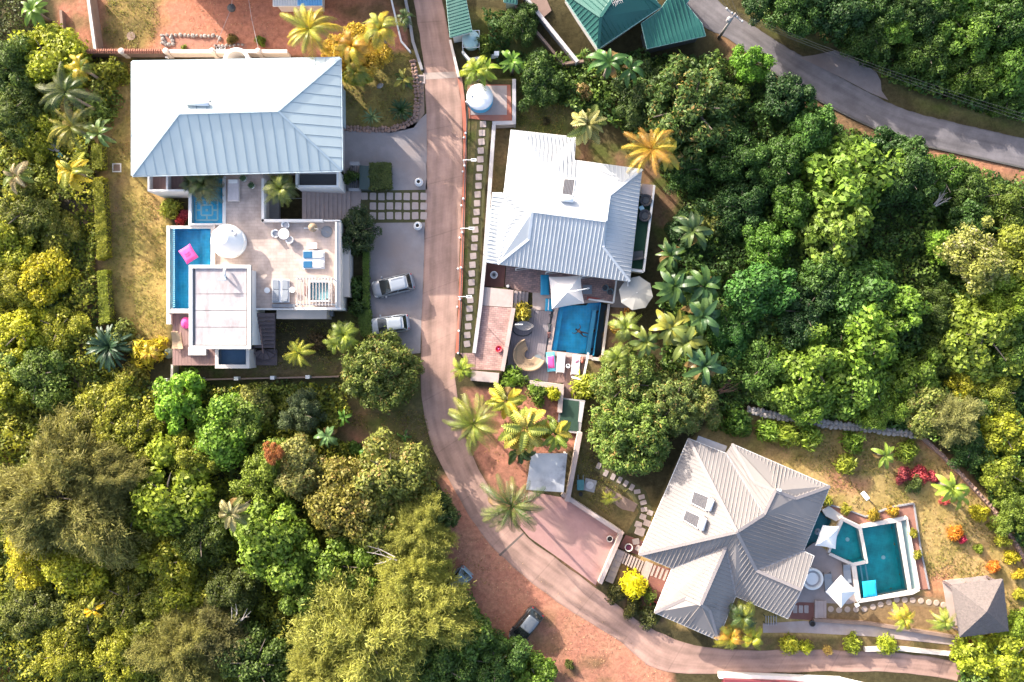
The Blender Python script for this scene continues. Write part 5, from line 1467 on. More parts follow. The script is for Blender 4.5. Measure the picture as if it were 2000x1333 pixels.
# white railings round the patio and the deck
def rail(name, label, pts, z0, h, w=0.16, m=None, solid=0.35):
 t = thing(name, label, 'railing', P(*pts[0], z0)); g = G(); gp = G()
 for i in range(len(pts) - 1):
  a, b = P(*pts[i], z0 + h), P(*pts[i + 1], z0 + h); g.bar(a, b, w, 0.08)
  n = max(2, int((b - a).length / 1.0))
  for k in range(n + 1):
   p = a.lerp(b, k / n); gp.tube([Vector((p.x, p.y, z0)), Vector((p.x, p.y, z0 + h - 0.03))], 0.035, 6)
 g.obj('top_rail', m or M_WHITE, t); gp.obj('posts', m or M_WHITE, t)
 return t
rail('railing', 'white railing turning the corner of the brick patio above the pool', [(1204, 548), (1198, 592), (1150, 585)], ZB, 0.9)
rail('railing', 'white railing along the loungers at the end of the pool', [(1149, 690), (1139, 742), (1117, 737)], ZB, 0.9, 0.2)

# people and things on the patio
def parasol_square(label, corners, apex, z_edge, z_apex, base, m, zg, name='parasol', cant=None, top=None):
 t = thing(name, label, 'parasol', P(*base, zg)); cs = [P(*c, z_edge) for c in corners]; ap = P(*apex, z_apex); n = len(cs)
 for i in range(n):
  a, b = cs[i], cs[(i + 1) % n]; N = 5; vs = []; fs = []
  for r in range(N + 1):
   f = r / N
   for k in range(N + 1):
    p = ap.lerp(a.lerp(b, k / N), f); sag = -(0.10 if n < 6 else 0.015) * math.sin(math.pi * k / N) * f + 0.06 * math.sin(math.pi * f)
    p = p.lerp(ap, (0.045 if n < 6 else 0.01) * math.sin(math.pi * k / N) * f * f); vs.append((p.x, p.y, p.z + sag))
   if r:
    for k in range(N):
     q = (r - 1) * (N + 1) + k; fs.append((q, q + N + 1, q + N + 2, q + 1))
  G().add(vs, fs).obj('canopy_panel', m, t, smooth=True)
 g = G()
 for c in cs: g.bar(ap - Vector((0, 0, 0.12)), c - Vector((0, 0, 0.05)), 0.035)
 g.obj('ribs', M_GREY, t)
 bs = P(*base, zg)
 if cant:
  g = G(); g.tube([bs, Vector((bs.x, bs.y, z_edge + 0.1))], 0.055, 8); g.obj('pole', M_TANK, t)
  g = G(); g.tube([Vector((bs.x, bs.y, z_edge + 0.05)), P(*cant[0], z_apex + 0.25), ap + Vector((0, 0, 0.12))], 0.06, 8); g.obj('arm', M_TANK, t)
  G().box(bs + Vector((0, 0, 0.06)), (0.9, 0.9, 0.09)).obj('base', M_GREY, t)
 else:
  g = G(); g.tube([Vector((ap.x, ap.y, zg)), ap + Vector((0, 0, 0.12))], 0.04, 8); g.obj('pole', M_TANK, t)
  G().lathe(Vector((ap.x, ap.y, zg + 0.02)), [(0.32, 0), (0.32, 0.06), (0.06, 0.12), (0.06, 0.3)], 16).obj('base', M_GREY, t)
 return t
M_CANV = mat('cream_canvas', (0.70, 0.655, 0.625), (0.63, 0.59, 0.56), 0.9, 2, 5, 0.08)
M_CANVG = mat('grey_cream_canvas', (0.40, 0.385, 0.355), (0.36, 0.345, 0.315), 0.9, 1.5, 5, 0.08)
parasol_square('square cream cantilever parasol between the white roof and the blue pool', [(1072, 541), (1134, 538), (1141, 593), (1078, 604)], (1108, 571), ZB + 2.3, ZB + 3.1, (1147, 566), M_CANV, ZB + 0.03, cant=[(1128, 568)])
parasol_square('large round grey cream parasol between the balcony and the banana plants', [(1242 + 34 * math.cos(a), 573 + 34 * math.sin(a)) for a in np.linspace(0.2, 0.2 + 2 * math.pi, 8, False)], (1244, 572), ZB + 2.3, ZB + 2.55, (1238, 575), M_CANVG, ZB + 0.02)
M_BLUEM = mat('bright_blue_vinyl', (0.015, 0.30, 0.50), (0.012, 0.25, 0.43), 0.6, 2, 5, 0.08)
M_BLUEL = mat('sky_blue_vinyl', (0.13, 0.52, 0.66), rough=0.6)
def mat_pad(label, px, py, L, W, rot, m, z, name='lounge_mat', cat='lounge mat', extra=None):
 c = P(px, py, z); t = thing(name, label, cat, c, None, rot)
 vs, fs = pillow(L, W, 0.26, 8, 0.02); G().add([(a, b, cc + 0.16) for a, b, cc in vs], fs).obj('cushion', m, t, local=True, smooth=True)
 g = G()
 for k in (-0.22, 0.0, 0.22): g.bar((k * L, -W * 0.4, 0.29), (k * L, W * 0.4, 0.29), 0.03, 0.02)
 g.obj('seam', m, t, local=True)
 if extra: extra(t, L, W)
 return t
mat_pad('long blue vinyl lounge mat lying on the brick patio beside the cream parasol', 1064, 557, 2.0, 0.86, math.pi / 2, M_BLUEM, ZB + 0.03)
def stripes(t, L, W):
 g = G(); g.bar((-L * 0.42, 0.05, 0.295), (L * 0.42, 0.05, 0.295), 0.09, 0.02); g.obj('stripe', M_FABW, t, local=True)
mat_pad('short blue striped lounge mat half under the corner of the cream parasol', 1072, 596, 1.25, 0.75, math.pi / 2 - 0.05, M_BLUEM, ZB + 0.034, extra=stripes)
def pinkcentre(t, L, W):
 vs, fs = pillow(L * 0.62, W * 0.78, 0.2, 8, 0.03); G().add([(a - L * .02, b, cc + 0.30) for a, b, cc in vs], fs).obj('pink_panel', M_PINKF, t, local=True, smooth=True)
mat_pad('sky blue lounger mat with a hot pink towel beside the white sunbeds', 1076, 707, 1.95, 0.86, math.pi / 2 + 0.08, M_BLUEL, zk, extra=pinkcentre)
def lounger(label, px, py, rot, z, m, mframe, L=2.0, W=0.72, group=None, tilt=0.35):
 """sun lounger: local +x is the head end"""
 c = P(px, py, z); t = thing('sun_lounger', label, 'sun lounger', c, group, rot)
 g = G()
 for y in (-1, 1): g.bar((-L / 2, y * (W / 2 - 0.03), 0.28), (L / 2, y * (W / 2 - 0.03), 0.28), 0.05, 0.06)
 g.bar((-L / 2, -W / 2, 0.28), (-L / 2, W / 2, 0.28), 0.05, 0.06); g.obj('frame', mframe, t, local=True)
 for x in (-1, 1):
  for y in (-1, 1): G().box((x * (L / 2 - 0.15), y * (W / 2 - 0.05), 0.14), (0.05, 0.05, 0.24)).obj('leg', mframe, t, local=True)
 G().box((-L * 0.17, 0, 0.345), (L * 0.64, W - 0.04, 0.08)).obj('seat', m, t, local=True, bevel=0.02)
 R = Matrix.Rotation(-tilt, 3, 'Y')
 G().box((L * 0.15 + 0.30 * math.cos(tilt), 0, 0.35 + 0.30 * math.sin(tilt)), (0.62, W - 0.04, 0.08), M=R).obj('backrest', m, t, local=True, bevel=0.02)
 return t
M_SLING = mat('white_sling', (0.60, 0.575, 0.575), (0.54, 0.52, 0.52), 0.85, 3)
lounger('white sun lounger next to the sky blue mat by the pool end', 1095, 710, -math.pi / 2 - 0.08, zk, M_SLING, M_TANK, 2.0, 0.82)
lounger('white sun lounger with a small pink cloth beside the white railing', 1124, 714, -math.pi / 2 - 0.10, zk, M_SLING, M_TANK, 2.0, 0.82)
c = P(1127, 706, zk + 0.42); t = thing('cloth', 'crumpled pink cloth lying on the white lounger', 'cloth', c); vs, fs = pillow(0.45, 0.16, 0.08, 5, 0.1); R = Matrix.Rotation(0.6, 3, 'Z')
G().add([R @ Vector(v) + c for v in vs], fs).obj('fabric', mat('rose_cloth', (0.62, 0.16, 0.27), rough=0.9), t)
c = P(1137, 704, zk); t = thing('bag', 'small coral red bag on the deck against the white railing', 'bag', c)
G().lathe(c, [(0.2, 0.01), (0.25, 0.12), (0.22, 0.3), (0.1, 0.38), (0, 0.38)], 12, 0.8, 1.4).obj('body', mat('coral', (0.55, 0.17, 0.12), rough=0.8), t, smooth=True)
G().tube([c + Vector((0, -.2, .33)), c + Vector((0, -.08, .5)), c + Vector((0, .08, .5)), c + Vector((0, .2, .33))], 0.02, 5).obj('handle', MATS['coral'], t)
side_table(1109, 715, 0.22, 'tiny round white table between the two white loungers', zk)
c = P(1109, 714, zk + 0.47); t = thing('plate', 'small dark dish on the tiny white table', 'dish', c); G().lathe(c, [(0.05, 0), (0.11, 0.03), (0.10, 0.035), (0.04, 0.01), (0, 0.01)], 14).obj('bowl', M_DKGREY, t)
# crescent wicker sofa
cr = P(1036, 693, zk); t = thing('crescent_sofa', 'large tan wicker crescent day sofa with radiating weave on the grey deck', 'sofa', cr)
g = G(); vs = []; fs = []; NA = 30
a0, a1 = math.radians(108), math.radians(338)
for i in range(NA + 1):
 a = a0 + (a1 - a0) * i / NA; e = min(1, math.sin(math.pi * min(max(i / NA, 0.001), 0.999)) * 3)
 for r, z in ((0.45, 0.12), (0.52, 0.46), (0.9, 0.50), (1.30, 0.62), (1.52, 0.86), (1.62, 0.84), (1.55, 0.12)):
  rr = r; vs.append((cr.x - 0.1 + rr * math.cos(a), cr.y + 0.0 + rr * math.sin(a), zk + z))
 if i:
  k = 7 * (i - 1)
  for j in range(6): fs.append((k + j, k + j + 1, k + 8 + j, k + 7 + j))
fs += [tuple(range(7)), tuple(7 * NA + j for j in range(6, -1, -1))]
g.add(vs, fs).obj('shell', M_WICK, t)
g = G()
for i in range(1, NA):
 a = a0 + (a1 - a0) * i / NA
 pr = [Vector((cr.x - 0.1 + r * math.cos(a), cr.y + r * math.sin(a), zk + z)) for r, z in ((0.53, 0.47), (0.9, 0.51), (1.30, 0.63), (1.52, 0.87))]
 for j in range(3): g.bar(pr[j], pr[j + 1], 0.03, 0.03)
g.obj('weave_ribs', mat('dark_tan', (0.26, 0.18, 0.11), rough=0.9), t)
c = P(1050, 700, zk); t = thing('glass_table', 'low round glass table in the mouth of the crescent sofa', 'table', c)
G().lathe(c, [(0, 0.36), (0.36, 0.36), (0.37, 0.38), (0, 0.39)], 20).obj('tabletop', mat('smoky_glass', (0.20, 0.23, 0.24), rough=0.1), t); G().lathe(c, [(0.2, 0.01), (0.2, 0.03), (0.04, 0.05), (0.04, 0.355)], 12).obj('pedestal', M_GREY, t)
# boat shaped hanging lounger
c = P(1021, 637, zk); t = thing('hanging_lounger', 'grey boat shaped lounger on a dark curved stand with a white strut on the deck', 'lounger', c)
g = G(); N = 12; vs = []; fs = []
for i in range(N + 1):
 s = 2 * i / N - 1; w = 0.46 * (1 - abs(s) ** 2.2) + 0.02; zz = zk + 0.45 + 0.35 * s * s
 for q, dz in ((-1, 0.18), (-0.5, 0.02), (0.5, 0.02), (1, 0.18)): vs.append((c.x + 0.12 + s * 1.0, c.y - s * 0.05 + q * w, zz + dz))
 if i:
  k = 4 * (i - 1); fs += [(k + j, k + j + 1, k + 5 + j, k + 4 + j) for j in range(3)]
o = g.add(vs, fs).obj('hull', mat('grey_weave', (0.30, 0.275, 0.265), (0.24, 0.22, 0.21), 0.85, 8), t, smooth=True); sm = o.modifiers.new('thick', 'SOLIDIFY'); sm.thickness = 0.05
g = G(); g.tube([c + Vector((1.0 * math.cos(a), -0.25 + 0.75 * math.sin(a), 0.05)) for a in np.linspace(math.pi * 0.95, math.pi * 1.85, 12)], 0.06, 6)
g.tube([c + Vector((-0.95, -0.2, 0.05)), c + Vector((-0.95, -0.1, 1.2)), c + Vector((-0.5, 0.08, 1.7))], 0.05, 6); g.obj('stand', M_DKGREY, t)
G().bar(c + Vector((-0.75, 0.12, 1.75)), c + Vector((-0.02, 0.12, 1.72)), 0.1, 0.1).obj('strut', M_TANK, t)
# planters
def planter(label, px, py, r, h, m, z, fill, name='planter', fillname='soil', cat='planter', lift=0.0):
 c = P(px, py, z + lift); t = thing(name, label, cat, c)
 G().lathe(c, [(r * 0.7, 0.0), (r, h * 0.6), (r * 1.02, h), (r * 0.84, h), (r * 0.8, h - 0.1), (r * 0.8, h - 0.14)], 24).obj('pot', m, t, smooth=False)
 G().lathe(c, [(r * 0.79, h - 0.15), (r * 0.79, h - 0.1), (0, h - 0.08)], 20).obj(fillname, fill, t)
 return t
M_SOIL = mat('dark_soil', (0.035, 0.028, 0.022), (0.02, 0.016, 0.012), 0.95, 8)
planter('white ring planter with a dark stone in it on the terracotta floor', 965, 538, 0.36, 0.5, M_TANK, ZB + 0.04, M_FABL)
c = P(965, 538, ZB + 0.04); t = thing('rock', 'dark stone sitting inside the white ring planter', 'rock', c + Vector((0, 0, 0.42)))
G().ball(c + Vector((0, 0, 0.5)), 0.17, 7, 5, 0.7).obj('stone', M_DKGREY, t)
c = P(992, 560, ZB + .03); t = thing('vase', 'small dark vase with a pale rim at the head of the patio steps', 'vase', c)
G().lathe(c, [(0.12, 0), (0.2, 0.2), (0.16, 0.42), (0.1, 0.44), (0.1, 0.3), (0, 0.3)], 14).obj('body', M_DKGREY, t); G().lathe(c, [(0.11, 0.43), (0.16, 0.45), (0.11, 0.47)], 14).obj('rim', M_FABL, t)
t = thing('bowl', 'bright red round bowl standing on the brick drive', 'bowl', P(974, 682, 0.03)); c = P(974, 682, 0.03)
G().lathe(c, [(0.15, 0), (0.3, 0.15), (0.33, 0.3), (0.29, 0.3), (0.25, 0.16), (0, 0.12)], 22).obj('body', mat('bright_red', (0.62, 0.035, 0.055), rough=0.5), t, smooth=True); G().ball(c + Vector((0, 0, 0.18)), 0.09, 8, 5).obj('sponge', M_PINKF, t)
for lb, a, b in (('stacked blue grey chair at the roof end of the patio', 1181, 563), ('blue grey chair by the corner of the patio railing', 1191, 571)):
 tub_chair(a, b, 2.4 if a < 1185 else 4.5, lb, ZB + 0.03, mat('slate_plastic', (0.13, 0.19, 0.215), rough=0.5), M_DKGREY, 'slate chairs on the patio', 0.9)
c = P(1160, 585, ZB + .03); t = thing('towel', 'red towel lying along the edge of the brick patio', 'towel', c); G().box((c.x, c.y, c.z + 0.03), (1.4, 0.4, 0.05), -0.15).obj('fabric', mat('dull_red', (0.38, 0.10, 0.085), rough=0.95), t, bevel=0.02)
# clothes / shoes at the pool edge
for k, (a, b, L) in enumerate(((1073, 640, 0.9), (1072, 655, 0.7), (1076, 617, 0.35))):
 c = P(a, b, zk); t = thing('clothes', ['dark clothes in a heap at the pool edge of the grey deck', 'reddish clothes laid along the pool edge of the grey deck', 'small dark pile near the top corner of the pool'][k], 'clothes', c)
 vs, fs = pillow(0.3, L, 0.16, 5, 0.2); G().add([(v[0] * (1 + .3 * math.sin(7 * v[1])) + c.x, v[1] + c.y, v[2] + c.z + 0.06) for v in vs], fs).obj('fabric', M_DKGREY if k != 1 else mat('maroon', (0.17, 0.08, 0.075), rough=0.95), t)
# garden walls round the plot
def wall(name, label, pts, z0, z1, w, m, cat='wall', capm=None, cap=0.0):
 t = thing(name, label, cat, P(*pts[0], 0)); g = G(); gc = G()
 for i in range(len(pts) - 1):
  a, b = P(*pts[i], z1), P(*pts[i + 1], z1); d = (b - a).normalized()
  if i < len(pts) - 2: b = b + d * (w / 2 - 0.003)
  if i: a = a + d * (w / 2 + 0.003)
  A = Vector((a.x, a.y, (z0 + z1) / 2)); Bv = Vector((b.x, b.y, (z0 + z1) / 2))
  g.bar(A, Bv, w, z1 - z0)
  if cap: gc.bar(Vector((a.x, a.y, z1 + 0.035)), Vector((b.x, b.y, z1 + 0.035)), w + cap, 0.07)
 g.obj('masonry', m, t)
 if cap: gc.obj('coping', capm, t)
 return t
M_GREYW = mat('grey_wall', (0.30, 0.285, 0.29), (0.22, 0.21, 0.215), 0.9, 1.2, 8, 0.15, world=True)
M_GREYT = mat('pale_wall_top', (0.46, 0.43, 0.43), (0.36, 0.335, 0.335), 0.9, 1.4, 8, 0.15, world=True)
wall('retaining_wall', 'long grey retaining wall between the stone path and the white roofed villa', [(1004, 155), (1004, 240), (965, 241), (946, 515), (938, 600), (926, 690)], ZB - 0.3, 0.35, 0.34, M_GREYW, 'wall', M_GREYT, 0.02)
wall('drive_wall', 'low pinkish wall between the brick drive and the grey deck', [(1003, 602), (981, 725)], ZB - 0.3, 0.35, 0.40, M_CONC)
wall('planter_wall', 'short pale garden wall at the foot of the brick drive', [(920, 734), (974, 739)], -0.2, 0.55, 0.95, M_CONC)
wall('planter_wall', 'pale stepped wall at the south end of the grey deck', [(1035, 748), (1097, 756), (1093, 806)], ZB - 0.2, 0.55, 0.42, M_BEIGE, 'wall', M_CONC, 0.04)
t = thing('covered_tank', 'dark green flat cover with a grey panel south of the deck', 'tank cover', P(1115, 815, 0))
G().prism(PL([(1095, 777), (1143, 783), (1133, 848), (1087, 842)], 0.3), -0.2, 0.3).obj('base', M_GREYW, t)
G().prism(PL([(1098, 780), (1131, 784), (1129, 843), (1091, 839)], 0.34), 0.301, 0.34).obj('cover', mat('dark_green_cover', (0.02, 0.055, 0.035), (0.014, 0.04, 0.025), 0.8, 3), t)
G().prism(PL([(1133, 785), (1142, 786), (1136, 826), (1129, 824)], 0.36), 0.301, 0.36).obj('panel', M_GREYT, t)
wall('long_wall', 'straight pale wall beside the stained carport roof', [(1133, 845), (1108, 980)], -0.2, 1.2, 0.42, M_BEIGE, 'wall', M_CONC, 0.03)
wall('boundary_wall', 'pale wall along the uphill side of the pink forecourt', [(1098, 966), (1214, 1042), (1172, 1140)], -0.2, 0.9, 0.36, M_BEIGE, 'wall', M_CONC, 0.04)
t = thing('carport', 'open carport with a grey and white weather stained flat roof', 'carport', P(1068, 925, 0)); zc = 2.4
G().prism(PL([(1038, 886), (1108, 886), (1101, 962), (1027, 957)], zc), zc - 0.14, zc).obj('roof', mat('weathered_slab', (0.43, 0.43, 0.45), (0.13, 0.135, 0.15), 0.85, 0.9, 10, 0.2, 8, c3=(0.48, 0.475, 0.48), world=True, contrast=0.16), t)
for a, b in ((1040, 889), (1105, 890), (1099, 958), (1031, 953)): A = P(a, b, zc - .14); G().bar(Vector((A.x, A.y, -0.1)), A, 0.18).obj('post', M_CREAM, t)
g = G()
for q in (((1036, 892), (1105, 894)), ((1030, 950), (1100, 957))): g.bar(P(*q[0], zc - .21), P(*q[1], zc - .21), 0.12, 0.13)
g.obj('beam', M_WOODD, t)

# swimmer
def skin_body(name, pts, edges, radii, m, parent, root=0, sub=1):
 me = bpy.data.meshes.new(name); me.from_pydata(pts, edges, []); o = bpy.data.objects.new(name, me); col.objects.link(o); o.parent = parent
 me.materials.append(m); sk = o.modifiers.new('skin', 'SKIN'); sk.use_smooth_shade = True
 for i, v in enumerate(me.skin_vertices[0].data): v.radius = (radii[i], radii[i]); v.use_root = (i == root)
 s = o.modifiers.new('sub', 'SUBSURF'); s.levels = sub; s.render_levels = sub
 return o
sw = thing('person', 'dark haired person swimming in the blue pool, arms spread', 'person', P(1135, 650, zw - 0.1), None, 0, (.8, .8, .8))
sw.rotation_euler = (0, 0, math.radians(148))     # local +x points to the head
M_SKIN = mat('tanned_skin', (0.25, 0.125, 0.08), (0.21, 0.10, 0.065), 0.55, 6)
pts = [(0, 0, -0.06), (0.22, 0, 0.0), (0.44, 0, 0.05), (0.56, 0, 0.10), (0.66, 0, 0.16), (0.76, 0, 0.19),
 (0.44, 0.19, 0.03), (0.52, 0.44, -0.02), (0.78, 0.58, 0.0), (0.90, 0.62, 0.0), (0.44, -0.19, 0.03), (0.36, -0.46, -0.02), (0.58, -0.66, 0.0), (0.69, -0.71, 0.0),
 (-0.08, 0.10, -0.10), (-0.46, 0.20, -0.22), (-0.82, 0.10, -0.26), (-0.94, 0.11, -0.30), (-0.08, -0.10, -0.10), (-0.42, -0.26, -0.20), (-0.78, -0.34, -0.28), (-0.90, -0.36, -0.31)]
ed = [(0, 1), (1, 2), (2, 3), (3, 4), (4, 5), (2, 6), (6, 7), (7, 8), (8, 9), (2, 10), (10, 11), (11, 12), (12, 13), (0, 14), (14, 15), (15, 16), (16, 17), (0, 18), (18, 19), (19, 20), (20, 21)]
ra = [0.14, 0.125, 0.13, 0.06, 0.09, 0.085, 0.065, 0.045, 0.036, 0.025, 0.065, 0.045, 0.036, 0.025, 0.09, 0.065, 0.045, 0.03, 0.09, 0.065, 0.045, 0.03]
skin_body('body', pts, ed, [v * 1.3 for v in ra], M_SKIN, sw)
g = G(); g.ball((0.735, 0, 0.215), 0.118, 14, 9, 1.0); g.tube([(0.66, 0, 0.27), (0.54, 0.02, 0.22), (0.46, 0.03, 0.19)], [0.07, 0.06, 0.02], 8); g.obj('hair', mat('black_hair', (0.018, 0.013, 0.011), rough=0.6), sw, local=True, smooth=True)
g = G(); g.lathe((0, 0, 0), [(0.158, -0.09), (0.165, 0.0), (0.155, 0.09)], 16)
R = Matrix.Rotation(math.pi / 2, 3, 'Y'); G().add([R @ Vector(v) + Vector((-0.02, 0, -0.07)) for v in g.v], g.f).obj('swimwear', mat('dark_red_swimwear', (0.16, 0.02, 0.025), rough=0.8), sw, local=True, smooth=True)
g = G()
for base, dx, dy in (((0.90, 0.62, 0.0), 0.9, 0.25), ((0.69, -0.71, 0.0), 0.8, -0.35)):
 b = Vector(base); d = Vector((dx, dy, 0)).normalized(); s = Vector((-d.y, d.x, 0))
 for k, (o_, L) in enumerate(((-0.034, 0.075), (-0.011, 0.092), (0.012, 0.088), (0.034, 0.07))):
  p = b + s * o_ - d * 0.01; g.tube([p, p + d * L * 0.55, p + d * L + Vector((0, 0, -0.012))], [0.010, 0.009, 0.006], 5)
 p = b - s * 0.03 - d * 0.03; g.tube([p, p - s * 0.03 + d * 0.03, p - s * 0.035 + d * 0.06], [0.012, 0.010, 0.007], 5)
g.obj('fingers', M_SKIN, sw, local=True, smooth=True)

# ================================================================ EAST VILLA (grey beige roof of many hips)
M_ROOFC = mat('beige_roof_sheet', (0.235, 0.213, 0.204), (0.20, 0.18, 0.172), 0.55, 0.6, 8, 0.03, spec=0.35, c3=(0.205, 0.185, 0.176))
M_ROOFC2 = mat('beige_flashing', (0.28, 0.245, 0.235), rough=0.5)
vc = thing('villa', 'grey beige villa roof of many hips and valleys carrying two solar heaters', 'house', P(1440, 1035, 0))
E = 3.1
def C(x, y, dz=0.0): return P(1150 + x / 2.72, 780 + y / 2.72, E + dz * 1.6)
cv = dict(a=C(530, 210), b=C(728, 288), b2=C(762, 238), c=C(1281, 463), d=C(1140, 808), e=C(1196, 834), f=C(1058, 1166), g=C(780, 1047), h=C(685, 1279), i=C(350, 1134), j=C(445, 900), k=C(267, 826),
  O=C(785, 705, 2.25), V=C(930, 612, 1.5), P1=C(875, 440, 0.8), R2=C(990, 487, 1.15), R3=C(1097, 527, 0.78), S1=C(890, 910, 1.05), U=C(1130, 1013, 1.0), W1=C(728, 785, 1.35),
  Q=C(595, 1090, 1.25), Q2=C(515, 1057, 0.72), Q3=C(640, 1121, 0.72))
foot = [cv[q] for q in 'abcdefghijk']
def inset(names, w): return [(p.x, p.y) for p in offset([cv[q].xy for q in names], -w)]
g = G(); g.prism(inset(['a', 'b', 'c', 'd', 'f', 'g', 'j', 'k'], 0.75), -0.3, E - 0.06); g.prism(inset(['j', 'W1', 'g', 'h', 'i'], 0.75), -0.3, E - 0.065)
g.obj('wall', M_CREAM, vc)
rc = G()
for s, t_ in (('a', 'b'), ('b2', 'c'), ('c', 'd'), ('d', 'e'), ('e', 'U'), ('U', 'f'), ('f', 'g'), ('g', 'h'), ('h', 'i'), ('i', 'j'), ('j', 'k'), ('k', 'a')):
 rc.bar(cv[s] - Vector((0, 0, 0.12)), cv[t_] - Vector((0, 0, 0.12)), 0.09, 0.2)
rc = rc.obj('roof', M_WHITE, vc)
for names in (('a', 'k', 'O'), ('b', 'a', 'O', 'V'), ('b2', 'b', 'V', 'R2', 'P1'), ('c', 'b2', 'P1', 'R2', 'R3'), ('d', 'c', 'R3', 'R2', 'V', 'O', 'S1'), ('e', 'd', 'S1', 'U'), ('g', 'f', 'U', 'S1', 'O', 'W1'),
   ('k', 'j', 'W1', 'O'), ('j', 'i', 'Q2', 'Q', 'W1'), ('i', 'h', 'Q3', 'Q', 'Q2'), ('h', 'g', 'W1', 'Q', 'Q3')):
 roof_slope(rc, [cv[q] for q in names], M_ROOFC, 0.36, 0.10, 0.038)
caps(rc, [(cv[a], cv[b]) for a, b in (('a', 'O'), ('k', 'O'), ('O', 'V'), ('P1', 'R2'), ('R2', 'R3'), ('R3', 'c'), ('b2', 'P1'), ('O', 'S1'), ('S1', 'U'), ('W1', 'Q'), ('Q', 'Q2'), ('Q2', 'i'), ('Q', 'Q3'), ('Q3', 'h'), ('V', 'R2'))], M_ROOFC2, 0.3, 0.06)
caps(rc, [(cv[a], cv[b]) for a, b in (('b', 'V'), ('j', 'W1'), ('W1', 'g'), ('d', 'S1'))], M_GREYW, 0.16, 0.03, 'valley_gutter', 0.01)
for s, t_, w in (('c', 'd', 1.6), ('e', 'f', 1.6), ('f', 'g', 1.4), ('h', 'i', 1.6), ('k', 'a', 1.4)):
 A, Bq = cv[s], cv[t_]; d = (Bq - A).normalized(); n_ = Vector((d.y, -d.x, 0)); mid = (A + Bq) / 2
 if (mid - cv['O']).xy.dot(n_.xy) < 0: n_ = -n_
 window(vc, (mid.x - n_.x * 0.73, mid.y - n_.y * 0.73, 1.5), w, 1.7, (n_.x, n_.y))
g = G(); q = [C(575, 212, -0.5), C(728, 268, -0.5)]; g.bar(q[0], q[1], 0.7, 0.08); g.obj('canopy', M_GREYT, vc)
solar('upper of the two solar heaters on the beige roof, nearer the big round tree', [(1354, 958), (1386, 971), (1379, 999), (1347, 982)], [(1391, 976), (1384, 997)], (cv['a'], cv['k'], cv['O']), 'solar heaters on the beige roof')
solar('lower of the two solar heaters on the beige roof, nearer the pink forecourt', [(1339, 995), (1369, 1009), (1363, 1034), (1331, 1015)], [(1376, 1013), (1370, 1035)], (cv['a'], cv['k'], cv['O']), 'solar heaters on the beige roof')
t = thing('vent_pipe', 'short white vent pipe poking through the beige roof', 'vent', C(1002, 478, 1.2)); A = C(1000, 480, 1.0)
G().tube([A, A + Vector((0.05, 0.05, 0.8))], 0.09, 10).obj('pipe', M_TANK, t); G().lathe(A + Vector((0.05, 0.05, 0.82)), [(0.14, 0), (0.14, 0.05), (0, 0.12)], 12).obj('cap', M_TANK, t)

# ---- pools and patio of the east villa
tag(G().prism(PL([(1590, 1060), (1621, 1079), (1664, 1099), (1672, 1105), (1683, 1172), (1658, 1180), (1560, 1176), (1530, 1190), (1535, 1090), (1569, 1075)]), -0.2, 0.05).obj('pool_patio', mat('patio_paving', (0.32, 0.265, 0.25), (0.25, 0.205, 0.195), 0.85, 1.2, 8, 0.15, c3=(0.29, 0.225, 0.20), world=True)), kind='structure')
pc = thing('swimming_pool', 'angular teal pool in two basins with broad pale rims beside the beige villa', 'pool', P(1720, 1095, 0))
zc_ = 0.32
pool(pc, POOL_C1, zc_, 1.1, M_POOLG, W_TEAL, 'upper_basin', 'upper_water')
pool(pc, POOL_C2, zc_ - 0.04, 1.5, M_POOLG, W_TEAL)
pool(pc, POOL_C3, 0.0, 0.7, mat('pond_tile', (0.03, 0.24, 0.28), (0.02, 0.20, 0.24), 0.4, 3), W_TEAL, 'side_basin', 'side_water')
g = G()
rims = [[(1641, 1011), (1645, 1009), (1678, 1025), (1683, 1031.7), (1677, 1034), (1647, 1018.6)], [(1676.3, 1033.5), (1682.8, 1032), (1695, 1099.5), (1688.3, 1094.3)],
  [(1621, 1079.4), (1664, 1099.4), (1688, 1094.6), (1694.8, 1100.2), (1671.6, 1105), (1662, 1105), (1618, 1084)], [(1646.6, 1018.7), (1620.6, 1079), (1616, 1080), (1641.5, 1011.5)],
  [(1662, 1105.4), (1671.6, 1105.4), (1680.7, 1170.4), (1674, 1176), (1672, 1170)], [(1681, 1170.5), (1773.4, 1153.4), (1795, 1150), (1796, 1154), (1783, 1161), (1676, 1178)],
  [(1683, 1031.6), (1680, 1025), (1770, 1008), (1772, 1014), (1750.4, 1020.6)], [(1750.6, 1021), (1759.5, 1019), (1780, 1152), (1773.4, 1153)], [(1770.2, 1014.5), (1772.5, 1010), (1797, 1150), (1789.4, 1149.6)]]
for k, q in enumerate(rims): g.prism(PL(q, zc_), -0.3, zc_ + 0.1 - 0.004 * k)
g.obj('coping', M_CREAM, pc)
tr = [(1760, 1019), (1770, 1014.8), (1789, 1149.4), (1780.3, 1151.6)]
G().prism(PL(tr, zc_ - 0.2), -0.3, zc_ - 0.2).obj('overflow_channel', mat('channel_teal', (0.20, 0.29, 0.29), (0.15, 0.23, 0.235), 0.5, 2), pc)
for k in range(2): g = G(); x = 1680 + k * 10; g.bar(P(x, 1104, zc_ - 0.12), P(x + 5, 1134, zc_ - 0.12), 0.14, 0.06); g.obj('step_edge', mat('step_edge', (0.25, 0.50, 0.54), rough=0.5), pc)
for a, b in ((1655, 1054), (1725, 1089)): G().lathe(P(a, b, -0.74 if a < 1700 else -1.18), [(0.2, 0), (0.2, 0.05), (0, 0.07)], 12).obj('drain_light', mat('pale_drain', (0.55, 0.80, 0.80), rough=0.5), pc)
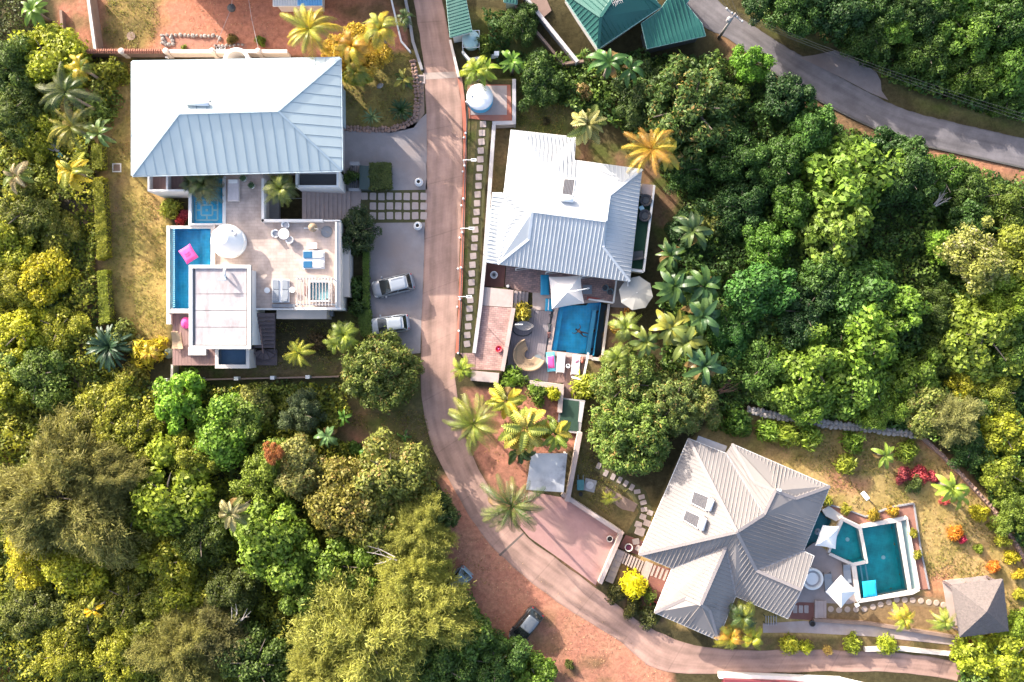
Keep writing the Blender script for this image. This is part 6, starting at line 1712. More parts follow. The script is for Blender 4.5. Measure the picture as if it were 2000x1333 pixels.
tag(G().prism(PL([(1604, 996), (1618, 988), (1646, 1008), (1641, 1012), (1632, 1018), (1612, 1008)]), -0.2, 0.18).obj('pale_terrace', M_CREAM), kind='structure')
parasol_square('square white parasol over the corner of the teal pools by the roof', [(1607, 1026), (1639, 1029), (1632, 1073), (1592, 1066)], (1617, 1051), 2.4, 2.95, (1616, 1055), M_FABW, 0.05)
parasol_square('diamond turned white parasol between the hot tub and the teal pool', [(1643, 1123), (1674, 1155), (1643, 1188), (1612, 1157)], (1643, 1157), 2.4, 2.95, (1643, 1152), M_FABW, 0.05)
c = P(1584, 1129, 0.05); t = thing('hot_tub', 'round white hot tub half hidden by the beige roof edge', 'hot tub', c)
G().lathe(c, [(1.02, 0.01), (1.06, 0.5), (1.0, 0.56), (0.86, 0.55), (0.80, 0.42), (0.78, 0.1)], 34).obj('shell', M_FABW, t, smooth=True)
G().lathe(c, [(0.77, 0.30), (0.77, 0.33), (0, 0.33)], 30).obj('floor', M_FABL, t)
G().lathe(c, [(0.55, 0.34), (0.6, 0.37), (0.55, 0.40), (0.5, 0.37)], 26).obj('inner_ring', M_TANK, t)
lounger('dark grey sun lounger beside the round hot tub', 1615, 1136, math.pi / 2 + 0.1, 0.05, M_FABG, M_DKGREY, 2.0, 0.75)
lounger('dark grey sun lounger close to the pale pool rim', 1652, 1118, math.pi / 2 + 0.1, 0.05, M_FABG, M_DKGREY, 2.0, 0.75)
c = P(1698, 1150, zc_); t = thing('pool_float', 'bright blue square inflatable mattress floating in the teal pool', 'pool float', c)
vs, fs = pillow(1.35, 1.6, 0.22, 8, 0.03); R = Matrix.Rotation(0.1, 3, 'Z'); G().add([R @ Vector(v) + c + Vector((0, 0, 0.06)) for v in vs], fs).obj('mattress', mat('cyan_vinyl', (0.02, 0.47, 0.72), (0.015, 0.42, 0.66), 0.5, 2), t, smooth=True)
g = G()
for k in (-0.5, 0.5): g.bar(c + R @ Vector((k * .5, -.7, 0.17)), c + R @ Vector((k * .5, .7, 0.17)), 0.03, 0.02)
g.obj('seam', mat('cyan_seam', (0.015, 0.36, 0.58), rough=0.6), t)
c = P(1671, 1180, 0); t = thing('stool', 'small white stool at the corner of the pool patio', 'stool', c); G().box((c.x, c.y, 0.42), (0.4, 0.32, 0.06), 0.5).obj('seat', M_TANK, t)
for x in (-.13, .13):
 for y in (-.1, .1): G().box((c.x + x, c.y + y, 0.2), (0.04, 0.04, 0.37)).obj('leg', M_TANK, t)
# low red planted border and the white garden lamp
bd = thing('planting_bed', 'red earth planting bed with a low stone edge above the teal pool', 'planter', P(1700, 1010, 0))
M_BED = mat('red_bed_soil', (0.33, 0.155, 0.11), (0.25, 0.115, 0.08), 0.95, 2, 8, 0.3, world=True)
G().prism(PL([(1612, 985), (1650, 995), (1690, 1012), (1740, 992), (1783, 985), (1796, 1075), (1812, 1150), (1797, 1152), (1773, 1008), (1680, 1024), (1640, 1006)]), -0.2, 0.12).obj('soil', M_BED, bd)
g = G(); e = PL([(1612, 984), (1650, 994), (1690, 1009), (1740, 990), (1783, 983), (1797, 1075), (1813, 1150)])
for i in range(len(e) - 1): g.bar(e[i] + Vector((0, 0, .1)), e[i + 1] + Vector((0, 0, .1)), 0.14, 0.32)
g.obj('edging', M_GREYW, bd)
c = P(1704, 983, 0); t = thing('garden_lamp', 'white hooded garden lamp on a leaning pole above the teal pool', 'lamp', c); A = P(1694, 974, 1.9)
G().tube([c, A], 0.05, 8).obj('pole', M_DKGREY, t)
h_ = P(1690, 969, 2.0); R = Matrix.Rotation(math.radians(-50), 3, 'Z'); G().box(h_, (0.9, 0.45, 0.14), M=R).obj('hood', M_TANK, t, bevel=0.05)
# round stepping stones to the thatched hut
rs = tag(G().prism(PL([(1612, 1182), (1700, 1172), (1770, 1160), (1850, 1172), (1850, 1190), (1770, 1182), (1690, 1192), (1612, 1200)]), -0.1, 0.012).obj('stepping_path', mat('bare_path', (0.22, 0.14, 0.075), (0.16, 0.11, 0.055), 0.95, 2, 8, 0.3, world=True)), kind='structure')
g = G(); g.lathe((0, 0, 0), [(0.27, -0.04), (0.30, 0.0), (0.28, 0.035), (0.2, 0.045), (0, 0.045)], 14); rm = bpy.data.meshes.new('round_stone'); rm.from_pydata(g.v, [], g.f); rm.materials.append(mat('round_stone', (0.43, 0.33, 0.265), (0.33, 0.245, 0.195), 0.9, 3, 6, 0.3))
for X, Y in ((280, 848), (335, 855), (390, 850), (447, 850), (503, 848), (560, 833), (610, 817), (665, 803), (717, 785), (770, 788), (823, 790), (877, 793), (930, 803), (980, 807), (1027, 820), (1068, 812)):
 piece('round_stone', rm, rs, P(1540 + X / 3.391, 940 + Y / 3.391, 0.03), rnd.uniform(0, 6))
cs = tag(G().prism(PL([(1165, 905), (1215, 925), (1262, 960), (1275, 1000), (1262, 1045), (1225, 1040), (1248, 1000), (1235, 970), (1195, 940), (1160, 918)]), -0.1, 0.012).obj('curved_path', M_GRS), kind='structure')
cm = [slab_mesh('stepping_stone', 0.62, 0.42, 0.07, M_PAD, 30 + k) for k in range(3)]
for k, (X, Y) in enumerate(((1165, 700), (1210, 748), (1258, 772), (1300, 792), (1340, 815), (1380, 840), (1415, 868), (1443, 903), (1455, 940), (1460, 985))):
 piece('stepping_stone', cm[k % 3], cs, P(820 + X / 3.332, 700 + Y / 3.332, 0.04), math.radians(-28 if k < 6 else 10) + math.pi / 2 * (k < 6) + rnd.uniform(-.1, .1))
for (a, b, s) in ((1256, 1010, 1.0), (1264, 1022, 1.1), (1247, 1025, 1.1), (1270, 1002, 0.9), (1250, 1038, 1.5)):
 piece('stepping_stone', cm[0], cs, P(a, b, 0.045), -0.35, (s, s * 1.3, 1))
# entrance court of the east villa
tag(G().prism(PL([(1222, 1045), (1262, 1060), (1249, 1085), (1208, 1070)]), -0.1, 0.03).obj('red_court', MATS['terracotta']), kind='structure')
tag(G().prism(PL([(1268, 1102), (1312, 1112), (1290, 1190), (1255, 1170)]), -0.1, 0.03).obj('red_court', MATS['terracotta']), kind='structure')
ent = thing('entrance_steps', 'pale zigzag entrance steps descending to the corner of the beige villa', 'steps', P(1230, 1100, 0))
for k in range(6):
 f = k / 6; z = 0.42 - 0.06 * k
 a = [(1206 - 24 * f, 1073 + 62 * f), (1221 - 24 * f, 1079 + 62 * f), (1217 - 24 * f, 1089 + 62 * f), (1202 - 24 * f, 1083 + 62 * f)]
 G().prism(PL(a, z), -0.1, z).obj('tread', M_STEP, ent)
for k in range(8):
 z = 0.40 - 0.045 * k; x = 1222 + k * 5.4; y = 1080 + k * 2.6
 G().prism(PL([(x, y), (x + 3.4, y + 1.6), (x - 4.6, y + 22), (x - 8, y + 20.4)], z), -0.1, z).obj('tread', M_STEP, ent)
G().prism(PL([(1262, 1096), (1276, 1102), (1263, 1137), (1249, 1131)], 0.08), -0.1, 0.08).obj('landing', M_CONC, ent)
for k in range(4):
 x = 1278 + k * 8; y = 1104 + k * 3
 G().prism(PL([(x, y), (x + 4, y + 1.8), (x - 4, y + 22), (x - 8, y + 20.4)], 0.07), -0.1, 0.07).obj('paving_slab', M_PAD, ent)
for (a, b, s, r_) in ((1242, 1058, 1.1, 0.2), (1248, 1072, 1.1, -0.6)): piece('paving_slab', cm[1], ent, P(a, b, 0.05), r_, (s, s * 1.2, 1))
planter('round pale planter with purple filling in the red entrance court', 1227, 1068, 0.38, 0.5, M_CREAM, 0.03, mat('purple_fill', (0.12, 0.02, 0.05), rough=0.9))
planter('small white urn with dark soil in the corner of the pink forecourt', 1190, 1051, 0.30, 0.55, M_CREAM, 0.04, M_SOIL)
t = thing('flower_pot', 'red pot tucked behind the golden shrub by the villa corner', 'flower pot', P(1276, 1180, 0)); c = P(1276, 1180, 0.05)
G().lathe(c, [(0.25, 0), (0.38, 0.4), (0.4, 0.5), (0.33, 0.5), (0.3, 0.4)], 16).obj('pot', MATS['bright_red'], t); G().lathe(c, [(0.31, 0.4), (0, 0.42)], 16).obj('soil', M_SOIL, t)
# south side: steps, paths, retaining walls, drive wall
tag(G().prism(PL([(1545, 1172), (1590, 1176), (1590, 1212), (1535, 1208)]), -0.1, 0.03).obj('red_court', MATS['terracotta']), kind='structure')
sst = thing('garden_steps', 'pale concrete garden steps between the pool patio and the lower path', 'steps', P(1603, 1192, 0))
for k in range(4):
 x = 1592 + k * 5.6; G().prism(PL([(x, 1174), (x + 5.3, 1174), (x + 5.3, 1208), (x, 1208)], 0.34 - 0.07 * k), -0.1, 0.34 - 0.07 * k).obj('tread', M_STEP, sst)
for k in range(3): piece('paving_slab', cm[k % 3], sst, P(1553 + k * 11, 1190, 0.05), 1.57, (1.2, 1.0, 1))
tag(G().prism(PL([(1490, 1218), (1570, 1213), (1700, 1222), (1880, 1250), (1880, 1262), (1700, 1243), (1570, 1236), (1490, 1236)]), -0.1, 0.05).obj('lower_path', M_CONC), kind='structure')
wall('retaining_wall', 'low brown retaining wall along the lower garden path', [(1590, 1212), (1700, 1219), (1870, 1246)], -0.2, 0.45, 0.3, M_BROWNW)
wall('roadside_wall', 'pale low wall beside the road at the bottom of the garden', [(1690, 1270), (1755, 1268), (1880, 1281)], -0.2, 0.5, 0.35, M_CREAM)
wall('roadside_wall', 'white parapet wall across the road at the bottom edge of the picture', [(1405, 1321), (1520, 1326), (1640, 1331), (1700, 1345)], -0.2, 0.7, 0.5, M_WHITE)
o = G().prism(PL([(1415, 1328), (1530, 1332), (1640, 1340), (1640, 1420), (1415, 1420)], 1.2), -0.2, 1.2).obj('maroon_roof', mat('maroon_roof', (0.20, 0.035, 0.045), (0.15, 0.028, 0.036), 0.6, 1.5), None)
tag(o, 'dark maroon roof edge behind the white roadside parapet', 'roof')
t = thing('wire_rack', 'small dark rack with pale rungs against the south wall of the beige villa', 'rack', P(1505, 1212, 0)); g = G()
for k in range(5): g.bar(P(1496 + k * 5, 1203, 0.8), P(1496 + k * 5, 1222, 0.8), 0.05)
g.obj('rung', M_GREYT, t); g = G(); g.bar(P(1494, 1205, 0.74), P(1518, 1205, 0.74), 0.05); g.bar(P(1494, 1219, 0.74), P(1518, 1219, 0.74), 0.05)
for a, b in ((1495, 1205), (1517, 1205), (1495, 1219), (1517, 1219)): A = P(a, b, .74); g.bar(Vector((A.x, A.y, 0)), A, 0.05)
g.obj('frame', M_DKGREY, t)
c = P(1584, 1215, 0.05); planter('black round pot beside the garden steps', 1584, 1216, 0.28, 0.5, M_DKGREY, 0.05, M_SOIL)
# thatched hut
th = thing('thatched_hut', 'square garden hut with a grey thatched pyramid roof', 'hut', P(1910, 1188, 0)); ze, za = 2.3, 4.8
M_THATCH = mat('grey_thatch', (0.20, 0.165, 0.155), (0.095, 0.08, 0.078), 0.95, 5, 8, 0.8, 16, c3=(0.15, 0.125, 0.12))
cs_ = [P(1858, 1143, ze), P(1958, 1131, ze), P(1969, 1232, ze), P(1874, 1244, ze)]; ap = P(1927, 1195, za)
for i in range(4):
 a, b = cs_[i], cs_[(i + 1) % 4]; r = random.Random(i); g = G(); rows = 9
 for k in range(rows):
  f0, f1 = 1 - k / rows, 1 - (k + 1.35) / rows; f1 = max(f1, 0.0); n_ = max(2, int(26 * f0))
  for j in range(n_):
   u0, u1 = j / n_, (j + 1.25) / n_; u1 = min(u1, 1)
   l0 = f0 + r.uniform(0, 0.03); lift = Vector((0, 0, 0.05 + r.uniform(0, 0.06)))
   q = [ap.lerp(a.lerp(b, u0), l0) + lift, ap.lerp(a.lerp(b, u1), l0 + r.uniform(-.01, .01)) + lift, ap.lerp(a.lerp(b, u1), f1), ap.lerp(a.lerp(b, u0), f1)]
   g.add(q, [(0, 1, 2, 3)])
 g.obj('thatch_slope', M_THATCH, th)
g = G(); g.add([p - Vector((0, 0, 0.12)) for p in cs_] + [ap - Vector((0, 0, 0.12))], [(0, 1, 4), (1, 2, 4), (2, 3, 4), (3, 0, 4), (3, 2, 1, 0)]); g.obj('roof_core', MATS['grey_thatch'], th)
for i in range(4):
 A = cs_[i].lerp(ap, 0.14); G().bar(Vector((A.x, A.y, -.1)), Vector((A.x, A.y, ze + 0.1)), 0.16).obj('post', M_WOODD, th)
G().prism([(cs_[i].lerp(ap, 0.1).x, cs_[i].lerp(ap, 0.1).y) for i in range(4)], -0.1, 0.08).obj('floor', M_CONC, th)
t = thing('tiled_eave', 'short strip of orange roof tiles below the thatched hut', 'roof', P(1895, 1255, 0))
g = G(); g.prism(PL([(1878, 1252), (1905, 1245), (1918, 1256), (1890, 1268)], 0.8), -0.1, 0.8); g.obj('base', M_BROWNW, t)
for k in range(4):
 A, Bv = P(1881 + k * 8, 1252 - k * 1.6, 0.86), P(1889 + k * 8, 1265 - k * 2, 0.82); G().tube([A, Bv], 0.16, 8).obj('tile', mat('orange_tile', (0.48, 0.16, 0.06), (0.38, 0.12, 0.05), 0.8, 4), t)
# stone boundary wall above the garden
M_ROCK = mat('grey_rock', (0.36, 0.325, 0.30), (0.22, 0.195, 0.18), 0.95, 2.5, 8, 0.6, 8)
M_ROCKR = mat('reddish_rock', (0.36, 0.235, 0.185), (0.25, 0.15, 0.115), 0.95, 2.5, 8, 0.6, 8)
def rock_mesh(name, seed, m):
 r = random.Random(seed); g = G(); g.ball((0, 0, 0), 1.0, 7, 5); me = bpy.data.meshes.new(name)
 me.from_pydata([(v[0] * r.uniform(.75, 1.1), v[1] * r.uniform(.75, 1.1), v[2] * r.uniform(.7, 1.1)) for v in g.v], [], g.f); me.materials.append(m); return me
RK = [rock_mesh('stone', k, M_ROCK) for k in range(4)]; RKR = [rock_mesh('stone', 10 + k, M_ROCKR) for k in range(4)]
def rock_row(parent, pts, step, sx, z, meshes, w=0.0, rows=1, zs=0.7):
 d = [0]
 for i in range(len(pts) - 1): d.append(d[-1] + math.dist(pts[i], pts[i + 1]))
 s = 0
 while s < d[-1]:
  i = max(j for j in range(len(d)) if d[j] <= s); i = min(i, len(pts) - 2); f = (s - d[i]) / (d[i + 1] - d[i])
  a = (pts[i][0] * (1 - f) + pts[i + 1][0] * f, pts[i][1] * (1 - f) + pts[i + 1][1] * f); nx, ny = -(pts[i + 1][1] - pts[i][1]), pts[i + 1][0] - pts[i][0]; L = math.hypot(nx, ny); nx /= L; ny /= L
  for q in range(rows):
   o_ = (q - (rows - 1) / 2) * w + rnd.uniform(-1, 1)
   k = rnd.uniform(0.75, 1.25)
   piece('stone', rnd.choice(meshes), parent, P(a[0] + nx * o_, a[1] + ny * o_, z + rnd.uniform(-.06, .08)), rnd.uniform(0, 6.3), (sx * k, sx * k * rnd.uniform(.7, 1), sx * zs * k))
  s += step * rnd.uniform(0.85, 1.15)
WN = [(1462, 801), (1540, 816), (1625, 830), (1700, 838), (1795, 850)]; WE = [(1797, 850), (1840, 888), (1900, 950), (1945, 1000), (1985, 1062), (2010, 1110)]
t = wall('stone_wall', 'rough grey stone retaining wall between the garden and the woods', WN, -0.3, 0.75, 0.5, M_ROCK); rock_row(t, WN, 9, 0.27, 0.75, RK, 8, 2)
t = wall('stone_wall', 'reddish stone garden wall curving down the hillside beside the woods', WE, -0.3, 0.55, 0.32, M_ROCKR); rock_row(t, WE, 9, 0.2, 0.55, RKR, 1, 1)

# ================================================================ TOP OF THE PICTURE: green roofed house, sheds, walls
M_GREENR = mat('green_roof_sheet', (0.011, 0.095, 0.078), (0.008, 0.070, 0.060), 0.6, 0.5, 8, 0.04, c3=(0.014, 0.105, 0.085))
M_GREENC = mat('pale_green_trim', (0.30, 0.48, 0.43), rough=0.6)
gd = thing('house', 'house with a hipped teal green roof and a lower wing beside the upper road', 'house', P(1220, 20, 0))
E = 3.4
d = dict(S=P(1169, 95, E), Ea=P(1290, 14, E), N=P(1212, -112, E), W=P(1090, -24, E), r1=P(1173, 33, E + 1.5), r2=P(1222, -40, E + 1.5))
g = G(); g.prism([(p.x, p.y) for p in offset([d[k].xy for k in ('S', 'Ea', 'N', 'W')], -0.6)], -0.3, E - 0.06).obj('wall', M_WHITE, gd)
rg = G()
for a, b in (('S', 'Ea'), ('Ea', 'N'), ('N', 'W'), ('W', 'S')): rg.bar(d[a] - Vector((0, 0, .12)), d[b] - Vector((0, 0, .12)), 0.1, 0.2)
rg = rg.obj('roof', M_GREENC, gd)
for names in (('W', 'S', 'r1'), ('S', 'Ea', 'r2', 'r1'), ('Ea', 'N', 'r2'), ('N', 'W', 'r1', 'r2')): roof_slope(rg, [d[k] for k in names], M_GREENR, 0.42, 0.12, 0.055)
caps(rg, [(d[a], d[b]) for a, b in (('W', 'r1'), ('S', 'r1'), ('r1', 'r2'), ('Ea', 'r2'), ('N', 'r2'))], M_GREENR, 0.28, 0.06)
E2 = 2.7
w = [P(1264, 95, E2), P(1253, 46, E2 + 0.5), P(1289, 20, E2 + .6), P(1330, -40, E2 + 1.0), P(1365, -25, E2 + .6), P(1340, 8, E2 + .5), P(1371, 46, E2 + .25), P(1378, 70, E2)]
g = G(); q = offset([p.xy for p in w], -0.35); g.prism([(p.x, p.y) for p in q], -0.3, E2 - 0.1).obj('wing_wall', mat('dark_stone_wall', (0.12, 0.115, 0.12), (0.07, 0.068, 0.07), 0.9, 2, 8, 0.5), gd)
wr = G()
for i in range(len(w)): wr.bar(w[i] - Vector((0, 0, .1)), w[(i + 1) % len(w)] - Vector((0, 0, .1)), 0.08, 0.16)
wr = wr.obj('wing_roof', M_GREENC, gd); roof_slope(wr, w, M_GREENR, 0.40, 0.12, 0.06)
for k in (0.3, 0.7):
 A = d['S'].lerp(d['Ea'], k); window(gd, (A.x + 0.0, A.y + 0.75, 1.7), 1.3, 1.3, (0.55, -0.83))
t = thing('tv_antenna', 'branched white television aerial on the green roof ridge', 'antenna', P(1205, 8, 4.9)); A = P(1202, 14, 4.5)
G().tube([A, P(1208, 2, 6.6)], 0.03, 5).obj('mast', M_GREYT, t); g = G()
g.bar(P(1196, 6, 6.3), P(1216, 0, 6.5), 0.03)
for k in range(6): x = 1197 + k * 3.6; g.bar(P(x - 3, 1 - k * 1.1, 6.4), P(x + 2, 11 - k * 1.1, 6.4), 0.025)
g.obj('elements', M_GREYT, t)
wall('terrace_wall', 'pale grey garden wall stepping down beside the green roofed house', [(1022, -10), (1128, 121)], -0.2, 0.9, 0.3, M_GREYW, 'wall', M_GREYT, 0.04)
wall('terrace_wall', 'thin brown wall with a dark gutter next to the pale garden wall', [(1003, 8), (1100, 124), (1140, 119)], -0.2, 0.45, 0.25, M_BROWNW)
tag(G().prism(PL([(1028, -30), (1055, -30), (1077, 21), (1062, 34), (1040, 12)]), -0.1, 0.03).obj('brown_terrace', mat('brown_paving', (0.22, 0.15, 0.125), (0.17, 0.11, 0.09), 0.9, 1.5, world=True)), kind='structure')
# narrow green roof beside the lane
gs = thing('lean_to', 'narrow green sheet roof lean-to along the east side of the lane', 'shed', P(893, 35, 0)); E = 2.6
q = [P(869, -30, E + .1), P(904, -30, E + .5), P(922, 62, E + .45), P(879, 73, E)]
gp = G()
for i in range(4): gp.bar(q[i] - Vector((0, 0, .1)), q[(i + 1) % 4] - Vector((0, 0, .1)), 0.08, 0.16)
gp = gp.obj('roof', M_GREENC, gs); roof_slope(gp, q, M_GREENR, 0.30, 0.09, 0.05)
G().prism([(p.x, p.y) for p in offset([p.xy for p in q], -0.25)], -0.2, E - 0.12).obj('wall', M_CREAM, gs)
gh2 = thing('lean_to', 'corner of a small pale green roof at the top edge between shrubs', 'shed', P(996, 0, 0))
q = [P(983, -40, 2.4), P(1010, -40, 2.4), P(1010, 8, 2.2), P(984, 4, 2.2)]; ge = G()
for i in range(4): ge.bar(q[i] - Vector((0, 0, .1)), q[(i + 1) % 4] - Vector((0, 0, .1)), 0.06, 0.14)
ge = ge.obj('roof', M_GREENC, gh2); roof_slope(ge, q, M_GREENR, 0.3, 0.09, 0.05); G().prism([(p.x, p.y) for p in offset([p.xy for p in q], -0.2)], -0.2, 2.08).obj('wall', M_CREAM, gh2)
ws = thing('shed', 'white and blue sheet roofed shed cut by the top edge', 'shed', P(582, -20, 0))
q = [P(533, 12, 2.3), P(629, 11, 2.3), P(629, -60, 2.9), P(533, -60, 2.9)]; ge = G()
for i in range(4): ge.bar(q[i] - Vector((0, 0, .1)), q[(i + 1) % 4] - Vector((0, 0, .1)), 0.06, 0.14)
ge = ge.obj('roof', M_WHITE, ws); G().prism([(p.x, p.y) for p in offset([p.xy for p in q], -0.25)], -0.2, 2.15).obj('wall', M_CREAM, ws)
mid = [q[0].lerp(q[1], 0.5), q[3].lerp(q[2], 0.5)]
roof_slope(ge, [q[0], mid[0], mid[1], q[3]], M_ROOFB, 0.25, 0.09, 0.05); roof_slope(ge, [mid[0], q[1], q[2], mid[1]], mat('blue_sheet', (0.10, 0.30, 0.55), (0.08, 0.25, 0.48), 0.5), 0.25, 0.09, 0.05)
nh = thing('house', 'unseen house added beyond the top edge to shade the red soil', 'house', P(530, -180, 0))  # out-of-view house added as a shade caster, sized to darken the red soil
q = [P(300, -62, 4.4), P(770, -62, 4.4), P(770, -330, 4.4), P(300, -330, 4.4)]
G().prism([(p.x, p.y) for p in offset([p.xy for p in q], -0.6)], -0.3, 4.3).obj('wall', M_CREAM, nh)
e = [P(420, -195, 5.8), P(650, -195, 5.8)]
for qq in ([q[0], q[1], e[1], e[0]], [q[2], q[3], e[0], e[1]], [q[3], q[0], e[0]], [q[1], q[2], e[1]]): roof_slope(nh, qq, M_ROOFC, 0.45, name='roof')
# boundary walls in the north-west
M_TERRT = mat('terracotta_tiles', (0.30, 0.13, 0.085), (0.22, 0.09, 0.06), 0.85, 3)
wall('boundary_wall', 'brown garden wall with a pale top running down to the corner post', [(170, -20), (186, 98)], -0.2, 1.5, 0.45, M_BROWNW, 'wall', M_CREAM, -0.2)
bw = thing('boundary_wall', 'long wall with round topped posts north of the big villa, half cream and half tile capped', 'wall', P(350, 100, 0))
Y = 101
for a, b, kind in ((160, 238, 0), (238, 325, 0), (325, 415, 1), (415, 505, 1), (505, 566, 1)):
 A, Bv = P(a + 5, Y, 1.5), P(b - 5, Y, 1.5)
 G().box(((A.x + Bv.x) / 2, A.y, 0.65), (Bv.x - A.x, 0.2, 1.7)).obj('panel', M_BROWNW if kind == 0 else M_CREAM, bw)
 if kind: G().box(((A.x + Bv.x) / 2, A.y, 1.54), (Bv.x - A.x, 0.34, 0.08)).obj('coping', M_CREAM, bw)
 else:
  g = G(); n_ = int((Bv.x - A.x) / 0.22)
  for k in range(n_): x = A.x + 0.11 + k * 0.22; g.tube([(x, A.y - 0.2, 1.52), (x, A.y, 1.62), (x, A.y + 0.2, 1.52)], 0.10, 6)
  g.obj('tile_coping', M_TERRT, bw)
for a in (160, 238, 325, 415, 505):
 c = P(a, Y, 1.5); g = G(); g.box((c.x, c.y, 0.7), (0.42, 0.42, 1.8)); g.lathe((c.x, c.y, 1.6), [(0.3, 0), (0.3, 0.08), (0.16, 0.22), (0, 0.26)], 12); g.obj('post', M_CREAM, bw)
t = thing('wall_light', 'small white box light on the outside of the tile capped wall', 'lamp', P(326, 113, 1.1)); c = P(326, 113, 1.1)
G().box((c.x, c.y, c.z), (0.24, 0.12, 0.4)).obj('housing', M_TANK, t, bevel=0.02); G().box((c.x, c.y - 0.07, c.z), (0.12, 0.03, 0.2)).obj('lens', M_GREY, t)
wall('low_wall', 'thin white bent wall beside the yellow palms and the lane', [(762, -10), (776, 50), (783, 80), (801, 101)], -0.2, 0.5, 0.16, M_WHITE)
wall('gutter_wall', 'rough grey concrete gutter edge along the west side of the lane', [(790, -10), (800, 40), (806, 80), (824, 136)], -0.2, 0.28, 0.28, M_GREYW)
wall('fence_wall', 'pale timber edging along the lane below the green lean-to', [(879, 78), (896, 150)], -0.2, 0.5, 0.25, M_CREAM)
wall('stone_edge', 'short brown timber fence in the red soil at the far corner', [(118, 20), (122, 68)], -0.1, 0.6, 0.25, M_BROWNW)
# stone lined planting beds behind the villa
bed = tag(G().prism(PL([(318, 66), (428, 70), (425, 100), (320, 99)]), -0.1, 0.03).obj('flower_bed', M_BED), kind='structure')
rock_row(bed, [(316, 84), (320, 68), (428, 71), (432, 80)], 8, 0.22, 0.08, RK, 1, 1)
rock_row(bed, [(316, 70), (322, 88), (338, 86), (334, 70)], 7, 0.25, 0.1, RK, 1, 1)
bed2 = tag(G().prism(PL([(420, 88), (480, 86), (482, 97), (420, 99)]), -0.1, 0.03).obj('flower_bed', M_BED), kind='structure')
rock_row(bed2, [(420, 90), (480, 88)], 8, 0.2, 0.06, RK, 1, 1)
for k, (x, lb) in enumerate(((427, 'old tyre ring at the wall end of the stone lined bed'), (437, 'old tyre ring nearer the palm in the stone lined bed'))):
 t = thing('ring_planter', lb, 'planter', P(x, 94, 0), 'ring planters by the boundary wall'); c = P(x, 94, 0.03)
 G().lathe(c, [(0.18, 0.0), (0.24, 0.08), (0.20, 0.16), (0.14, 0.10), (0.15, 0.0)], 16).obj('ring', M_FABL, t); G().lathe(c, [(0.15, 0.05), (0, 0.07)], 12).obj('soil', M_SOIL, t)
t = thing('manhole', 'round brick red manhole cover sunk in the red soil', 'manhole', P(256, 71, 0)); c = P(256, 71, 0.02)
G().lathe(c, [(0.33, 0.05), (0.42, 0.05), (0.42, -0.05)], 22).obj('rim', M_BROWNW, t); G().lathe(c, [(0.33, 0.03), (0, 0.03)], 22).obj('lid', MATS['reddish_rock'], t)
t = thing('swing', 'dark net swing seat hanging between two thin ropes over the red soil', 'swing', P(452, 17, 0.9)); c = P(452, 16, 0.9)
g = G(); g.ball(c, 0.42, 12, 7, 0.7); g.obj('seat', M_DKGREY, t, smooth=True)
g = G(); g.tube([c, P(455, -20, 2.2)], 0.02, 5); g.tube([c, P(424, 84, 1.6)], 0.018, 5); g.obj('rope', M_GREYT, t)
t = thing('washing_line', 'thin taut line running from the top edge to the boundary wall', 'line', P(480, 30, 1.6)); g = G(); g.tube([P(484, -10, 2.0), P(492, 40, 1.7), P(505, 97, 1.75)], 0.018, 5); g.obj('cord', M_GREYT, t)
# lawn east of the villa: stone edging, rock, drain grate
le = tag(G().prism(PL([(668, 246), (760, 252), (800, 244), (818, 225), (820, 150), (828, 150), (829, 222), (808, 250), (764, 260), (668, 254)]), -0.1, 0.03).obj('stone_edging', M_BROWNW), kind='structure')
rock_row(le, [(672, 250), (725, 254), (762, 253), (792, 245), (812, 228), (815, 190), (811, 155), (806, 118)], 6.5, 0.20, 0.08, RKR, 6, 2)
rock_row(le, [(818, 225), (824, 190), (822, 160)], 9, 0.16, 0.06, RKR, 1, 1)
t = thing('rock', 'single grey rock on the shaded lawn beside the villa roof', 'rock', P(742, 168, 0)); me = RK[1]; piece('stone', me, t, P(742, 168, 0.12), 0.4, (0.42, 0.26, 0.26))
t = thing('drain_grate', 'square dark drain grate in a concrete frame at the lane edge', 'drain cover', P(822, 155, 0)); c = P(822, 155, 0.05)
g = G(); ring(g, [(c.x + a * .27, c.y + b * .27) for a, b in ((-1, -1), (1, -1), (1, 1), (-1, 1))], [(c.x + a * .42, c.y + b * .42) for a, b in ((-1, -1), (1, -1), (1, 1), (-1, 1))], -0.05, 0.07); g.obj('frame', M_CONC, t)
for k in range(5): G().box((c.x - .21 + k * .105, c.y, 0.045), (0.05, 0.53, 0.04)).obj('bar', M_DKGREY, t)
wall('glass_screen', 'narrow teal edged screen along the east wall of the big villa', [(668, 170), (669, 245)], -0.1, 1.6, 0.1, M_ROOFA2)
# well enclosure and hedge box on the forecourt
t = thing('gate', 'dark green gate panel with grey posts beside the clipped hedge', 'gate', P(701, 345, 0))
A, Bv = P(696, 344, 1.4), P(722, 344, 1.4); G().prism(PL([(702, 323), (722, 325), (722, 371), (702, 370)], 1.2), 0.05, 1.2).obj('panel', mat('dark_green_metal', (0.035, 0.06, 0.055), rough=0.5), t)
g = G(); g.bar(P(683, 320, 1.6), P(702, 320, 1.6), 0.35, 0.12); g.bar(P(681, 371, 1.0), P(704, 371, 1.0), 0.3, 0.12)
for (a, b, zz) in ((684, 320, 1.5), (700, 320, 1.5), (683, 371, .9), (702, 371, .9)): A = P(a, b, zz); g.bar(Vector((A.x, A.y, 0)), A, 0.14)
g.obj('frame', M_GREYW, t); g = G()
for k in range(4): x = 684 + k * 4; A = P(x, 322, 1.4); B_ = P(x, 369, .95); g.bar(A, B_, 0.05)
g.obj('bar', M_DKGREY, t)
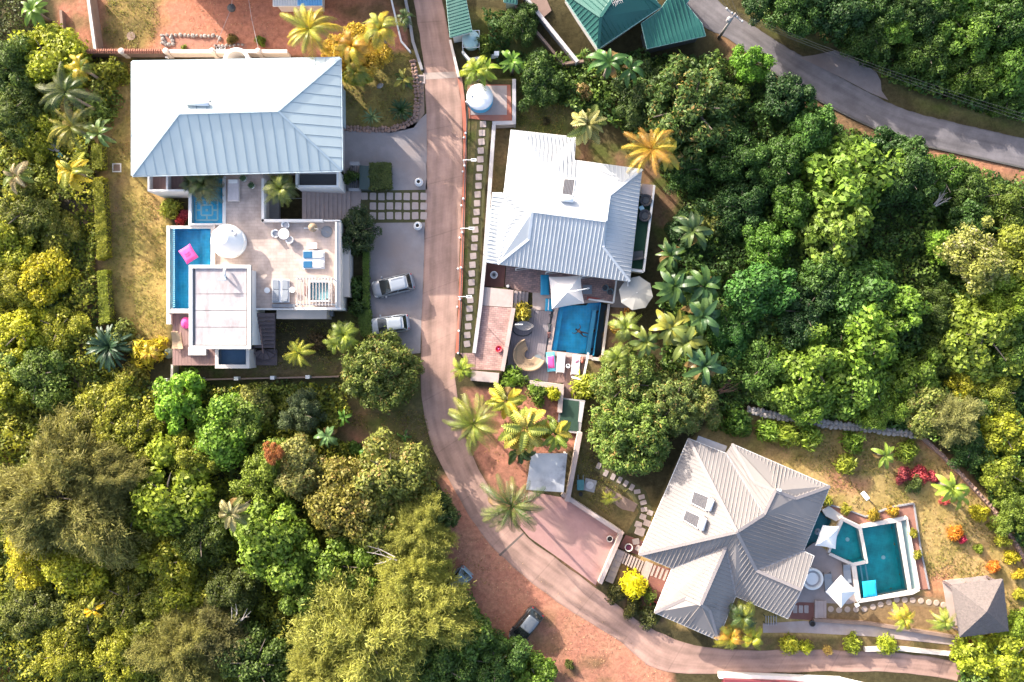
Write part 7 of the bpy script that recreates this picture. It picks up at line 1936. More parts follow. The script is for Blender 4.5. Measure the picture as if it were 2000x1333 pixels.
for x, y, lb in ((819, 358, 'round bellied white urn at the lane end of the upper forecourt'), (817, 443, 'round bellied white urn at the lane end of the car park')):
 c = P(x, y, 0.03); t = thing('urn', lb, 'urn', c)
 G().lathe(c, [(0.22, 0.0), (0.38, 0.25), (0.42, 0.5), (0.36, 0.75), (0.24, 0.90), (0.27, 0.96), (0.22, 0.96), (0.17, 0.86), (0.17, 0.8)], 26).obj('body', M_TANK, t, smooth=True); G().lathe(c, [(0.18, 0.80), (0, 0.82)], 18).obj('soil', M_SOIL, t)
# ---- water tank court east of the lane
tag(G().prism(PL([(912, 166), (997, 166), (1000, 240), (916, 232)]), -0.1, 0.03).obj('tank_court', MATS['red_kerb_concrete']), kind='structure')
tag(G().prism(PL([(918, 168), (990, 168), (990, 225), (919, 225)]), -0.1, 0.06).obj('tank_slab', M_CONC), kind='structure')
c = P(938, 197, 0.06); t = thing('water_tank', 'big round white topped blue water tank on a concrete slab', 'water tank', c)
g = G(); g.lathe(c, [(1.22, 0.0), (1.25, 0.1), (1.25, 0.55), (1.28, 0.6), (1.25, 0.65), (1.25, 1.3)], 40); g.obj('body', mat('tank_blue', (0.06, 0.38, 0.62), (0.05, 0.33, 0.55), 0.4), t)
g = G(); g.lathe(c, [(1.26, 1.28), (1.28, 1.36), (1.0, 1.55), (0.5, 1.66), (0, 1.68)], 40); g.obj('lid', M_TANK, t, smooth=True)
G().lathe(c + Vector((-0.75, 0.0, 1.5)), [(0.1, 0), (0.1, 0.18), (0, 0.2)], 10).obj('vent', M_GREY, t)
c = P(921, 86, 0.0); t = thing('water_tank', 'small translucent round tank in a pale frame below the green lean-to', 'water tank', c)
G().lathe(c, [(0.82, 0.4), (0.84, 1.5), (0.7, 1.62), (0.4, 1.66), (0.38, 1.72), (0, 1.74)], 28).obj('body', mat('pale_aqua_plastic', (0.46, 0.60, 0.56), (0.38, 0.53, 0.50), 0.35, 1.5), t, smooth=True)
g = G()
for a in (-1, 1):
 for b in (-1, 1): g.bar((c.x + a * .8, c.y + b * .8, 0), (c.x + a * .8, c.y + b * .8, 1.5), 0.07)
for a in (-1, 1): g.bar((c.x + a * .8, c.y - .8, 1.5), (c.x + a * .8, c.y + .8, 1.5), 0.06); g.bar((c.x - .8, c.y + a * .8, 1.46), (c.x + .8, c.y + a * .8, 1.46), 0.06)
g.obj('frame', M_TANK, t)
wall('parapet_wall', 'short white wall stub in the shade below the translucent tank', [(903, 100), (916, 116), (972, 107)], -0.1, 0.6, 0.22, M_WHITE)
t = thing('pump_box', 'white pump box at the end of the white wall stub', 'box', P(970, 108, 0)); c = P(970, 107, .65); G().box((c.x, c.y, .85), (0.42, 0.36, 0.36)).obj('casing', M_TANK, t, bevel=0.02); G().box((c.x, c.y, 1.05), (0.46, 0.40, 0.04)).obj('lid', M_TANK, t)
# ---- railing fence with lamps along the lane
FX = lambda y: 912.5 - (y - 205) * (912.5 - 896) / 485
fe = thing('railing_fence', 'dark vertical bar railing with white capped posts along the red kerb of the lane', 'fence', P(905, 450, 0.1))
FP = [205, 265, 328, 392, 457, 525, 586, 647, 690]
for i, y in enumerate(FP):
 c = P(FX(y), y, 0); G().box((c.x, c.y, 0.55), (0.12, 0.12, 1.0)).obj('post', M_GREYT, fe)
 G().ball((c.x, c.y, 1.12), 0.11, 10, 6).obj('post_cap', M_TANK, fe, smooth=True)
 if i:
  y0 = FP[i - 1]; g = G(); a, b = P(FX(y0), y0, 0.95), P(FX(y), y, 0.95); g.bar(a, b, 0.05, 0.05); g.bar(a - Vector((0, 0, .75)), b - Vector((0, 0, .75)), 0.05, 0.05)
  n_ = int((b - a).length / 0.16)
  for k in range(1, n_): p = a.lerp(b, k / n_); g.box((p.x, p.y, 0.56), (0.035, 0.035, 0.78))
  g.obj('bar_panel', M_DKGREY, fe)
LB = ['street lamp on the fence nearest the round blue tank', 'street lamp on the fence level with the left edge of the white corrugated roof', 'street lamp on the fence level with the brick drive']
for (y, lb) in zip((328, 457, 586), LB):
 c = P(FX(y) - 0.5, y, 0); t = thing('street_lamp', lb, 'street lamp', c, 'white street lamps along the fence')
 top = P(FX(y) + 4, y, 3.0); end = P(FX(y) + 15, y, 3.05)
 G().tube([(c.x, c.y + 0.16, 0.0), (c.x, c.y + 0.16, 3.0)], [0.05, 0.04], 8).obj('pole', M_TANK, t)
 p0 = Vector((c.x, c.y + 0.16, 2.95)); e = p0 + Vector((0.75, 0, 0.1)); G().tube([p0, p0 + Vector((0.3, 0, 0.14)), e], 0.03, 6).obj('arm', M_TANK, t)
 g = G(); ring(g, [(e.x + .25 + a * .17, e.y + b * .07) for a, b in ((-1, -1), (1, -1), (1, 1), (-1, 1))], [(e.x + .25 + a * .25, e.y + b * .13) for a, b in ((-1, -1), (1, -1), (1, 1), (-1, 1))], e.z - .04, e.z + .05); g.obj('lantern', M_TANK, t)
 G().box((e.x + .25, e.y, e.z - 0.02), (0.33, 0.13, 0.03)).obj('lens', M_GREY, t)
for k, (x, y) in enumerate(((908, 271), (905.5, 337), (903, 403), (900, 466), (896.5, 526), (895, 600))):
 c = P(x - 1.5, y, 0.1); t = thing('bollard_light', ['low white bollard light just below the round water tank', 'low white bollard light just below the lamp nearest the tank', 'low white bollard light halfway between the upper two lamps', 'low white bollard light just below the middle lamp',
  'low white bollard light halfway between the lower two lamps', 'low white bollard light beside the brick drive lamp'][k], 'lamp', c, 'bollard lights on the red kerb')
 G().tube([c, c + Vector((0, 0, 0.35))], 0.04, 8).obj('stem', M_GREYT, t); G().ball(c + Vector((0, 0, 0.42)), 0.1, 10, 6).obj('globe', M_TANK, t, smooth=True)
# ---- utility pole and cables
up = thing('utility_pole', 'leaning grey utility pole with a crossarm over the upper road', 'utility pole', P(1404, 74, 0))
bs = P(1404, 74, 0); tp = Vector((bs.x, bs.y, 6.6))
G().tube([bs, tp], [0.16, 0.10], 10).obj('pole', mat('pole_wood', (0.27, 0.25, 0.24), (0.19, 0.175, 0.165), 0.9, 3), up, smooth=True)
ax = Vector((0.75, -0.6, 0)).normalized(); pa = tp - Vector((0, 0, 0.4))
G().bar(pa - ax * 1.0, pa + ax * 1.0, 0.1, 0.12).obj('crossarm', M_GREYW, up)
ins = [pa + ax * s for s in (-0.9, -0.3, 0.3, 0.9)]
for p in ins: G().lathe(p, [(0.05, 0.06), (0.07, 0.12), (0.04, 0.16), (0.06, 0.2), (0, 0.24)], 8).obj('insulator', M_TANK, up)
G().lathe(tp - Vector((0.28, 0.1, 1.6)), [(0.2, 0), (0.22, 0.05), (0.22, 0.6), (0.1, 0.68), (0, 0.7)], 12).obj('transformer', M_GREYW, up)
for k, p in enumerate(ins):
 for end, lb in ((P(1378 + k * 14, -60, 8.5), 'thin overhead cable off the top edge from the %s insulator' % ('first', 'second', 'third', 'last')[k]), (P(2090, 250 + k * 7, 7.0), 'thin overhead cable over the grassy verge from the %s insulator' % ('first', 'second', 'third', 'last')[k])):
  if k == 3 and end.x > 30: continue
  q = p + Vector((0, 0, .22)); pts = [q.lerp(end, s) - Vector((0, 0, 1.1 * 4 * s * (1 - s))) for s in np.linspace(0, 1, 12)]
  o = thing('overhead_cable', lb, 'cable', q, 'overhead cables at the upper road'); G().tube(pts, 0.011, 4).obj('wire', M_DKGREY, o)
# ================================================================ CARS
M_CGLASS = mat('car_glass', (0.012, 0.016, 0.018), rough=0.06, spec=0.7)
M_TYRE = mat('tyre_rubber', (0.02, 0.02, 0.02), rough=0.9); M_RIM = mat('alloy_rim', (0.45, 0.45, 0.46), rough=0.35, metal=0.8)
M_LENS = mat('headlight_lens', (0.62, 0.64, 0.66), rough=0.1); M_TAIL = mat('tail_light', (0.30, 0.012, 0.015), rough=0.2); M_BLK = mat('black_trim', (0.018, 0.018, 0.02), rough=0.6)
M_PLATE = mat('plate', (0.62, 0.60, 0.52), rough=0.6)
def paint(name, c, r=0.28): return mat(name, c, tuple(x * 0.94 for x in c), r, 1.0, metal=0.25, spec=0.6)
def loft(g, rings, close=True):
 k = len(rings[0]); vs = [p for r in rings for p in r]; fs = []
 for i in range(len(rings) - 1):
  for j in range(k - (0 if close else 1)): fs.append((i * k + j, (i + 1) * k + j, (i + 1) * k + (j + 1) % k, i * k + (j + 1) % k))
 fs.append(tuple(range(k))); fs.append(tuple((len(rings) - 1) * k + j for j in range(k - 1, -1, -1)))
 g.add(vs, fs); return g
def make_car(label, px, py, heading, pm, L=4.0, W=1.74, Hc=1.52, suv=0.0, group=None, roofm=None, dark=False):
 """heading: direction of travel as a pixel vector (front of the car)"""
 z0 = 0.035
 c = P(px, py, 0.75); yaw = math.atan2(-heading[1], heading[0])
 t = thing('car', label, 'car', (c.x, c.y, z0), group, yaw)
 s = L / 4.0; w = W / 2
 def sec(x, hw, zl, zt, sh=0.90):
  hw *= w; return [(x * s, -hw, zl), (x * s, -hw * 1.0, (zl + zt) * 0.52), (x * s, -hw * 0.97, zt - 0.10), (x * s, -hw * sh, zt), (x * s, -hw * 0.4, zt + 0.022), (x * s, hw * 0.4, zt + 0.022), (x * s, hw * sh, zt), (x * s, hw * 0.97, zt - 0.10), (x * s, hw, (zl + zt) * 0.52), (x * s, hw, zl)]
 R = [sec(-2.0, .70, .42, .72), sec(-1.96, .84, .30, .86), sec(-1.86, .92, .24, .95), sec(-1.55, .98, .22, .98), sec(-0.9, 1.0, .2, .99), sec(0, 1.0, .2, .98), sec(0.75, 1.0, .2, .97), sec(1.15, .985, .2, .93), sec(1.5, .95, .22, .87), sec(1.75, .88, .25, .79), sec(1.9, .76, .30, .70), sec(1.99, .58, .38, .60)]
 loft(G(), R).obj('body', pm, t, local=True, smooth=True)
 xb, xf = -1.80, 1.12; tb, tf = -1.30, 0.14
 lo = [(xb * s, -.80 * w * 1.12, .97), (xf * s, -.80 * w * 1.06, .95), (xf * s, .80 * w * 1.06, .95), (xb * s, .80 * w * 1.12, .97)]
 hi = [(tb * s, -.70 * w, Hc - .05), (tf * s, -.70 * w, Hc - .05), (tf * s, .70 * w, Hc - .05), (tb * s, .70 * w, Hc - .05)]
 lo = [Vector(p) for p in lo]; hi = [Vector(p) for p in hi]
 G().add(lo + hi, [(3, 2, 1, 0), (4, 5, 6, 7), (0, 1, 5, 4), (1, 2, 6, 5), (2, 3, 7, 6), (3, 0, 4, 7)]).obj('cabin', pm, t, local=True)
 def pane(name, a, b, c_, d, m_, inset_=0.07, curve=0.0, out=0.014):
  n_ = (b - a).cross(d - a).normalized(); ce = (a + b + c_ + d) / 4; q = []
  for p in (a, b, c_, d): q.append(p + (ce - p).normalized() * inset_ + n_ * out)
  N = 6; vs = []; fs = []
  for i in range(N + 1):
   f = i / N; bulge = curve * 4 * f * (1 - f)
   for P0, P1 in ((q[0], q[1]), (q[3], q[2])): vs.append(P0.lerp(P1, f) + n_ * bulge * 0.4 + (Vector((0, 0, 0))))
   if i: fs.append((2 * i - 2, 2 * i, 2 * i + 1, 2 * i - 1))
  k = len(vs); vs += [v - n_ * 0.012 for v in vs]; fs += [tuple(x + k for x in f[::-1]) for f in fs]
  G().add(vs, fs).obj(name, m_, t, local=True, smooth=False)
 pane('windshield', lo[1] + Vector((.06, 0, 0)), lo[2] + Vector((.06, 0, 0)), hi[2], hi[1], M_CGLASS, 0.05, 0.10)
 pane('rear_window', lo[3], lo[0], hi[0], hi[3], M_CGLASS, 0.06, 0.06)
 m1 = lo[0].lerp(lo[1], 0.5); m2 = hi[0].lerp(hi[1], 0.55); m3 = lo[3].lerp(lo[2], 0.5); m4 = hi[3].lerp(hi[2], 0.55)
 pane('side_window', lo[0], m1, m2, hi[0], M_CGLASS, 0.06); pane('side_window', m1, lo[1], hi[1], m2, M_CGLASS, 0.06)
 pane('side_window', m3, lo[3], hi[3], m4, M_CGLASS, 0.06); pane('side_window', lo[2], m3, m4, hi[2], M_CGLASS, 0.06)
 g = G(); rr = []
 for x, k in ((tb * s - .05, .92), (tb * s + .1, 1.0), (-.6, 1.02), (tf * s - .1, 1.0), (tf * s + .03, .95)):
  rr.append([(x, -.70 * w * k, Hc - .055), (x, -.64 * w * k, Hc - .01), (x, -.25 * w, Hc + .012), (x, .25 * w, Hc + .012), (x, .64 * w * k, Hc - .01), (x, .70 * w * k, Hc - .055)])
 loft(g, rr, False).obj('roof', roofm or pm, t, local=True, smooth=True)
 g = G(); g.bar((tb * s - .12, -.6 * w, Hc - .03), (tb * s - .12, .6 * w, Hc - .03), 0.16, 0.03, up=Vector((0, 0, 1))); g.obj('spoiler', pm, t, local=True)
 if suv:
  g = G()
  for y in (-.6, .6): g.bar((tb * s + .15, y * w, Hc + .05), (tf * s - .1, y * w, Hc + .05), 0.04, 0.04)
  g.obj('roof_rail', M_GREY, t, local=True)
 for x in (-1.25 * s, 1.27 * s):
  for y in (-1, 1):
   g = G(); g.lathe((0, 0, 0), [(0.20, -.09), (0.30, -.1), (0.32, -.05), (0.32, .05), (0.30, .1), (0.20, .09)], 20); Rm = Matrix.Rotation(math.pi / 2, 3, 'X')
   wh = G().add([Rm @ Vector(v) + Vector((x, y * (w - .10), 0.31)) for v in g.v], g.f).obj('wheel', M_TYRE, t, local=True)
   g = G(); g.lathe((0, 0, 0), [(0.05, .0), (0.2, .02), (0.21, -.02), (0.0, -.03)], 12); G().add([Rm @ Vector((v[0], v[1], v[2] * -y)) + Vector((x, y * (w - .005), 0.31)) for v in g.v], g.f).obj('rim', M_RIM, wh, local=True)
 for y in (-1, 1):
  g = G(); g.box((0.80 * s, y * (w + .10), 1.0), (0.13, 0.20, 0.13)); g.bar((0.80 * s, y * (w - .08), .96), (0.80 * s, y * (w + .05), .98), .06); g.obj('mirror', pm if not dark else M_BLK, t, local=True, bevel=.02)
  G().add([Vector(v) for v in ((1.60 * s, y * .80 * w, .80), (1.86 * s, y * .66 * w, .70), (1.93 * s, y * .60 * w, .62), (1.82 * s, y * .80 * w, .66), (1.62 * s, y * .90 * w, .74))] + [Vector(v) for v in ((1.60 * s, y * .78 * w, .86), (1.86 * s, y * .64 * w, .76), (1.95 * s, y * .58 * w, .66), (1.85 * s, y * .80 * w, .70), (1.62 * s, y * .915 * w, .79))],
   [(0, 1, 2, 3, 4), (9, 8, 7, 6, 5), (0, 5, 6, 1), (1, 6, 7, 2), (2, 7, 8, 3), (3, 8, 9, 4), (4, 9, 5, 0)]).obj('headlight', M_LENS, t, local=True)
  G().box((-1.93 * s, y * .74 * w, .82), (.10, .16, .22)).obj('tail_light', M_TAIL, t, local=True, bevel=.02)
 G().box((-2.0 * s, 0, .46), (.07, W * .78, .16)).obj('rear_bumper', pm, t, local=True, bevel=.03); G().box((1.98 * s, 0, .42), (.07, W * .66, .16)).obj('front_bumper', M_BLK, t, local=True, bevel=.03)
 G().box((1.965 * s, 0, .56), (.05, W * .42, .07)).obj('grille', M_BLK, t, local=True)
 g = G()
 for y in (-.3, .15): g.bar((1.10 * s, y * w, .99), (0.95 * s, (y + .42) * w, 1.02), .025)
 g.obj('wiper', M_BLK, t, local=True)
 return t
make_car('silver grey estate car parked at an angle in the upper bay', 767, 558, (-80, 19), paint('silver_paint', (0.23, 0.245, 0.27)), 4.1, 1.76, 1.55, 1, roofm=paint('silver_roof', (0.33, 0.355, 0.39)))
make_car('pale silver hatchback parked beside the big round tree, partly under it', 761, 634, (-70, 9), paint('pale_silver_paint', (0.33, 0.36, 0.395)), 3.75, 1.66, 1.5)
make_car('dark blue grey car parked alone on the red earth', 1027, 1224, (-47, 57), paint('dark_slate_paint', (0.03, 0.036, 0.042)), 3.9, 1.68, 1.55, dark=True, roofm=paint('slate_roof', (0.13, 0.145, 0.165), 0.2))
make_car('light blue car half hidden under the feathery olive tree', 888, 1143, (-44, 46), paint('pale_blue_paint', (0.20, 0.29, 0.345)), 3.8, 1.66, 1.5, dark=True)

# ================================================================ PLANTING
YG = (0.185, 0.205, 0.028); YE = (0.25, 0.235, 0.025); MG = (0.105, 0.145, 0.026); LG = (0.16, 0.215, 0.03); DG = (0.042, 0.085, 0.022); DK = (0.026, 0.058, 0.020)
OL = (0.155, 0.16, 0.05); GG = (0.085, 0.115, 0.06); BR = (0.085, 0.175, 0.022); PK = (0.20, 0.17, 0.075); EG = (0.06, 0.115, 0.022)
PY = (0.40, 0.30, 0.03); PG = (0.14, 0.175, 0.03); PD = (0.055, 0.085, 0.025); PO = (0.42, 0.22, 0.035); PL_ = (0.27, 0.27, 0.05)
# ---- ground cover
HOLES = [[(1560, 100), (1640, 95), (1740, 190), (1700, 190)], [(1575, 185), (2060, 330), (2060, 270), (1600, 120)]]
undergrowth('undergrowth', [WILD[0]], 70, 0.29, (0.165, 0.185, 0.03), 301, 2.2)
undergrowth('undergrowth', [WILD[0]], 30, 0.31, (0.27, 0.26, 0.03), 302, 2.6)
undergrowth('undergrowth', [WILD[0]], 22, 0.34, (0.075, 0.105, 0.025), 303, 1.8)
undergrowth('undergrowth', [WILD[1], WILD[2], WILD[3], WILD[4]], 70, 0.32, (0.06, 0.115, 0.03), 304, 2.4, avoid=HOLES)
undergrowth('undergrowth', [WILD[1], WILD[2], WILD[4]], 34, 0.33, (0.10, 0.155, 0.03), 305, 3.2, avoid=HOLES)
undergrowth('undergrowth', [WILD[5]], 45, 0.26, (0.07, 0.085, 0.025), 306, 0.9)

T = [
('mango0', 1352, 208, 118, 8.5, (0.060, 0.100, 0.030), 'huge dark green domed tree just below the green roofed house'),
('fine1', 1255, 165, 60, 6.0, (0.055, 0.085, 0.028), 'dark green tree behind the banana leaves under the green house'),
('fine0', 1440, 300, 62, 7.0, DG, 'dark tree south of the huge domed tree, beside the upper road bend'),
('broad0', 1465, 125, 36, 5.0, BR, 'bright green sapling at the road edge below the utility pole'),
('broad1', 1535, 190, 46, 6.5, DK, 'very dark small tree tucked under the inside bend of the upper road'),
('broad2', 1583, 252, 50, 6.5, (0.05, 0.105, 0.028), 'mid green tree between the road bend and the lime tree'),
('fine2', 1520, 318, 56, 7.0, DG, 'rounded dark green tree left of the tall lime tree'),
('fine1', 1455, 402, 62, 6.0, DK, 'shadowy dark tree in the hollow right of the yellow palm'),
('broad3', 1545, 395, 48, 6.0, EG, 'dull green tree at the foot of the tall lime tree'),
('big0', 1672, 345, 84, 10.0, (0.105, 0.165, 0.034), 'tall lime green tree with large glossy leaves, upper half of the pair'),
('big1', 1632, 455, 72, 9.0, (0.11, 0.16, 0.035), 'lime green large leaved tree adjoining the tall lime tree on its downhill side'),
('fine0', 1765, 345, 62, 7.5, DG, 'dark tree in the shade behind the tall lime tree'),
('broad1', 1730, 290, 45, 5.0, DK, 'low dark tree beneath the red bank of the upper road'),
('fine2', 1840, 345, 52, 4.0, EG, 'soft green bushy tree below the red road bank'),
('fine1', 1910, 385, 60, 4.0, (0.06, 0.10, 0.022), 'sprawling dark shrubby tree near the right edge below the road'),
('fine0', 1970, 405, 46, 4.0, (0.085, 0.12, 0.022), 'sunny green bushy tree at the right edge below the road'),
('broad2', 1890, 440, 44, 5.0, DG, 'soft dark tree above the olive yellow crown'),
('big0', 1832, 480, 30, 6.0, (0.12, 0.20, 0.03), 'small bright large leaved sapling left of the olive yellow crown'),
('pale0', 1903, 512, 60, 8.5, (0.207, 0.216, 0.061), 'olive yellow dry looking tree standing clear of the dark wood'),
('broad3', 1985, 495, 56, 7.5, (0.17, 0.19, 0.032), 'yellow green tree at the right edge beside the olive yellow crown'),
('fine2', 1985, 585, 58, 7.0, LG, 'light green tree at the right edge below the olive yellow crown'),
('broad0', 1925, 655, 84, 8.5, (0.15, 0.19, 0.032), 'broad light green tree spreading over the eastern slope'),
('fine1', 1990, 680, 50, 6.5, (0.07, 0.12, 0.026), 'shaded green tree at the right edge beyond the broad light tree'),
('broad1', 1500, 478, 46, 6.0, (0.065, 0.13, 0.026), 'green tree in the middle wood above the deep green dome'),
('broad2', 1488, 565, 66, 8.0, (0.045, 0.115, 0.030), 'deep green domed tree in the middle of the east wood'),
('fine0', 1430, 640, 52, 7.0, (0.04, 0.10, 0.028), 'blue green tree beside the banana thicket'),
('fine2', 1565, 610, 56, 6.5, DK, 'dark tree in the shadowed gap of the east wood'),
('broad3', 1605, 540, 46, 6.0, DG, 'small dark tree below the lime green pair'),
('broad0', 1698, 580, 66, 7.0, (0.055, 0.115, 0.028), 'mid green tree below the lime green pair'),
('big1', 1762, 598, 46, 8.0, (0.12, 0.20, 0.032), 'upright sapling with big shiny leaves left of a dark hollow'),
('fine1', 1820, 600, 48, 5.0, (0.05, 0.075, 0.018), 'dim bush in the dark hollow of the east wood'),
('big0', 1700, 655, 72, 8.5, (0.115, 0.185, 0.030), 'bright green large leaved tree in the south of the east wood'),
('broad1', 1590, 715, 84, 9.0, (0.125, 0.185, 0.034), 'big bright green tree overhanging the stone wall'),
('fine0', 1490, 715, 56, 6.5, (0.065, 0.12, 0.028), 'green tree above the dark gap by the stone wall'),
('broad2', 1500, 765, 36, 5.0, (0.09, 0.14, 0.03), 'small pale green tree in front of the dark gap by the stone wall'),
('broad3', 1565, 785, 52, 7.0, (0.12, 0.19, 0.03), 'bright green tree touching the top of the stone wall'),
('broad0', 1668, 755, 66, 8.0, (0.10, 0.165, 0.03), 'leafy green tree between the stone wall and the bright large leaved tree'),
('fine2', 1722, 795, 50, 6.5, (0.115, 0.17, 0.03), 'rounded green tree close above the middle of the stone wall'),
('broad1', 1790, 735, 52, 6.0, (0.105, 0.155, 0.028), 'green tree left of the yellow shrubs on the slope'),
('tip0', 1800, 795, 52, 6.0, (0.185, 0.205, 0.07), 'pale flowered green tree above the corner of the stone wall'),
('needle0', 1862, 818, 40, 6.0, (0.190, 0.186, 0.088), 'small feathery grey green tree at the corner of the stone wall'),
('broad2', 1885, 745, 42, 5.0, YE, 'golden yellow bush on the sunny eastern slope'),
('fine0', 1950, 770, 46, 5.0, YG, 'yellow green bush near the right edge of the slope'),
('broad3', 1960, 845, 56, 5.5, (0.207, 0.216, 0.026), 'wide yellow bush at the right edge beyond the feathery tree'),
('fine1', 1900, 870, 48, 5.5, DG, 'dark green tree outside the reddish stone wall'),
('broad0', 1960, 920, 50, 6.0, (0.15, 0.175, 0.026), 'yellow green tree outside the middle of the reddish stone wall'),
('fine2', 1985, 1000, 44, 6.0, (0.12, 0.16, 0.028), 'light tree beyond the lower end of the reddish stone wall'),
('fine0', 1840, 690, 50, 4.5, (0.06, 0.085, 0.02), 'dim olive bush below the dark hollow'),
('broad1', 1640, 640, 50, 6.0, (0.05, 0.10, 0.026), 'green crown wedged among the bright trees of the south wood'),
('fine1', 1345, 325, 48, 5.0, DG, 'dark green tree behind the golden palm'),
('speck0', 1411, 421, 38, 4.5, (0.24, 0.25, 0.10), 'pale variegated bush with creamy leaves in the dark wood'),
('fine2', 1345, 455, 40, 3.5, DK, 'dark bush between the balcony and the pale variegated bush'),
('tip1', 1362, 800, 48, 6.5, (0.135, 0.155, 0.05), 'olive green tree leaning on the big round tree by the beige roof'),
('fine0', 1488, -6, 43, 6, DK, 'very dark tree at the top edge right of the utility pole'),
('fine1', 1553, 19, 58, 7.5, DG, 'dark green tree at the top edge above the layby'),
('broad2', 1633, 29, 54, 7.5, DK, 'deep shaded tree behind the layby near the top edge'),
('fine2', 1708, 4, 56, 7.5, DG, 'rounded dark tree in the middle of the top right wood'),
('fine0', 1698, 71, 47, 5.5, (0.045, 0.08, 0.02), 'dull bush right behind the layby'),
('broad3', 1748, 59, 33, 6.0, (0.085, 0.15, 0.026), 'brighter green sapling in the dark top right wood'),
('fine1', 1798, 24, 58, 7.5, (0.04, 0.075, 0.02), 'large dusky tree in the top right wood'),
('broad0', 1883, 69, 48, 7.0, (0.08, 0.14, 0.026), 'sunlit green crown in the top right wood'),
('broad1', 1858, 4, 47, 7.0, EG, 'green tree at the top edge above the sunlit crown'),
('fine2', 1958, 39, 65, 7.5, DG, 'large dark tree in the top right corner'),
('fine0', 1808, 106, 52, 5.5, (0.06, 0.105, 0.022), 'spreading bush above the grassy verge of the upper road'),
('fine1', 1898, 141, 52, 5.0, (0.07, 0.115, 0.022), 'wide bush close to the verge at the right'),
('broad2', 1973, 126, 52, 6.0, EG, 'green tree at the right edge above the upper road'),
('fine2', 1968, 191, 35, 3.5, (0.055, 0.095, 0.022), 'low bush hugging the verge at the right edge'),
('broad0', 95, 118, 62, 6.0, (0.20, 0.23, 0.03), 'bright yellow green tree in front of the north-west wall corner'),
('fine1', 20, 130, 56, 6.0, (0.06, 0.095, 0.03), 'dark tree at the left edge near the top'),
('fine0', 22, 215, 54, 5.5, (0.07, 0.10, 0.03), 'shaded tree at the left edge beside the coconut palms'),
('broad1', 60, 260, 46, 4.0, YG, 'yellow green bush at the left edge between two palms'),
('fine2', 52, 415, 58, 5.0, (0.09, 0.105, 0.028), 'dark olive bush below the fan palm at the left edge'),
('broad2', 18, 470, 46, 4.5, YG, 'sunny bush at the left edge opposite the clipped hedge'),
('fine0', 118, 455, 40, 3.0, (0.132, 0.137, 0.029), 'low olive bush between the woods and the clipped hedge'),
('broad3', 82, 545, 56, 5.0, YE, 'large golden bush in the west thicket'),
('fine1', 25, 565, 46, 4.5, (0.160, 0.167, 0.026), 'yellowish bush at the left edge beside the golden bush'),
('broad0', 45, 650, 54, 5.0, (0.235, 0.245, 0.026), 'golden yellow tree at the left edge in the west thicket'),
('fine2', 115, 640, 48, 4.0, (0.197, 0.206, 0.028), 'bright yellow green bush beside the bare earth bank'),
('fine0', 78, 735, 62, 5.0, (0.085, 0.125, 0.034), 'rounded green tree left of the brush pile'),
('broad1', 18, 750, 44, 4.5, YG, 'yellow green bush at the left edge by the rounded green tree'),
('big1', 345, 782, 46, 6.0, (0.12, 0.22, 0.034), 'fresh bright green tree just below the garden fence'),
('broad2', 430, 845, 58, 6.5, (0.115, 0.20, 0.036), 'bright green tree right of the fresh green one below the fence'),
('broad3', 475, 825, 40, 5.5, (0.12, 0.175, 0.04), 'light green tree below the middle of the garden fence'),
('fine1', 200, 820, 62, 5.5, (0.188, 0.196, 0.031), 'yellow green tree right of the brush pile'),
('fine2', 270, 850, 56, 5.5, (0.165, 0.18, 0.028), 'leafy yellow green tree beside the dead brush'),
('cas0', 122, 970, 116, 9.5, (0.157, 0.153, 0.066), 'huge feathery olive tree in the west thicket'),
('cas1', 205, 935, 62, 8.0, (0.142, 0.140, 0.061), 'smaller feathery olive crown joined to the huge feathery tree'),
('broad0', 322, 960, 78, 8.0, (0.145, 0.185, 0.028), 'round yellowish green tree in the middle of the south-west wood'),
('fine0', 375, 905, 50, 6.0, (0.17, 0.19, 0.030), 'sunny green tree above the round yellowish tree'),
('fine1', 250, 1040, 56, 5.0, (0.15, 0.155, 0.026), 'olive bush below the huge feathery tree'),
('fine2', 395, 1045, 62, 6.0, (0.075, 0.10, 0.024), 'shaded tree below the round yellowish tree'),
('broad1', 330, 1100, 54, 5.0, (0.188, 0.196, 0.028), 'yellow bush in the centre of the south-west wood'),
('fine0', 60, 1100, 52, 4.5, YE, 'golden bush near the left edge below the feathery tree'),
('broad2', 150, 1110, 56, 5.0, (0.207, 0.216, 0.026), 'golden spreading bush right of the edge below the feathery tree'),
('fine1', 60, 1195, 60, 4.5, (0.085, 0.10, 0.026), 'dim bush at the left edge near the bottom'),
('broad3', 170, 1205, 50, 4.5, (0.141, 0.147, 0.026), 'olive bush around the yellow dead palm leaf'),
('fine2', 250, 1170, 54, 5.0, (0.12, 0.13, 0.024), 'green olive bush in the lower south-west wood'),
('broad0', 345, 1175, 50, 5.0, YG, 'yellow green bush in the lower south-west wood'),
('fine0', 120, 1275, 56, 4.5, (0.188, 0.196, 0.026), 'yellow bush at the bottom left above the bare red corner'),
('fine1', 230, 1285, 56, 5.0, (0.197, 0.206, 0.029), 'golden green bush at the bottom edge on the left'),
('broad1', 290, 1235, 48, 5.0, (0.11, 0.125, 0.026), 'dark olive tree above the bottom edge on the left'),
('cas1', 355, 1275, 74, 7.0, (0.176, 0.172, 0.066), 'feathery olive tree at the bottom edge left of centre'),
('needle0', 430, 1240, 50, 6.0, (0.114, 0.112, 0.055), 'dull feathery tree beside the bare grey branches'),
('fine2', 500, 1290, 74, 7.0, (0.060, 0.095, 0.028), 'dark green tree at the bottom edge left of the golden feathery tree'),
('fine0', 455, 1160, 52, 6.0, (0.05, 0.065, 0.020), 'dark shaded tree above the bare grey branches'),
('broad2', 540, 1060, 82, 9.0, (0.115, 0.165, 0.028), 'glossy bright green domed tree in the south wood'),
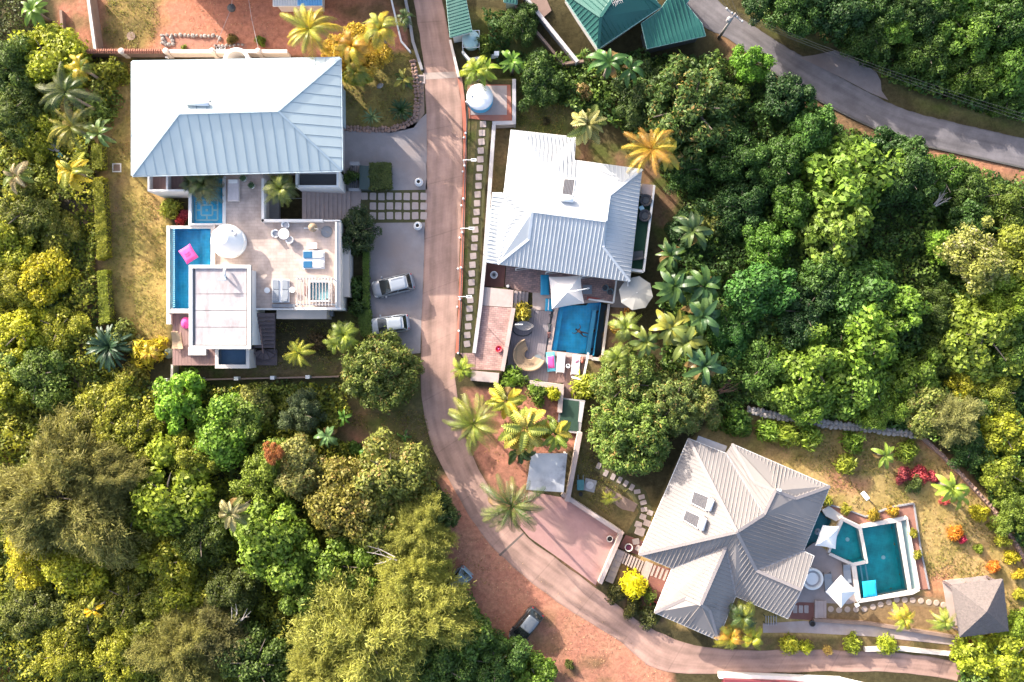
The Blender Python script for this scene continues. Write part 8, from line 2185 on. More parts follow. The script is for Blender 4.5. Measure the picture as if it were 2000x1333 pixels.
('fine1', 525, 930, 62, 7.0, (0.13, 0.165, 0.03), 'leafy green tree under the small red crown'),
('tip2', 545, 880, 20, 8.5, (0.25, 0.085, 0.04), 'small rust red sprouting crown in the south wood'),
('tip0', 590, 915, 56, 7.5, (0.185, 0.180, 0.072), 'pale olive pink tipped tree beside the small red crown'),
('fine2', 592, 806, 44, 5.0, (0.075, 0.095, 0.055), 'grey green bush above the banana plants on the slope'),
('broad3', 495, 790, 34, 4.0, (0.169, 0.176, 0.066), 'pale bush in the shadow of the fence'),
('tip1', 765, 925, 82, 8.5, (0.155, 0.165, 0.05), 'large olive green tree with orange tips nearest the lane bend'),
('tip2', 680, 985, 82, 8.5, (0.175, 0.155, 0.042), 'broad tree with rusty orange shoots in the south wood'),
('tip0', 740, 1010, 72, 7.5, (0.125, 0.135, 0.036), 'olive tree between the rusty tree and the lane'),
('fine0', 852, 1000, 44, 6.0, (0.045, 0.07, 0.025), 'dark green tree over the edge of the red earth yard'),
('cas1', 822, 1035, 60, 8.0, (0.228, 0.223, 0.066), 'golden feathery tree beside the red earth yard'),
('broad0', 660, 1105, 66, 7.5, (0.12, 0.175, 0.028), 'shining green tree left of the bleached bare branch'),
('broad1', 620, 1165, 52, 7.0, (0.085, 0.125, 0.026), 'green tree between the glossy dome and the golden feathery giant'),
('broad2', 690, 1150, 48, 6.5, (0.10, 0.15, 0.026), 'green tree just above the golden feathery giant'),
('cas0', 815, 1120, 62, 8.5, (0.233, 0.228, 0.066), 'golden feathery crown hanging over the light blue car'),
('cas1', 715, 1250, 122, 10.5, (0.242, 0.237, 0.073), 'golden feathery giant at the bottom of the south wood, nearest the bottom edge'),
('cas0', 822, 1195, 88, 9.5, (0.233, 0.228, 0.068), 'golden feathery tree adjoining the giant on the red earth side'),
('cas1', 640, 1300, 72, 8.5, (0.214, 0.209, 0.064), 'feathery tree at the bottom edge left of the golden giant'),
('broad3', 905, 1235, 62, 7.0, (0.07, 0.115, 0.026), 'dark glossy tree on the edge of the red earth near the bottom'),
('fine1', 868, 1300, 66, 7.0, (0.06, 0.10, 0.026), 'dark green tree at the bottom edge right of the golden giant'),
('fine2', 965, 1295, 54, 6.0, (0.055, 0.10, 0.026), 'dark tree at the bottom edge by the red earth'),
('broad0', 1045, 1320, 40, 4.5, (0.10, 0.16, 0.026), 'bright green bush at the bottom edge on the red earth'),
('tip0', 688, 98, 46, 5.5, (0.36, 0.25, 0.04), 'orange yellow leafy tree at the north east corner of the big villa roof'),
('tip1', 655, 98, 28, 4.6, (0.38, 0.24, 0.05), 'small orange leaved tree between the yellow coconut palm and the villa roof'),
('tip2', 728, 110, 36, 5.0, (0.34, 0.23, 0.04), 'orange tinged tree beside the shaded lawn below the feathery palm'),
('fine0', 690, 138, 32, 4.2, (0.22, 0.215, 0.04), 'yellow green bush against the east end of the villa roof'),
('mango1', 741, 727, 80, 7.0, (0.12, 0.15, 0.04), 'big perfectly round tree with orange tinged leaves beside the car park'),
('mango0', 1232, 752, 74, 7.0, (0.125, 0.17, 0.05), 'upper lobe of the great round tree group, nearest the banana plants'),
('mango1', 1240, 850, 88, 7.5, (0.105, 0.155, 0.045), 'largest dome of the great round tree group, with a yellow sprig'),
('mango0', 1318, 790, 66, 7.0, (0.115, 0.155, 0.048), 'eastern lobe of the great round tree group'),
('broad1', 1975, 1290, 68, 5.5, (0.27, 0.30, 0.032), 'bright yellow green tree in the bottom right corner'),
('big0', 1905, 1278, 44, 4.5, (0.25, 0.285, 0.03), 'bright leafy tree between the thatched hut and the road'),
('broad2', 1990, 1225, 38, 4.5, LG, 'light green tree at the right edge behind the thatched hut'),
]
def low(r_):
 k, a, b, R_, h_ = r_[:5]
 if k.startswith('mango'): return (k, a, b, R_ * 1.03, h_ * 0.85)
 f = 0.68 if a < 520 else 0.55 if a > 1380 and b > 620 else 0.75
 if k.startswith(('needle', 'cas', 'big')): f = max(f, 0.74) if a < 1400 else 0.68
 return (k, a, b, R_ * (1.12 if a < 520 else 1.05), h_ * f)
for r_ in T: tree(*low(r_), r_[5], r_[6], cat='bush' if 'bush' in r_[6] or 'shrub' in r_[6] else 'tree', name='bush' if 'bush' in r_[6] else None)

S = [  # shrubs: kind, px, py, r, height, colour, label, category
('shrub0', 195, 206, 33, 2.2, (0.075, 0.12, 0.035), 'clipped round green shrub beside the pink bromeliad'),
('spike1', 176, 179, 11, 1.0, (0.45, 0.08, 0.13), 'small pink bromeliad beside the round clipped shrub'),
('shrub1', 215, 140, 34, 2.0, (0.14, 0.16, 0.03), 'straggly climbing shrub below the tile capped wall'),
('shrub2', 780, 216, 0, 1.0, DK, ''),
('shrub0', 452, 75, 12, 0.8, (0.10, 0.085, 0.04), 'small brownish bush in the red soil under the net swing'),
('shrub1', 507, 79, 12, 0.9, (0.12, 0.17, 0.035), 'small bright green bush in the red soil by the palm'),
('shrub1', 358, 94, 7, 0.4, (0.12, 0.15, 0.04), 'tiny green plant in the stone lined bed'),
('spike0', 330, 408, 25, 1.5, (0.22, 0.24, 0.045), 'yellow green shrub by the corner of the two pools'),
('spike1', 352, 430, 12, 0.9, (0.36, 0.045, 0.08), 'crimson leaved plant at the pool corner, lower of the two'),
('spike0', 360, 419, 10, 0.9, (0.32, 0.05, 0.10), 'crimson leaved plant beside the square pool, upper of the two'),
('shrub2', 262, 675, 22, 1.4, (0.20, 0.19, 0.11), 'greyish variegated shrub between the cycad and the lawn'),
('shrub0', 232, 655, 34, 2.0, (0.11, 0.135, 0.05), 'grey green shrub behind the big dark cycad'),
('spike1', 284, 693, 40, 2.2, (0.30, 0.255, 0.030), 'golden croton shrub between the cycad and the wooden deck'),
('shrub1', 252, 742, 40, 1.4, (0.22, 0.195, 0.05), 'dry yellowish bush below the dark cycad'),
('shrub2', 205, 770, 26, 1.2, (0.17, 0.14, 0.05), 'straw coloured bush by the brush pile'),
('fine2', 700, 452, 44, 3.4, (0.042, 0.062, 0.030), 'dark bushy tree covering the corner between terrace and parking'),
('shrub0', 690, 480, 26, 2.2, (0.045, 0.065, 0.025), 'dark shrub against the terrace side wall'),
('shrub1', 682, 345, 18, 2.4, (0.055, 0.085, 0.028), 'dark creeper shrub against the east bay of the villa'),
('shrub1', 695, 560, 22, 1.6, (0.06, 0.10, 0.028), 'leafy shrub in the bed below the terrace ledge'),
('shrub2', 700, 600, 24, 1.6, (0.05, 0.08, 0.026), 'dark plant at the lower end of the bed beside the cars'),
('shrub0', 620, 668, 22, 1.0, (0.10, 0.065, 0.045), 'reddish brown shrub in the shady garden below the terrace'),
('shrub1', 948, 85, 26, 2.6, (0.10, 0.135, 0.032), 'green shrub beside the translucent tank'),
('fine0', 1015, 45, 44, 2.6, (0.05, 0.085, 0.024), 'low dark bush on the slope below the thin brown wall'),
('fine1', 1060, 150, 50, 3.0, (0.055, 0.095, 0.028), 'dull green bush on the slope above the middle villa'),
('shrub2', 1140, 168, 24, 2.6, (0.27, 0.19, 0.11), 'withered pinkish brown bush above the fan palm'),
('shrub0', 1068, 231, 8, 0.6, (0.05, 0.045, 0.03), 'small dark tuft on the lawn above the white roof'),
('spike0', 1018, 608, 23, 1.6, (0.27, 0.22, 0.035), 'yellow leaved plant in the corner of the grey deck steps'),
('spike1', 1004, 742, 30, 2.0, (0.13, 0.20, 0.035), 'bright green frangipani shrub at the foot of the deck'),
('shrub1', 1048, 768, 24, 1.4, (0.10, 0.15, 0.03), 'green shrub below the stepped wall of the deck'),
('shrub2', 1080, 768, 18, 1.3, (0.32, 0.32, 0.03), 'lime yellow shrub at the end of the stepped deck wall'),
('spike0', 1143, 757, 30, 1.8, (0.22, 0.235, 0.03), 'yellow green croton at the end of the railing'),
('spike1', 1228, 617, 16, 1.0, (0.30, 0.13, 0.03), 'orange brown shrub under the round parasol'),
('spike0', 1205, 640, 14, 1.0, (0.26, 0.15, 0.03), 'rusty little shrub in the side bed beside the pool'),
('shrub0', 1434, 823, 36, 2.4, (0.075, 0.135, 0.028), 'dark green shrub at the lower left end of the stone wall'),
('spike0', 1500, 842, 28, 1.8, (0.13, 0.20, 0.035), 'leafy green shrub, lefthand of the clump below the stone wall'),
('spike1', 1543, 850, 28, 1.8, (0.22, 0.27, 0.045), 'pale leaved shrub in the middle of the clump below the stone wall'),
('spike0', 1583, 856, 28, 1.8, (0.16, 0.215, 0.035), 'green shrub, righthand of the clump below the stone wall'),
('spike1', 1665, 862, 28, 1.8, (0.12, 0.18, 0.03), 'free standing green shrub on the upper lawn of the beige villa'),
('spike0', 1655, 908, 24, 1.6, (0.20, 0.22, 0.035), 'yellow green shrub on the lawn nearest the beige roof'),
('spike1', 1775, 885, 26, 1.7, (0.17, 0.215, 0.04), 'light green shrub beside the small banana plant'),
('shrub1', 1765, 928, 18, 0.9, (0.30, 0.06, 0.09), 'crimson flowering bush below the small banana plant'),
('shrub2', 1798, 928, 20, 0.9, (0.36, 0.055, 0.09), 'crimson flowering bush midway along the flower bed'),
('shrub0', 1822, 932, 13, 0.8, (0.34, 0.06, 0.10), 'small crimson flowering bush next to the bright banana clump'),
('shrub1', 1790, 945, 22, 1.0, (0.10, 0.13, 0.05), 'dull green low bush below the crimson flowers'),
('shrub2', 1846, 980, 10, 0.7, (0.36, 0.07, 0.10), 'little crimson bush under the bright banana clump'),
('shrub0', 1918, 1004, 18, 1.5, (0.30, 0.27, 0.03), 'round yellow shrub uppermost in the row along the reddish wall'),
('shrub1', 1941, 1028, 11, 1.0, (0.22, 0.24, 0.04), 'smallest round shrub second in the row along the reddish wall'),
('shrub2', 1962, 1057, 15, 1.4, (0.29, 0.29, 0.05), 'round lime shrub third in the row along the reddish wall'),
('shrub0', 1979, 1090, 14, 1.3, (0.33, 0.28, 0.03), 'round golden shrub fourth in the row along the reddish wall'),
('shrub1', 1993, 1122, 13, 1.2, (0.34, 0.26, 0.03), 'round orange yellow shrub fifth in the row at the right edge'),
('shrub2', 1996, 1163, 14, 1.2, (0.30, 0.28, 0.04), 'round yellow shrub at the right edge by the thatched hut'),
('spike0', 1869, 1042, 17, 1.2, (0.40, 0.16, 0.03), 'orange leaved croton on the lower lawn'),
('spike1', 1881, 1056, 10, 0.9, (0.46, 0.04, 0.13), 'magenta flowered plant touching the orange croton'),
('shrub0', 1913, 1073, 10, 0.7, (0.15, 0.19, 0.03), 'tiny green bush on the lower lawn beyond the magenta plant'),
('spike1', 1943, 1110, 14, 1.3, (0.42, 0.14, 0.03), 'orange leaved croton nearest the thatched hut'),
('spike0', 1616, 978, 12, 0.9, (0.20, 0.20, 0.035), 'small green plant at the roof end of the red planting bed'),
('spike1', 1652, 995, 13, 1.0, (0.24, 0.22, 0.035), 'small yellow green plant second along the red planting bed'),
('spike0', 1708, 1008, 14, 1.0, (0.30, 0.21, 0.03), 'golden plant right above the wide teal pool'),
('spike1', 1744, 1000, 13, 1.0, (0.32, 0.20, 0.03), 'orange gold plant at the corner of the red planting bed'),
('spike0', 1785, 1042, 10, 0.9, (0.20, 0.18, 0.03), 'small plant beside the upper end of the overflow channel'),
('spike1', 1793, 1086, 11, 0.9, (0.20, 0.19, 0.03), 'small plant beside the middle of the overflow channel'),
('spike0', 1240, 1145, 32, 2.4, (0.52, 0.46, 0.025), 'glowing golden yellow shrub at the entrance of the beige villa'),
('spike1', 1268, 1165, 18, 1.6, (0.09, 0.12, 0.03), 'green plant half behind the golden yellow shrub'),
('shrub0', 1204, 1162, 20, 1.0, (0.055, 0.055, 0.022), 'dark bronze low bush at the lane end of the entrance hedge'),
('shrub1', 1236, 1188, 24, 1.0, (0.06, 0.06, 0.022), 'dark bronze low bush in the middle of the entrance hedge'),
('shrub2', 1272, 1205, 24, 1.0, (0.055, 0.06, 0.022), 'dark bronze low bush at the roof end of the entrance hedge'),
('spike0', 1545, 1262, 22, 1.3, (0.25, 0.24, 0.03), 'yellow green roadside shrub nearest the tall clump of palms'),
('spike1', 1575, 1264, 18, 1.2, (0.24, 0.25, 0.03), 'yellow green roadside shrub second from the tall clump of palms'),
('spike0', 1618, 1272, 10, 0.9, (0.34, 0.23, 0.10), 'withered straw roadside shrub'),
('spike1', 1668, 1262, 20, 1.3, (0.24, 0.27, 0.035), 'leafy roadside shrub left of the pale low wall'),
('spike0', 1735, 1262, 22, 1.3, (0.25, 0.28, 0.03), 'leafy roadside shrub at the start of the pale low wall'),
('shrub1', 1230, 1300, 0, 1, DK, ''),
('shrub1', 1112, 1300, 10, 0.6, (0.08, 0.09, 0.03), 'small weed clump on the red earth near the bottom edge'),
('shrub2', 690, 880, 20, 0.8, (0.08, 0.15, 0.03), 'leafy weed on the bare brown slope'),
]
for r_ in S:
 if not r_[6] or r_[2] == 0 or r_[3] == 0: continue
 tree(*r_[:6], r_[6], cat='shrub' if 'tree' not in r_[6] else 'tree', name=None)
t = [o for o in col.objects if o.get('label', '').startswith('largest dome of the great')][0]
# clipped hedges
def hedge(label, quad, h, color, seed, leaf=0.16, dens=260):
 r = np.random.default_rng(seed); q = [np.array(P(a, b, h * .6)[:2]) for a, b in quad]
 c = sum(q) / 4; t = thing('hedge', label, 'hedge', (c[0], c[1], 0))
 Lq = np.linalg.norm(q[1] - q[0]) + 0.01; A = abs(np.cross(q[1] - q[0], q[3] - q[0])); N = int((A + h * 2 * (Lq + np.linalg.norm(q[3] - q[0]))) * dens)
 u, v = r.random(N), r.random(N); w = r.random(N)
 face = r.random(N); u = np.where(face < .2, (r.random(N) < .5) * 1.0, u); v = np.where((face >= .2) & (face < .4), (r.random(N) < .5) * 1.0, v)
 z = np.where(face < .4, w * h, h)
 p = ((1 - u)[:, None] * q[0] + u[:, None] * q[1]) * (1 - v)[:, None] + ((1 - u)[:, None] * q[3] + u[:, None] * q[2]) * v[:, None]
 z = z + (fbm(p[:, 0], p[:, 1], 0.9, seed) - 0.5) * 0.5 * (z / h); p = p + r.normal(size=(N, 2)) * 0.06
 nr = unit(np.stack([(u - .5) * (face < .2) * 2, (v - .5) * 2 * ((face >= .2) & (face < .4)), 0.2 + (face >= .4)], -1) + r.normal(size=(N, 3)) * .5)
 vv = leaf_quads(np.stack([p[:, 0] - c[0], p[:, 1] - c[1], z], -1), nr, leaf * r.uniform(.7, 1.3, N), .6, r)
 o = bpy.data.objects.new('foliage', quads_mesh('foliage', vv, 4, M_LEAF)); col.objects.link(o); o.parent = t; o.color = (*color, 1)
 qi = [c + (k - c) * 0.9 for k in q]; G().prism([(k[0], k[1]) for k in qi], -0.1, h * 0.86).obj('branches', mat('hedge_core', (0.06, 0.07, 0.02), (0.035, 0.04, 0.015), 0.95, 6, 4, .5), t)
 return t
hedge('short stretch of clipped yellow green hedge below the banana plant', [(183, 285), (202, 285), (203, 330), (186, 330)], 1.3, (0.23, 0.24, 0.03), 1)
hedge('longest stretch of clipped yellow green hedge along the west lawn', [(187, 352), (205, 350), (213, 500), (195, 507)], 1.3, (0.26, 0.25, 0.028), 2)
hedge('lowest stretch of clipped yellow green hedge ending at the cycad', [(196, 532), (211, 530), (218, 628), (200, 632)], 1.3, (0.22, 0.24, 0.028), 3)
hedge('clipped box hedge with flecked top beside the green gate', [(723, 321), (762, 320), (764, 368), (722, 372)], 1.2, (0.085, 0.105, 0.03), 4)
hedge('thin green hedge between the parking and the terrace bed', [(711, 485), (720, 485), (721, 600), (711, 598)], 0.9, (0.095, 0.145, 0.025), 5)
hedge('low green hedge beside the pale hatchback', [(700, 606), (724, 606), (728, 660), (706, 655)], 0.8, (0.10, 0.15, 0.03), 6)

# ---- palms and other rosette plants
palm('coco', 605, 58, 64, 6.5, PY, 'tall yellow coconut palm north of the big villa roof', 14, color2=PL_, group=None)
palm('areca', 742, 58, 46, 6.4, PY, 'golden feathery palm between the white bent wall and the villa', 13, color2=PL_)
palm('areca', 688, 92, 44, 5.6, PO, 'orange tinged clumping palm at the villa roof corner', 16, color2=PY)
palm('areca', 695, 142, 32, 4.2, (0.30, 0.24, 0.04), 'low yellow green palm shrub against the east end of the villa roof', 13, color2=PG)
palm('areca', 790, 35, 26, 2.5, PD, 'small dark green palm next to the lane gutter', 10)
palm('broad', 788, 155, 26, 2.2, (0.24, 0.215, 0.05), 'small straggly banana like plant on the shaded lawn', 6, name='banana_plant', cat='plant', color2=PD)
palm('cycad', 783, 216, 23, 0.7, DK, 'neat dark round cycad at the corner of the shaded lawn', 30, cat='plant')
palm('agave', 727, 229, 19, 0.3, (0.15, 0.21, 0.12), 'spiky pale agave at the stone edge of the shaded lawn', 18, cat='plant')
palm('coco', 128, 182, 66, 7.5, PD, 'large drooping coconut palm in the north-west thicket', 11, color2=(0.10, 0.115, 0.05))
palm('coco', 140, 248, 56, 6.0, (0.12, 0.135, 0.03), 'coconut palm below the large drooping one by the villa', 11, color2=(0.25, 0.22, 0.04))
palm('areca', 158, 132, 34, 5.0, PY, 'yellow palm crown next to the corner of the tile capped wall', 10, color2=PG)
palm('banana', 194, 262, 36, 3.2, (0.13, 0.20, 0.075), 'green banana plant at the top of the clipped hedge', 9, cat='plant')
palm('broad', 32, 345, 36, 4.0, (0.12, 0.15, 0.04), 'green fan palm at the left edge', 10, color2=(0.27, 0.21, 0.13))
palm('broad', 142, 335, 42, 4.0, PL_, 'pale yellow fan palm left of the clipped hedge', 12, color2=PY)
palm('areca', 398, 360, 44, 4.5, (0.065, 0.085, 0.03), 'dark drooping palm over the square blue pool', 24, color2=(0.12, 0.12, 0.05))
palm('areca', 376, 356, 30, 4.0, (0.07, 0.085, 0.035), 'small dark palm between the balcony bay and the square pool', 18)
palm('areca', 548, 370, 42, 5.0, (0.16, 0.175, 0.04), 'lit palm growing from the stair well beside the terrace', 14, color2=(0.08, 0.10, 0.03))
palm('coco', 583, 690, 36, 3.6, (0.46, 0.42, 0.05), 'bright lemon yellow palm below the terrace', 10, color2=(0.40, 0.40, 0.06))
palm('areca', 672, 655, 40, 3.8, (0.25, 0.29, 0.04), 'green clumping palm beside the round tree', 12, color2=PG)
palm('areca', 655, 672, 28, 3.0, (0.20, 0.25, 0.04), 'smaller clumping palm left of the one by the round tree', 10, color2=PL_)
palm('cycad', 215, 678, 45, 1.6, (0.030, 0.062, 0.035), 'big dark blue green cycad at the corner of the west lawn', 34, cat='plant')
palm('areca', 292, 690, 24, 2.2, PY, 'small golden palm rising from the croton beside the deck', 9, color2=PO)
palm('banana', 640, 852, 28, 2.8, (0.13, 0.22, 0.09), 'banana plant with pale leaf ribs on the shaded slope', 9, cat='plant')
palm('banana', 672, 815, 20, 1.8, (0.09, 0.18, 0.03), 'young banana plant just below the round tree', 6, cat='plant')
palm('banana', 716, 880, 22, 1.8, (0.08, 0.17, 0.03), 'young banana plant on the brown slope near the olive tree', 6, cat='plant')
palm('banana', 790, 852, 16, 1.2, (0.06, 0.13, 0.03), 'tiny banana shoot near the lane on the grass slope', 5, cat='plant')
palm('broad', 452, 1003, 38, 8.0, (0.14, 0.15, 0.05), 'pale fan palm rising out of the south-west wood', 11, color2=(0.22, 0.19, 0.10))
palm('broad', 183, 1192, 24, 4.5, (0.55, 0.36, 0.02), 'vivid yellow dying palm in the south-west wood', 6, color2=(0.22, 0.22, 0.03))
palm('areca', 930, 140, 38, 2.8, (0.26, 0.29, 0.03), 'sunlit clump of broad green leaves beside the tank court', 12, color2=LG)
palm('banana', 945, 135, 32, 2.6, (0.20, 0.27, 0.03), 'sunny banana clump above the round blue tank', 8, cat='plant')
palm('banana', 1000, 120, 32, 3.0, (0.11, 0.20, 0.03), 'green banana plant on the slope right of the tank court', 8, cat='plant')
palm('banana', 1190, 122, 44, 5.0, (0.055, 0.125, 0.035), 'large dark banana plant under the eave of the green house', 10, cat='plant')
palm('banana', 1230, 135, 36, 4.4, (0.05, 0.11, 0.032), 'dark banana plant right of the large one under the green house', 8, cat='plant')
palm('broad', 1147, 244, 42, 4.5, (0.24, 0.22, 0.085), 'cream edged fan palm at the north corner of the white roof', 16, color2=(0.12, 0.15, 0.045))
palm('coco', 1272, 292, 64, 6.5, (0.40, 0.28, 0.035), 'golden orange coconut palm at the right of the white roof', 12, color2=(0.34, 0.18, 0.04))
palm('banana', 1300, 300, 38, 5.0, (0.27, 0.25, 0.04), 'yellow leaved plant half behind the golden orange coconut palm', 6, cat='plant')
BN = [(1352, 452, 40, (0.054, 0.094, 0.043), 'bluish banana plant below the pale variegated bush'), (1310, 500, 34, (0.036, 0.072, 0.025), 'shaded banana plant close to the balcony wall'), (1318, 560, 50, (0.040, 0.086, 0.036), 'big green banana plant right of the round parasol'),
 (1375, 560, 42, (0.036, 0.083, 0.032), 'green banana plant on the wood side of the thicket'), (1372, 618, 46, (0.043, 0.090, 0.040), 'banana plant in the middle of the thicket'), (1312, 640, 46, (0.144, 0.166, 0.043), 'sunlit banana plant with pale ragged leaves in the thicket'),
 (1340, 668, 40, (0.122, 0.151, 0.043), 'sunlit banana plant just above the great round tree'), (1375, 715, 48, (0.036, 0.083, 0.043), 'large blue green banana plant beside the great round tree'), (1262, 668, 34, (0.086, 0.122, 0.036), 'banana plant between the round parasol and the great round tree')]
for a, b, r_, c_, lb in BN: palm('banana', a, b, r_ * 1.08, 3.8, c_, lb, 11, cat='plant', color2=(c_[0] * 1.7, c_[1] * 1.4, c_[2]))
palm('areca', 1222, 640, 38, 3.0, (0.20, 0.235, 0.06), 'arching sunlit palm in the bed below the round parasol', 11, color2=PG)
palm('areca', 1205, 700, 36, 3.0, (0.21, 0.24, 0.06), 'arching palm in the bed beside the pool end, next to the round tree', 10, color2=PG)
palm('areca', 902, 722, 29, 2.0, (0.30, 0.33, 0.04), 'small bright palm at the foot of the fence by the lane', 11, color2=LG)
palm('coco', 925, 828, 66, 5.5, (0.19, 0.20, 0.04), 'spidery coconut palm overhanging the lane', 15, color2=PG)
palm('broad', 990, 783, 42, 4.5, (0.42, 0.33, 0.045), 'yellow fan palm nearest the deck in the palm clump', 13, color2=PL_)
palm('broad', 1025, 838, 56, 5.5, (0.21, 0.23, 0.05), 'large green fan palm in the middle of the palm clump', 16, color2=(0.36, 0.29, 0.06))
palm('broad', 1085, 848, 42, 4.8, (0.36, 0.29, 0.045), 'yellow fan palm beside the long pale wall', 13, color2=PG)
palm('broad', 1015, 880, 34, 3.6, PD, 'dark lower fan palm at the carport end of the palm clump', 9)
palm('coco', 1000, 988, 74, 6.5, (0.115, 0.135, 0.04), 'big dark green coconut palm above the lane bend', 15, color2=(0.06, 0.085, 0.028))
palm('areca', 1190, 972, 20, 1.6, (0.36, 0.35, 0.04), 'little yellow palm in the side garden of the beige villa', 9)
palm('areca', 1450, 1205, 40, 3.5, (0.17, 0.18, 0.03), 'tall dark fronded palm clump at the south corner of the beige roof', 14, color2=PD)
palm('areca', 1425, 1245, 36, 3.0, (0.30, 0.28, 0.03), 'yellow green palm clump at the road below the beige roof', 14, color2=PO)
palm('areca', 1470, 1245, 36, 2.8, (0.30, 0.31, 0.03), 'yellow tipped palm clump at the road, right of its neighbour', 14, color2=PY)
palm('areca', 1765, 1208, 32, 2.6, (0.25, 0.28, 0.03), 'green and yellow palm on the lower lawn below the teal pool', 11, color2=PY)
palm('areca', 1845, 1215, 30, 2.4, (0.20, 0.25, 0.04), 'green palm beside the thatched hut', 11, color2=PL_)
palm('banana', 1728, 890, 28, 2.4, (0.19, 0.26, 0.045), 'small banana plant on the upper lawn of the beige villa', 8, cat='plant')
palm('banana', 1858, 952, 40, 2.8, (0.24, 0.31, 0.05), 'bright banana clump beside the reddish garden wall', 10, cat='plant')
palm('banana', 1872, 970, 28, 2.2, (0.26, 0.32, 0.05), 'young bright banana leaning over the crimson flowers', 7, cat='plant')
palm('banana', 65, 20, 34, 3.0, (0.12, 0.20, 0.04), 'green banana plant in the far top left corner', 9, cat='plant')
# bleached branch, bare twigs, brush
def branches(name, label, px, py, z, L, rotz, seed, m, n=5, r0=0.06):
 r = random.Random(seed); c = P(px, py, z); t = thing(name, label, 'branches', Vector((c.x, c.y, gh(c)))); t.location = c; g = G()
 for k in range(n):
  a = rotz + r.uniform(-.5, .5); l_ = L * r.uniform(.5, 1); p0 = c + Vector((r.uniform(-.3, .3), r.uniform(-.3, .3), 0)); p1 = p0 + Vector((math.cos(a) * l_ * .5, math.sin(a) * l_ * .5, r.uniform(-.1, .25))); p2 = p1 + Vector((math.cos(a + r.uniform(-.5, .5)) * l_ * .5, math.sin(a + r.uniform(-.5, .5)) * l_ * .5, r.uniform(-.1, .3)))
  g.tube([p0, p1, p2], [r0, r0 * .7, r0 * .25], 5); a2 = a + r.uniform(-1, 1); g.tube([p1, p1 + Vector((math.cos(a2) * l_ * .3, math.sin(a2) * l_ * .3, .2))], [r0 * .5, r0 * .15], 4)
 g.obj('twigs', m, t); return t
M_BLEACH = mat('bleached_wood', (0.42, 0.38, 0.34), (0.30, 0.265, 0.24), 0.9, 4)
branches('dead_branch', 'bleached bare branch lying over the dark middle of the south wood', 772, 1092, 5.6, 3.2, math.pi, 1, M_BLEACH, 3)
branches('bare_branches', 'tangle of bare grey branches in the dark of the south wood', 455, 1220, 3.5, 2.2, 0.9, 2, M_BLEACH, 7)
branches('brush_pile', 'pile of dry grey sticks between the two west palms', 110, 292, 1.0, 2.6, 2.4, 3, M_BLEACH, 12)
branches('bare_branches', 'bare twigs on the open patch under the red road bank', 1828, 400, 2.0, 2.0, 0.7, 4, M_BLEACH, 8)
branches('brush_pile', 'reddish dead brush heap beside the fresh green tree', 302, 826, 1.6, 1.6, 0.4, 5, mat('dead_brush', (0.22, 0.12, 0.08), rough=0.95), 14, 0.05)
branches('bare_branches', 'bare reddish twigs at the dark gap beside the stone wall', 1405, 765, 1.2, 2.2, 0.5, 6, MATS['dead_brush'], 10, 0.04)
c = P(160, 752, 0); t = thing('rubble_heap', 'heap of broken red tiles and stones at the edge of the west thicket', 'rubble', Vector((c.x, c.y, gh(c))))
for k in range(46):
 a = rnd.uniform(0, 6.28); q = abs(rnd.gauss(0, 1)); p = P(160 + 22 * q * math.cos(a), 752 + 20 * q * math.sin(a), 0.0); hz = gh(p) + max(0, 0.6 - 0.25 * q)
 piece('stone', rnd.choice(RKR), t, (p.x, p.y, hz), (rnd.uniform(-.5, .5), rnd.uniform(-.5, .5), rnd.uniform(0, 6)), (rnd.uniform(.15, .34), rnd.uniform(.1, .2), rnd.uniform(.08, .16)))
c = P(120, 305, 0.9); t = thing('bucket', 'small turquoise bucket among the dry sticks', 'bucket', c); G().lathe(c, [(0.16, 0), (0.22, 0.38), (0.19, 0.38), (0.14, 0.04), (0, 0.03)], 14).obj('body', mat('turquoise', (0.08, 0.42, 0.46), rough=0.5), t, smooth=True)
G().tube([c + Vector((0.2 * math.cos(a), 0, 0.38 + 0.2 * math.sin(a))) for a in np.linspace(0, math.pi, 8)], 0.012, 4).obj('handle', M_GREYT, t)
c = P(1150, 950, 0); t = thing('wheelbarrow', 'faded teal garden cart on the grass by the long pale wall', 'cart', P(1133, 952, 0)); c = P(1134, 950, 0)
G().prism(PL([(1127, 938), (1141, 938), (1140, 958), (1127, 958)], .5), .22, .5).obj('tray', mat('faded_teal', (0.05, 0.17, 0.18), rough=0.7), t); G().lathe(c + Vector((0, -.75, .2)), [(0.05, -.05), (.2, -.05), (.2, .05), (.05, .05)], 14).obj('wheel', M_TYRE, t)
g = G(); g.bar(P(1129, 938, .45), P(1129, 928, .55), .05); g.bar(P(1139, 938, .45), P(1139, 928, .55), .05)
for x in (1129, 1139): g.bar(P(x, 942, .0), P(x, 942, .25), .05)
g.obj('handle', M_GREY, t)
c = P(1152, 948, 0); t = thing('stone_slab', 'square patterned slab lying beside the faded teal cart', 'slab', c); G().box((c.x, c.y, .05), (1.15, 1.2, .08), -.25).obj('slab', M_GREYW, t)
G().lathe((c.x, c.y, .092), [(.38, 0), (.38, .012), (.2, .012), (.2, 0.004), (0, .004)], 16).obj('motif', M_FABL, t)
t = tag(G().prism(PL([(1183, 950), (1245, 985), (1238, 1000), (1215, 995), (1180, 972)], 0), -0.1, 0.05).obj('planting_border', M_BROWNW), kind='structure')

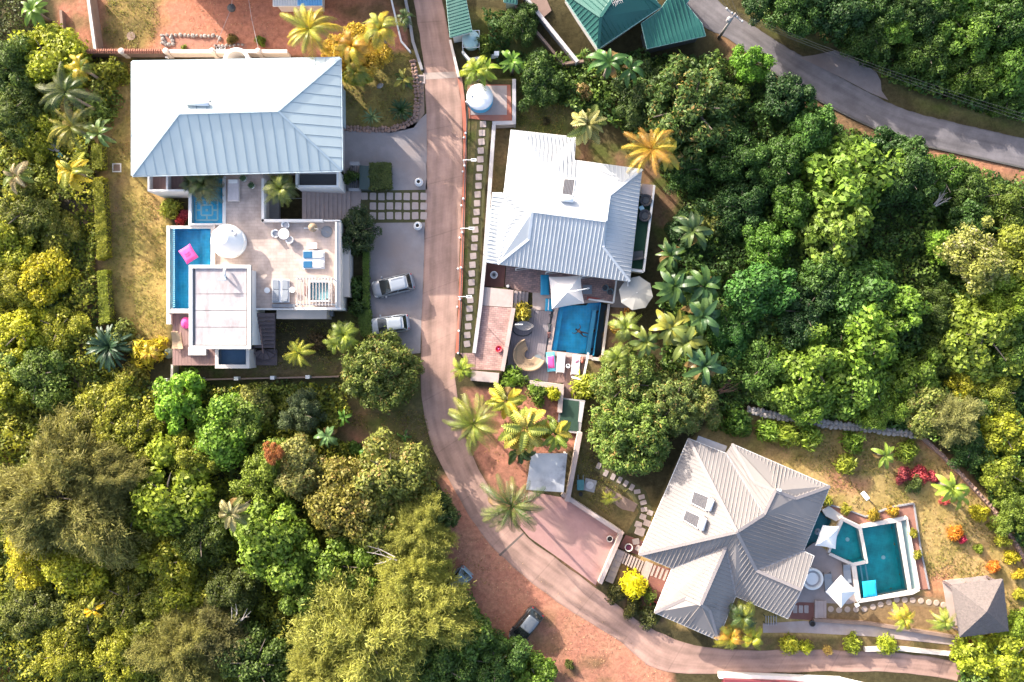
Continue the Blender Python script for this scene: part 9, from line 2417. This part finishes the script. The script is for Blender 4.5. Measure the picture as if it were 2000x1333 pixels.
# ---- litter, pebbles and grass tufts that nobody could count
def scatter(name, polys, dens, size, color, seed, m, z=0.03, up=0.3, aspect=0.6, tall=0.0):
 r = np.random.default_rng(seed); out = []
 for p in polys:
  pm = np.array([tuple(P(a, b)[:2]) for a, b in p]); lo = pm.min(0); hi = pm.max(0); N = int((hi - lo).prod() * dens); xy = lo + r.random((N, 2)) * (hi - lo)
  out.append(xy[(sdist(xy[:, 0], xy[:, 1], pm) < 0) & (fbm(xy[:, 0], xy[:, 1], 1.7, seed) > 0.46)])
 xy = np.concatenate(out); N = len(xy); nz_ = unit(r.normal(size=(N, 3)) * up + np.array([0, 0, 1 - tall]))
 v = leaf_quads(np.stack([xy[:, 0], xy[:, 1], ground_height(xy[:, 0], xy[:, 1]) + z + tall * size * .4], -1), nz_, size * r.uniform(.5, 1.5, N), aspect, r)
 o = bpy.data.objects.new(name, quads_mesh(name, v, 4, m)); col.objects.link(o); o.color = (*color, 1); return tag(o, kind='stuff')
LAWNS = [[(212, 125), (256, 120), (258, 345), (325, 400), (325, 690), (230, 640), (212, 560)], [(672, 105), (810, 105), (808, 235), (672, 245)], [(1420, 815), (1790, 855), (1930, 990), (1990, 1110), (1990, 1230), (1870, 1140), (1800, 1130), (1800, 990), (1690, 1000), (1610, 970), (1620, 940)],
  [(340, 722), (660, 722), (720, 610), (660, 630), (545, 630)], [(660, 810), (830, 800), (860, 930), (770, 890)], [(1010, 180), (1110, 200), (1100, 260), (1010, 245)], [(200, 0), (320, 0), (300, 95), (205, 95)], [(1140, 700), (1170, 800), (1160, 930), (1230, 950), (1190, 1010), (1125, 960)]]
scatter('grass_tufts', LAWNS, 60, 0.17, (0.20, 0.19, 0.05), 401, M_LEAF, 0.03, 0.7, 0.3, 0.6)
scatter('leaf_litter', LAWNS + [[(905, 760), (1100, 770), (1030, 960), (940, 900)], [(870, 950), (930, 1060), (1010, 1270), (880, 1130)], [(1200, 1090), (1300, 1110), (1280, 1210)]], 9, 0.14, (0.22, 0.13, 0.05), 402, M_LEAF, 0.03)
scatter('pebbles', [[(880, 960), (990, 1080), (1130, 1170), (1270, 1280), (1310, 1333), (1090, 1333), (1010, 1260), (900, 1140)], [(330, 0), (640, 10), (630, 95), (330, 95)]], 14, 0.10, (0.34, 0.21, 0.15), 403, M_LEAF, 0.03, 0.6, 0.8)
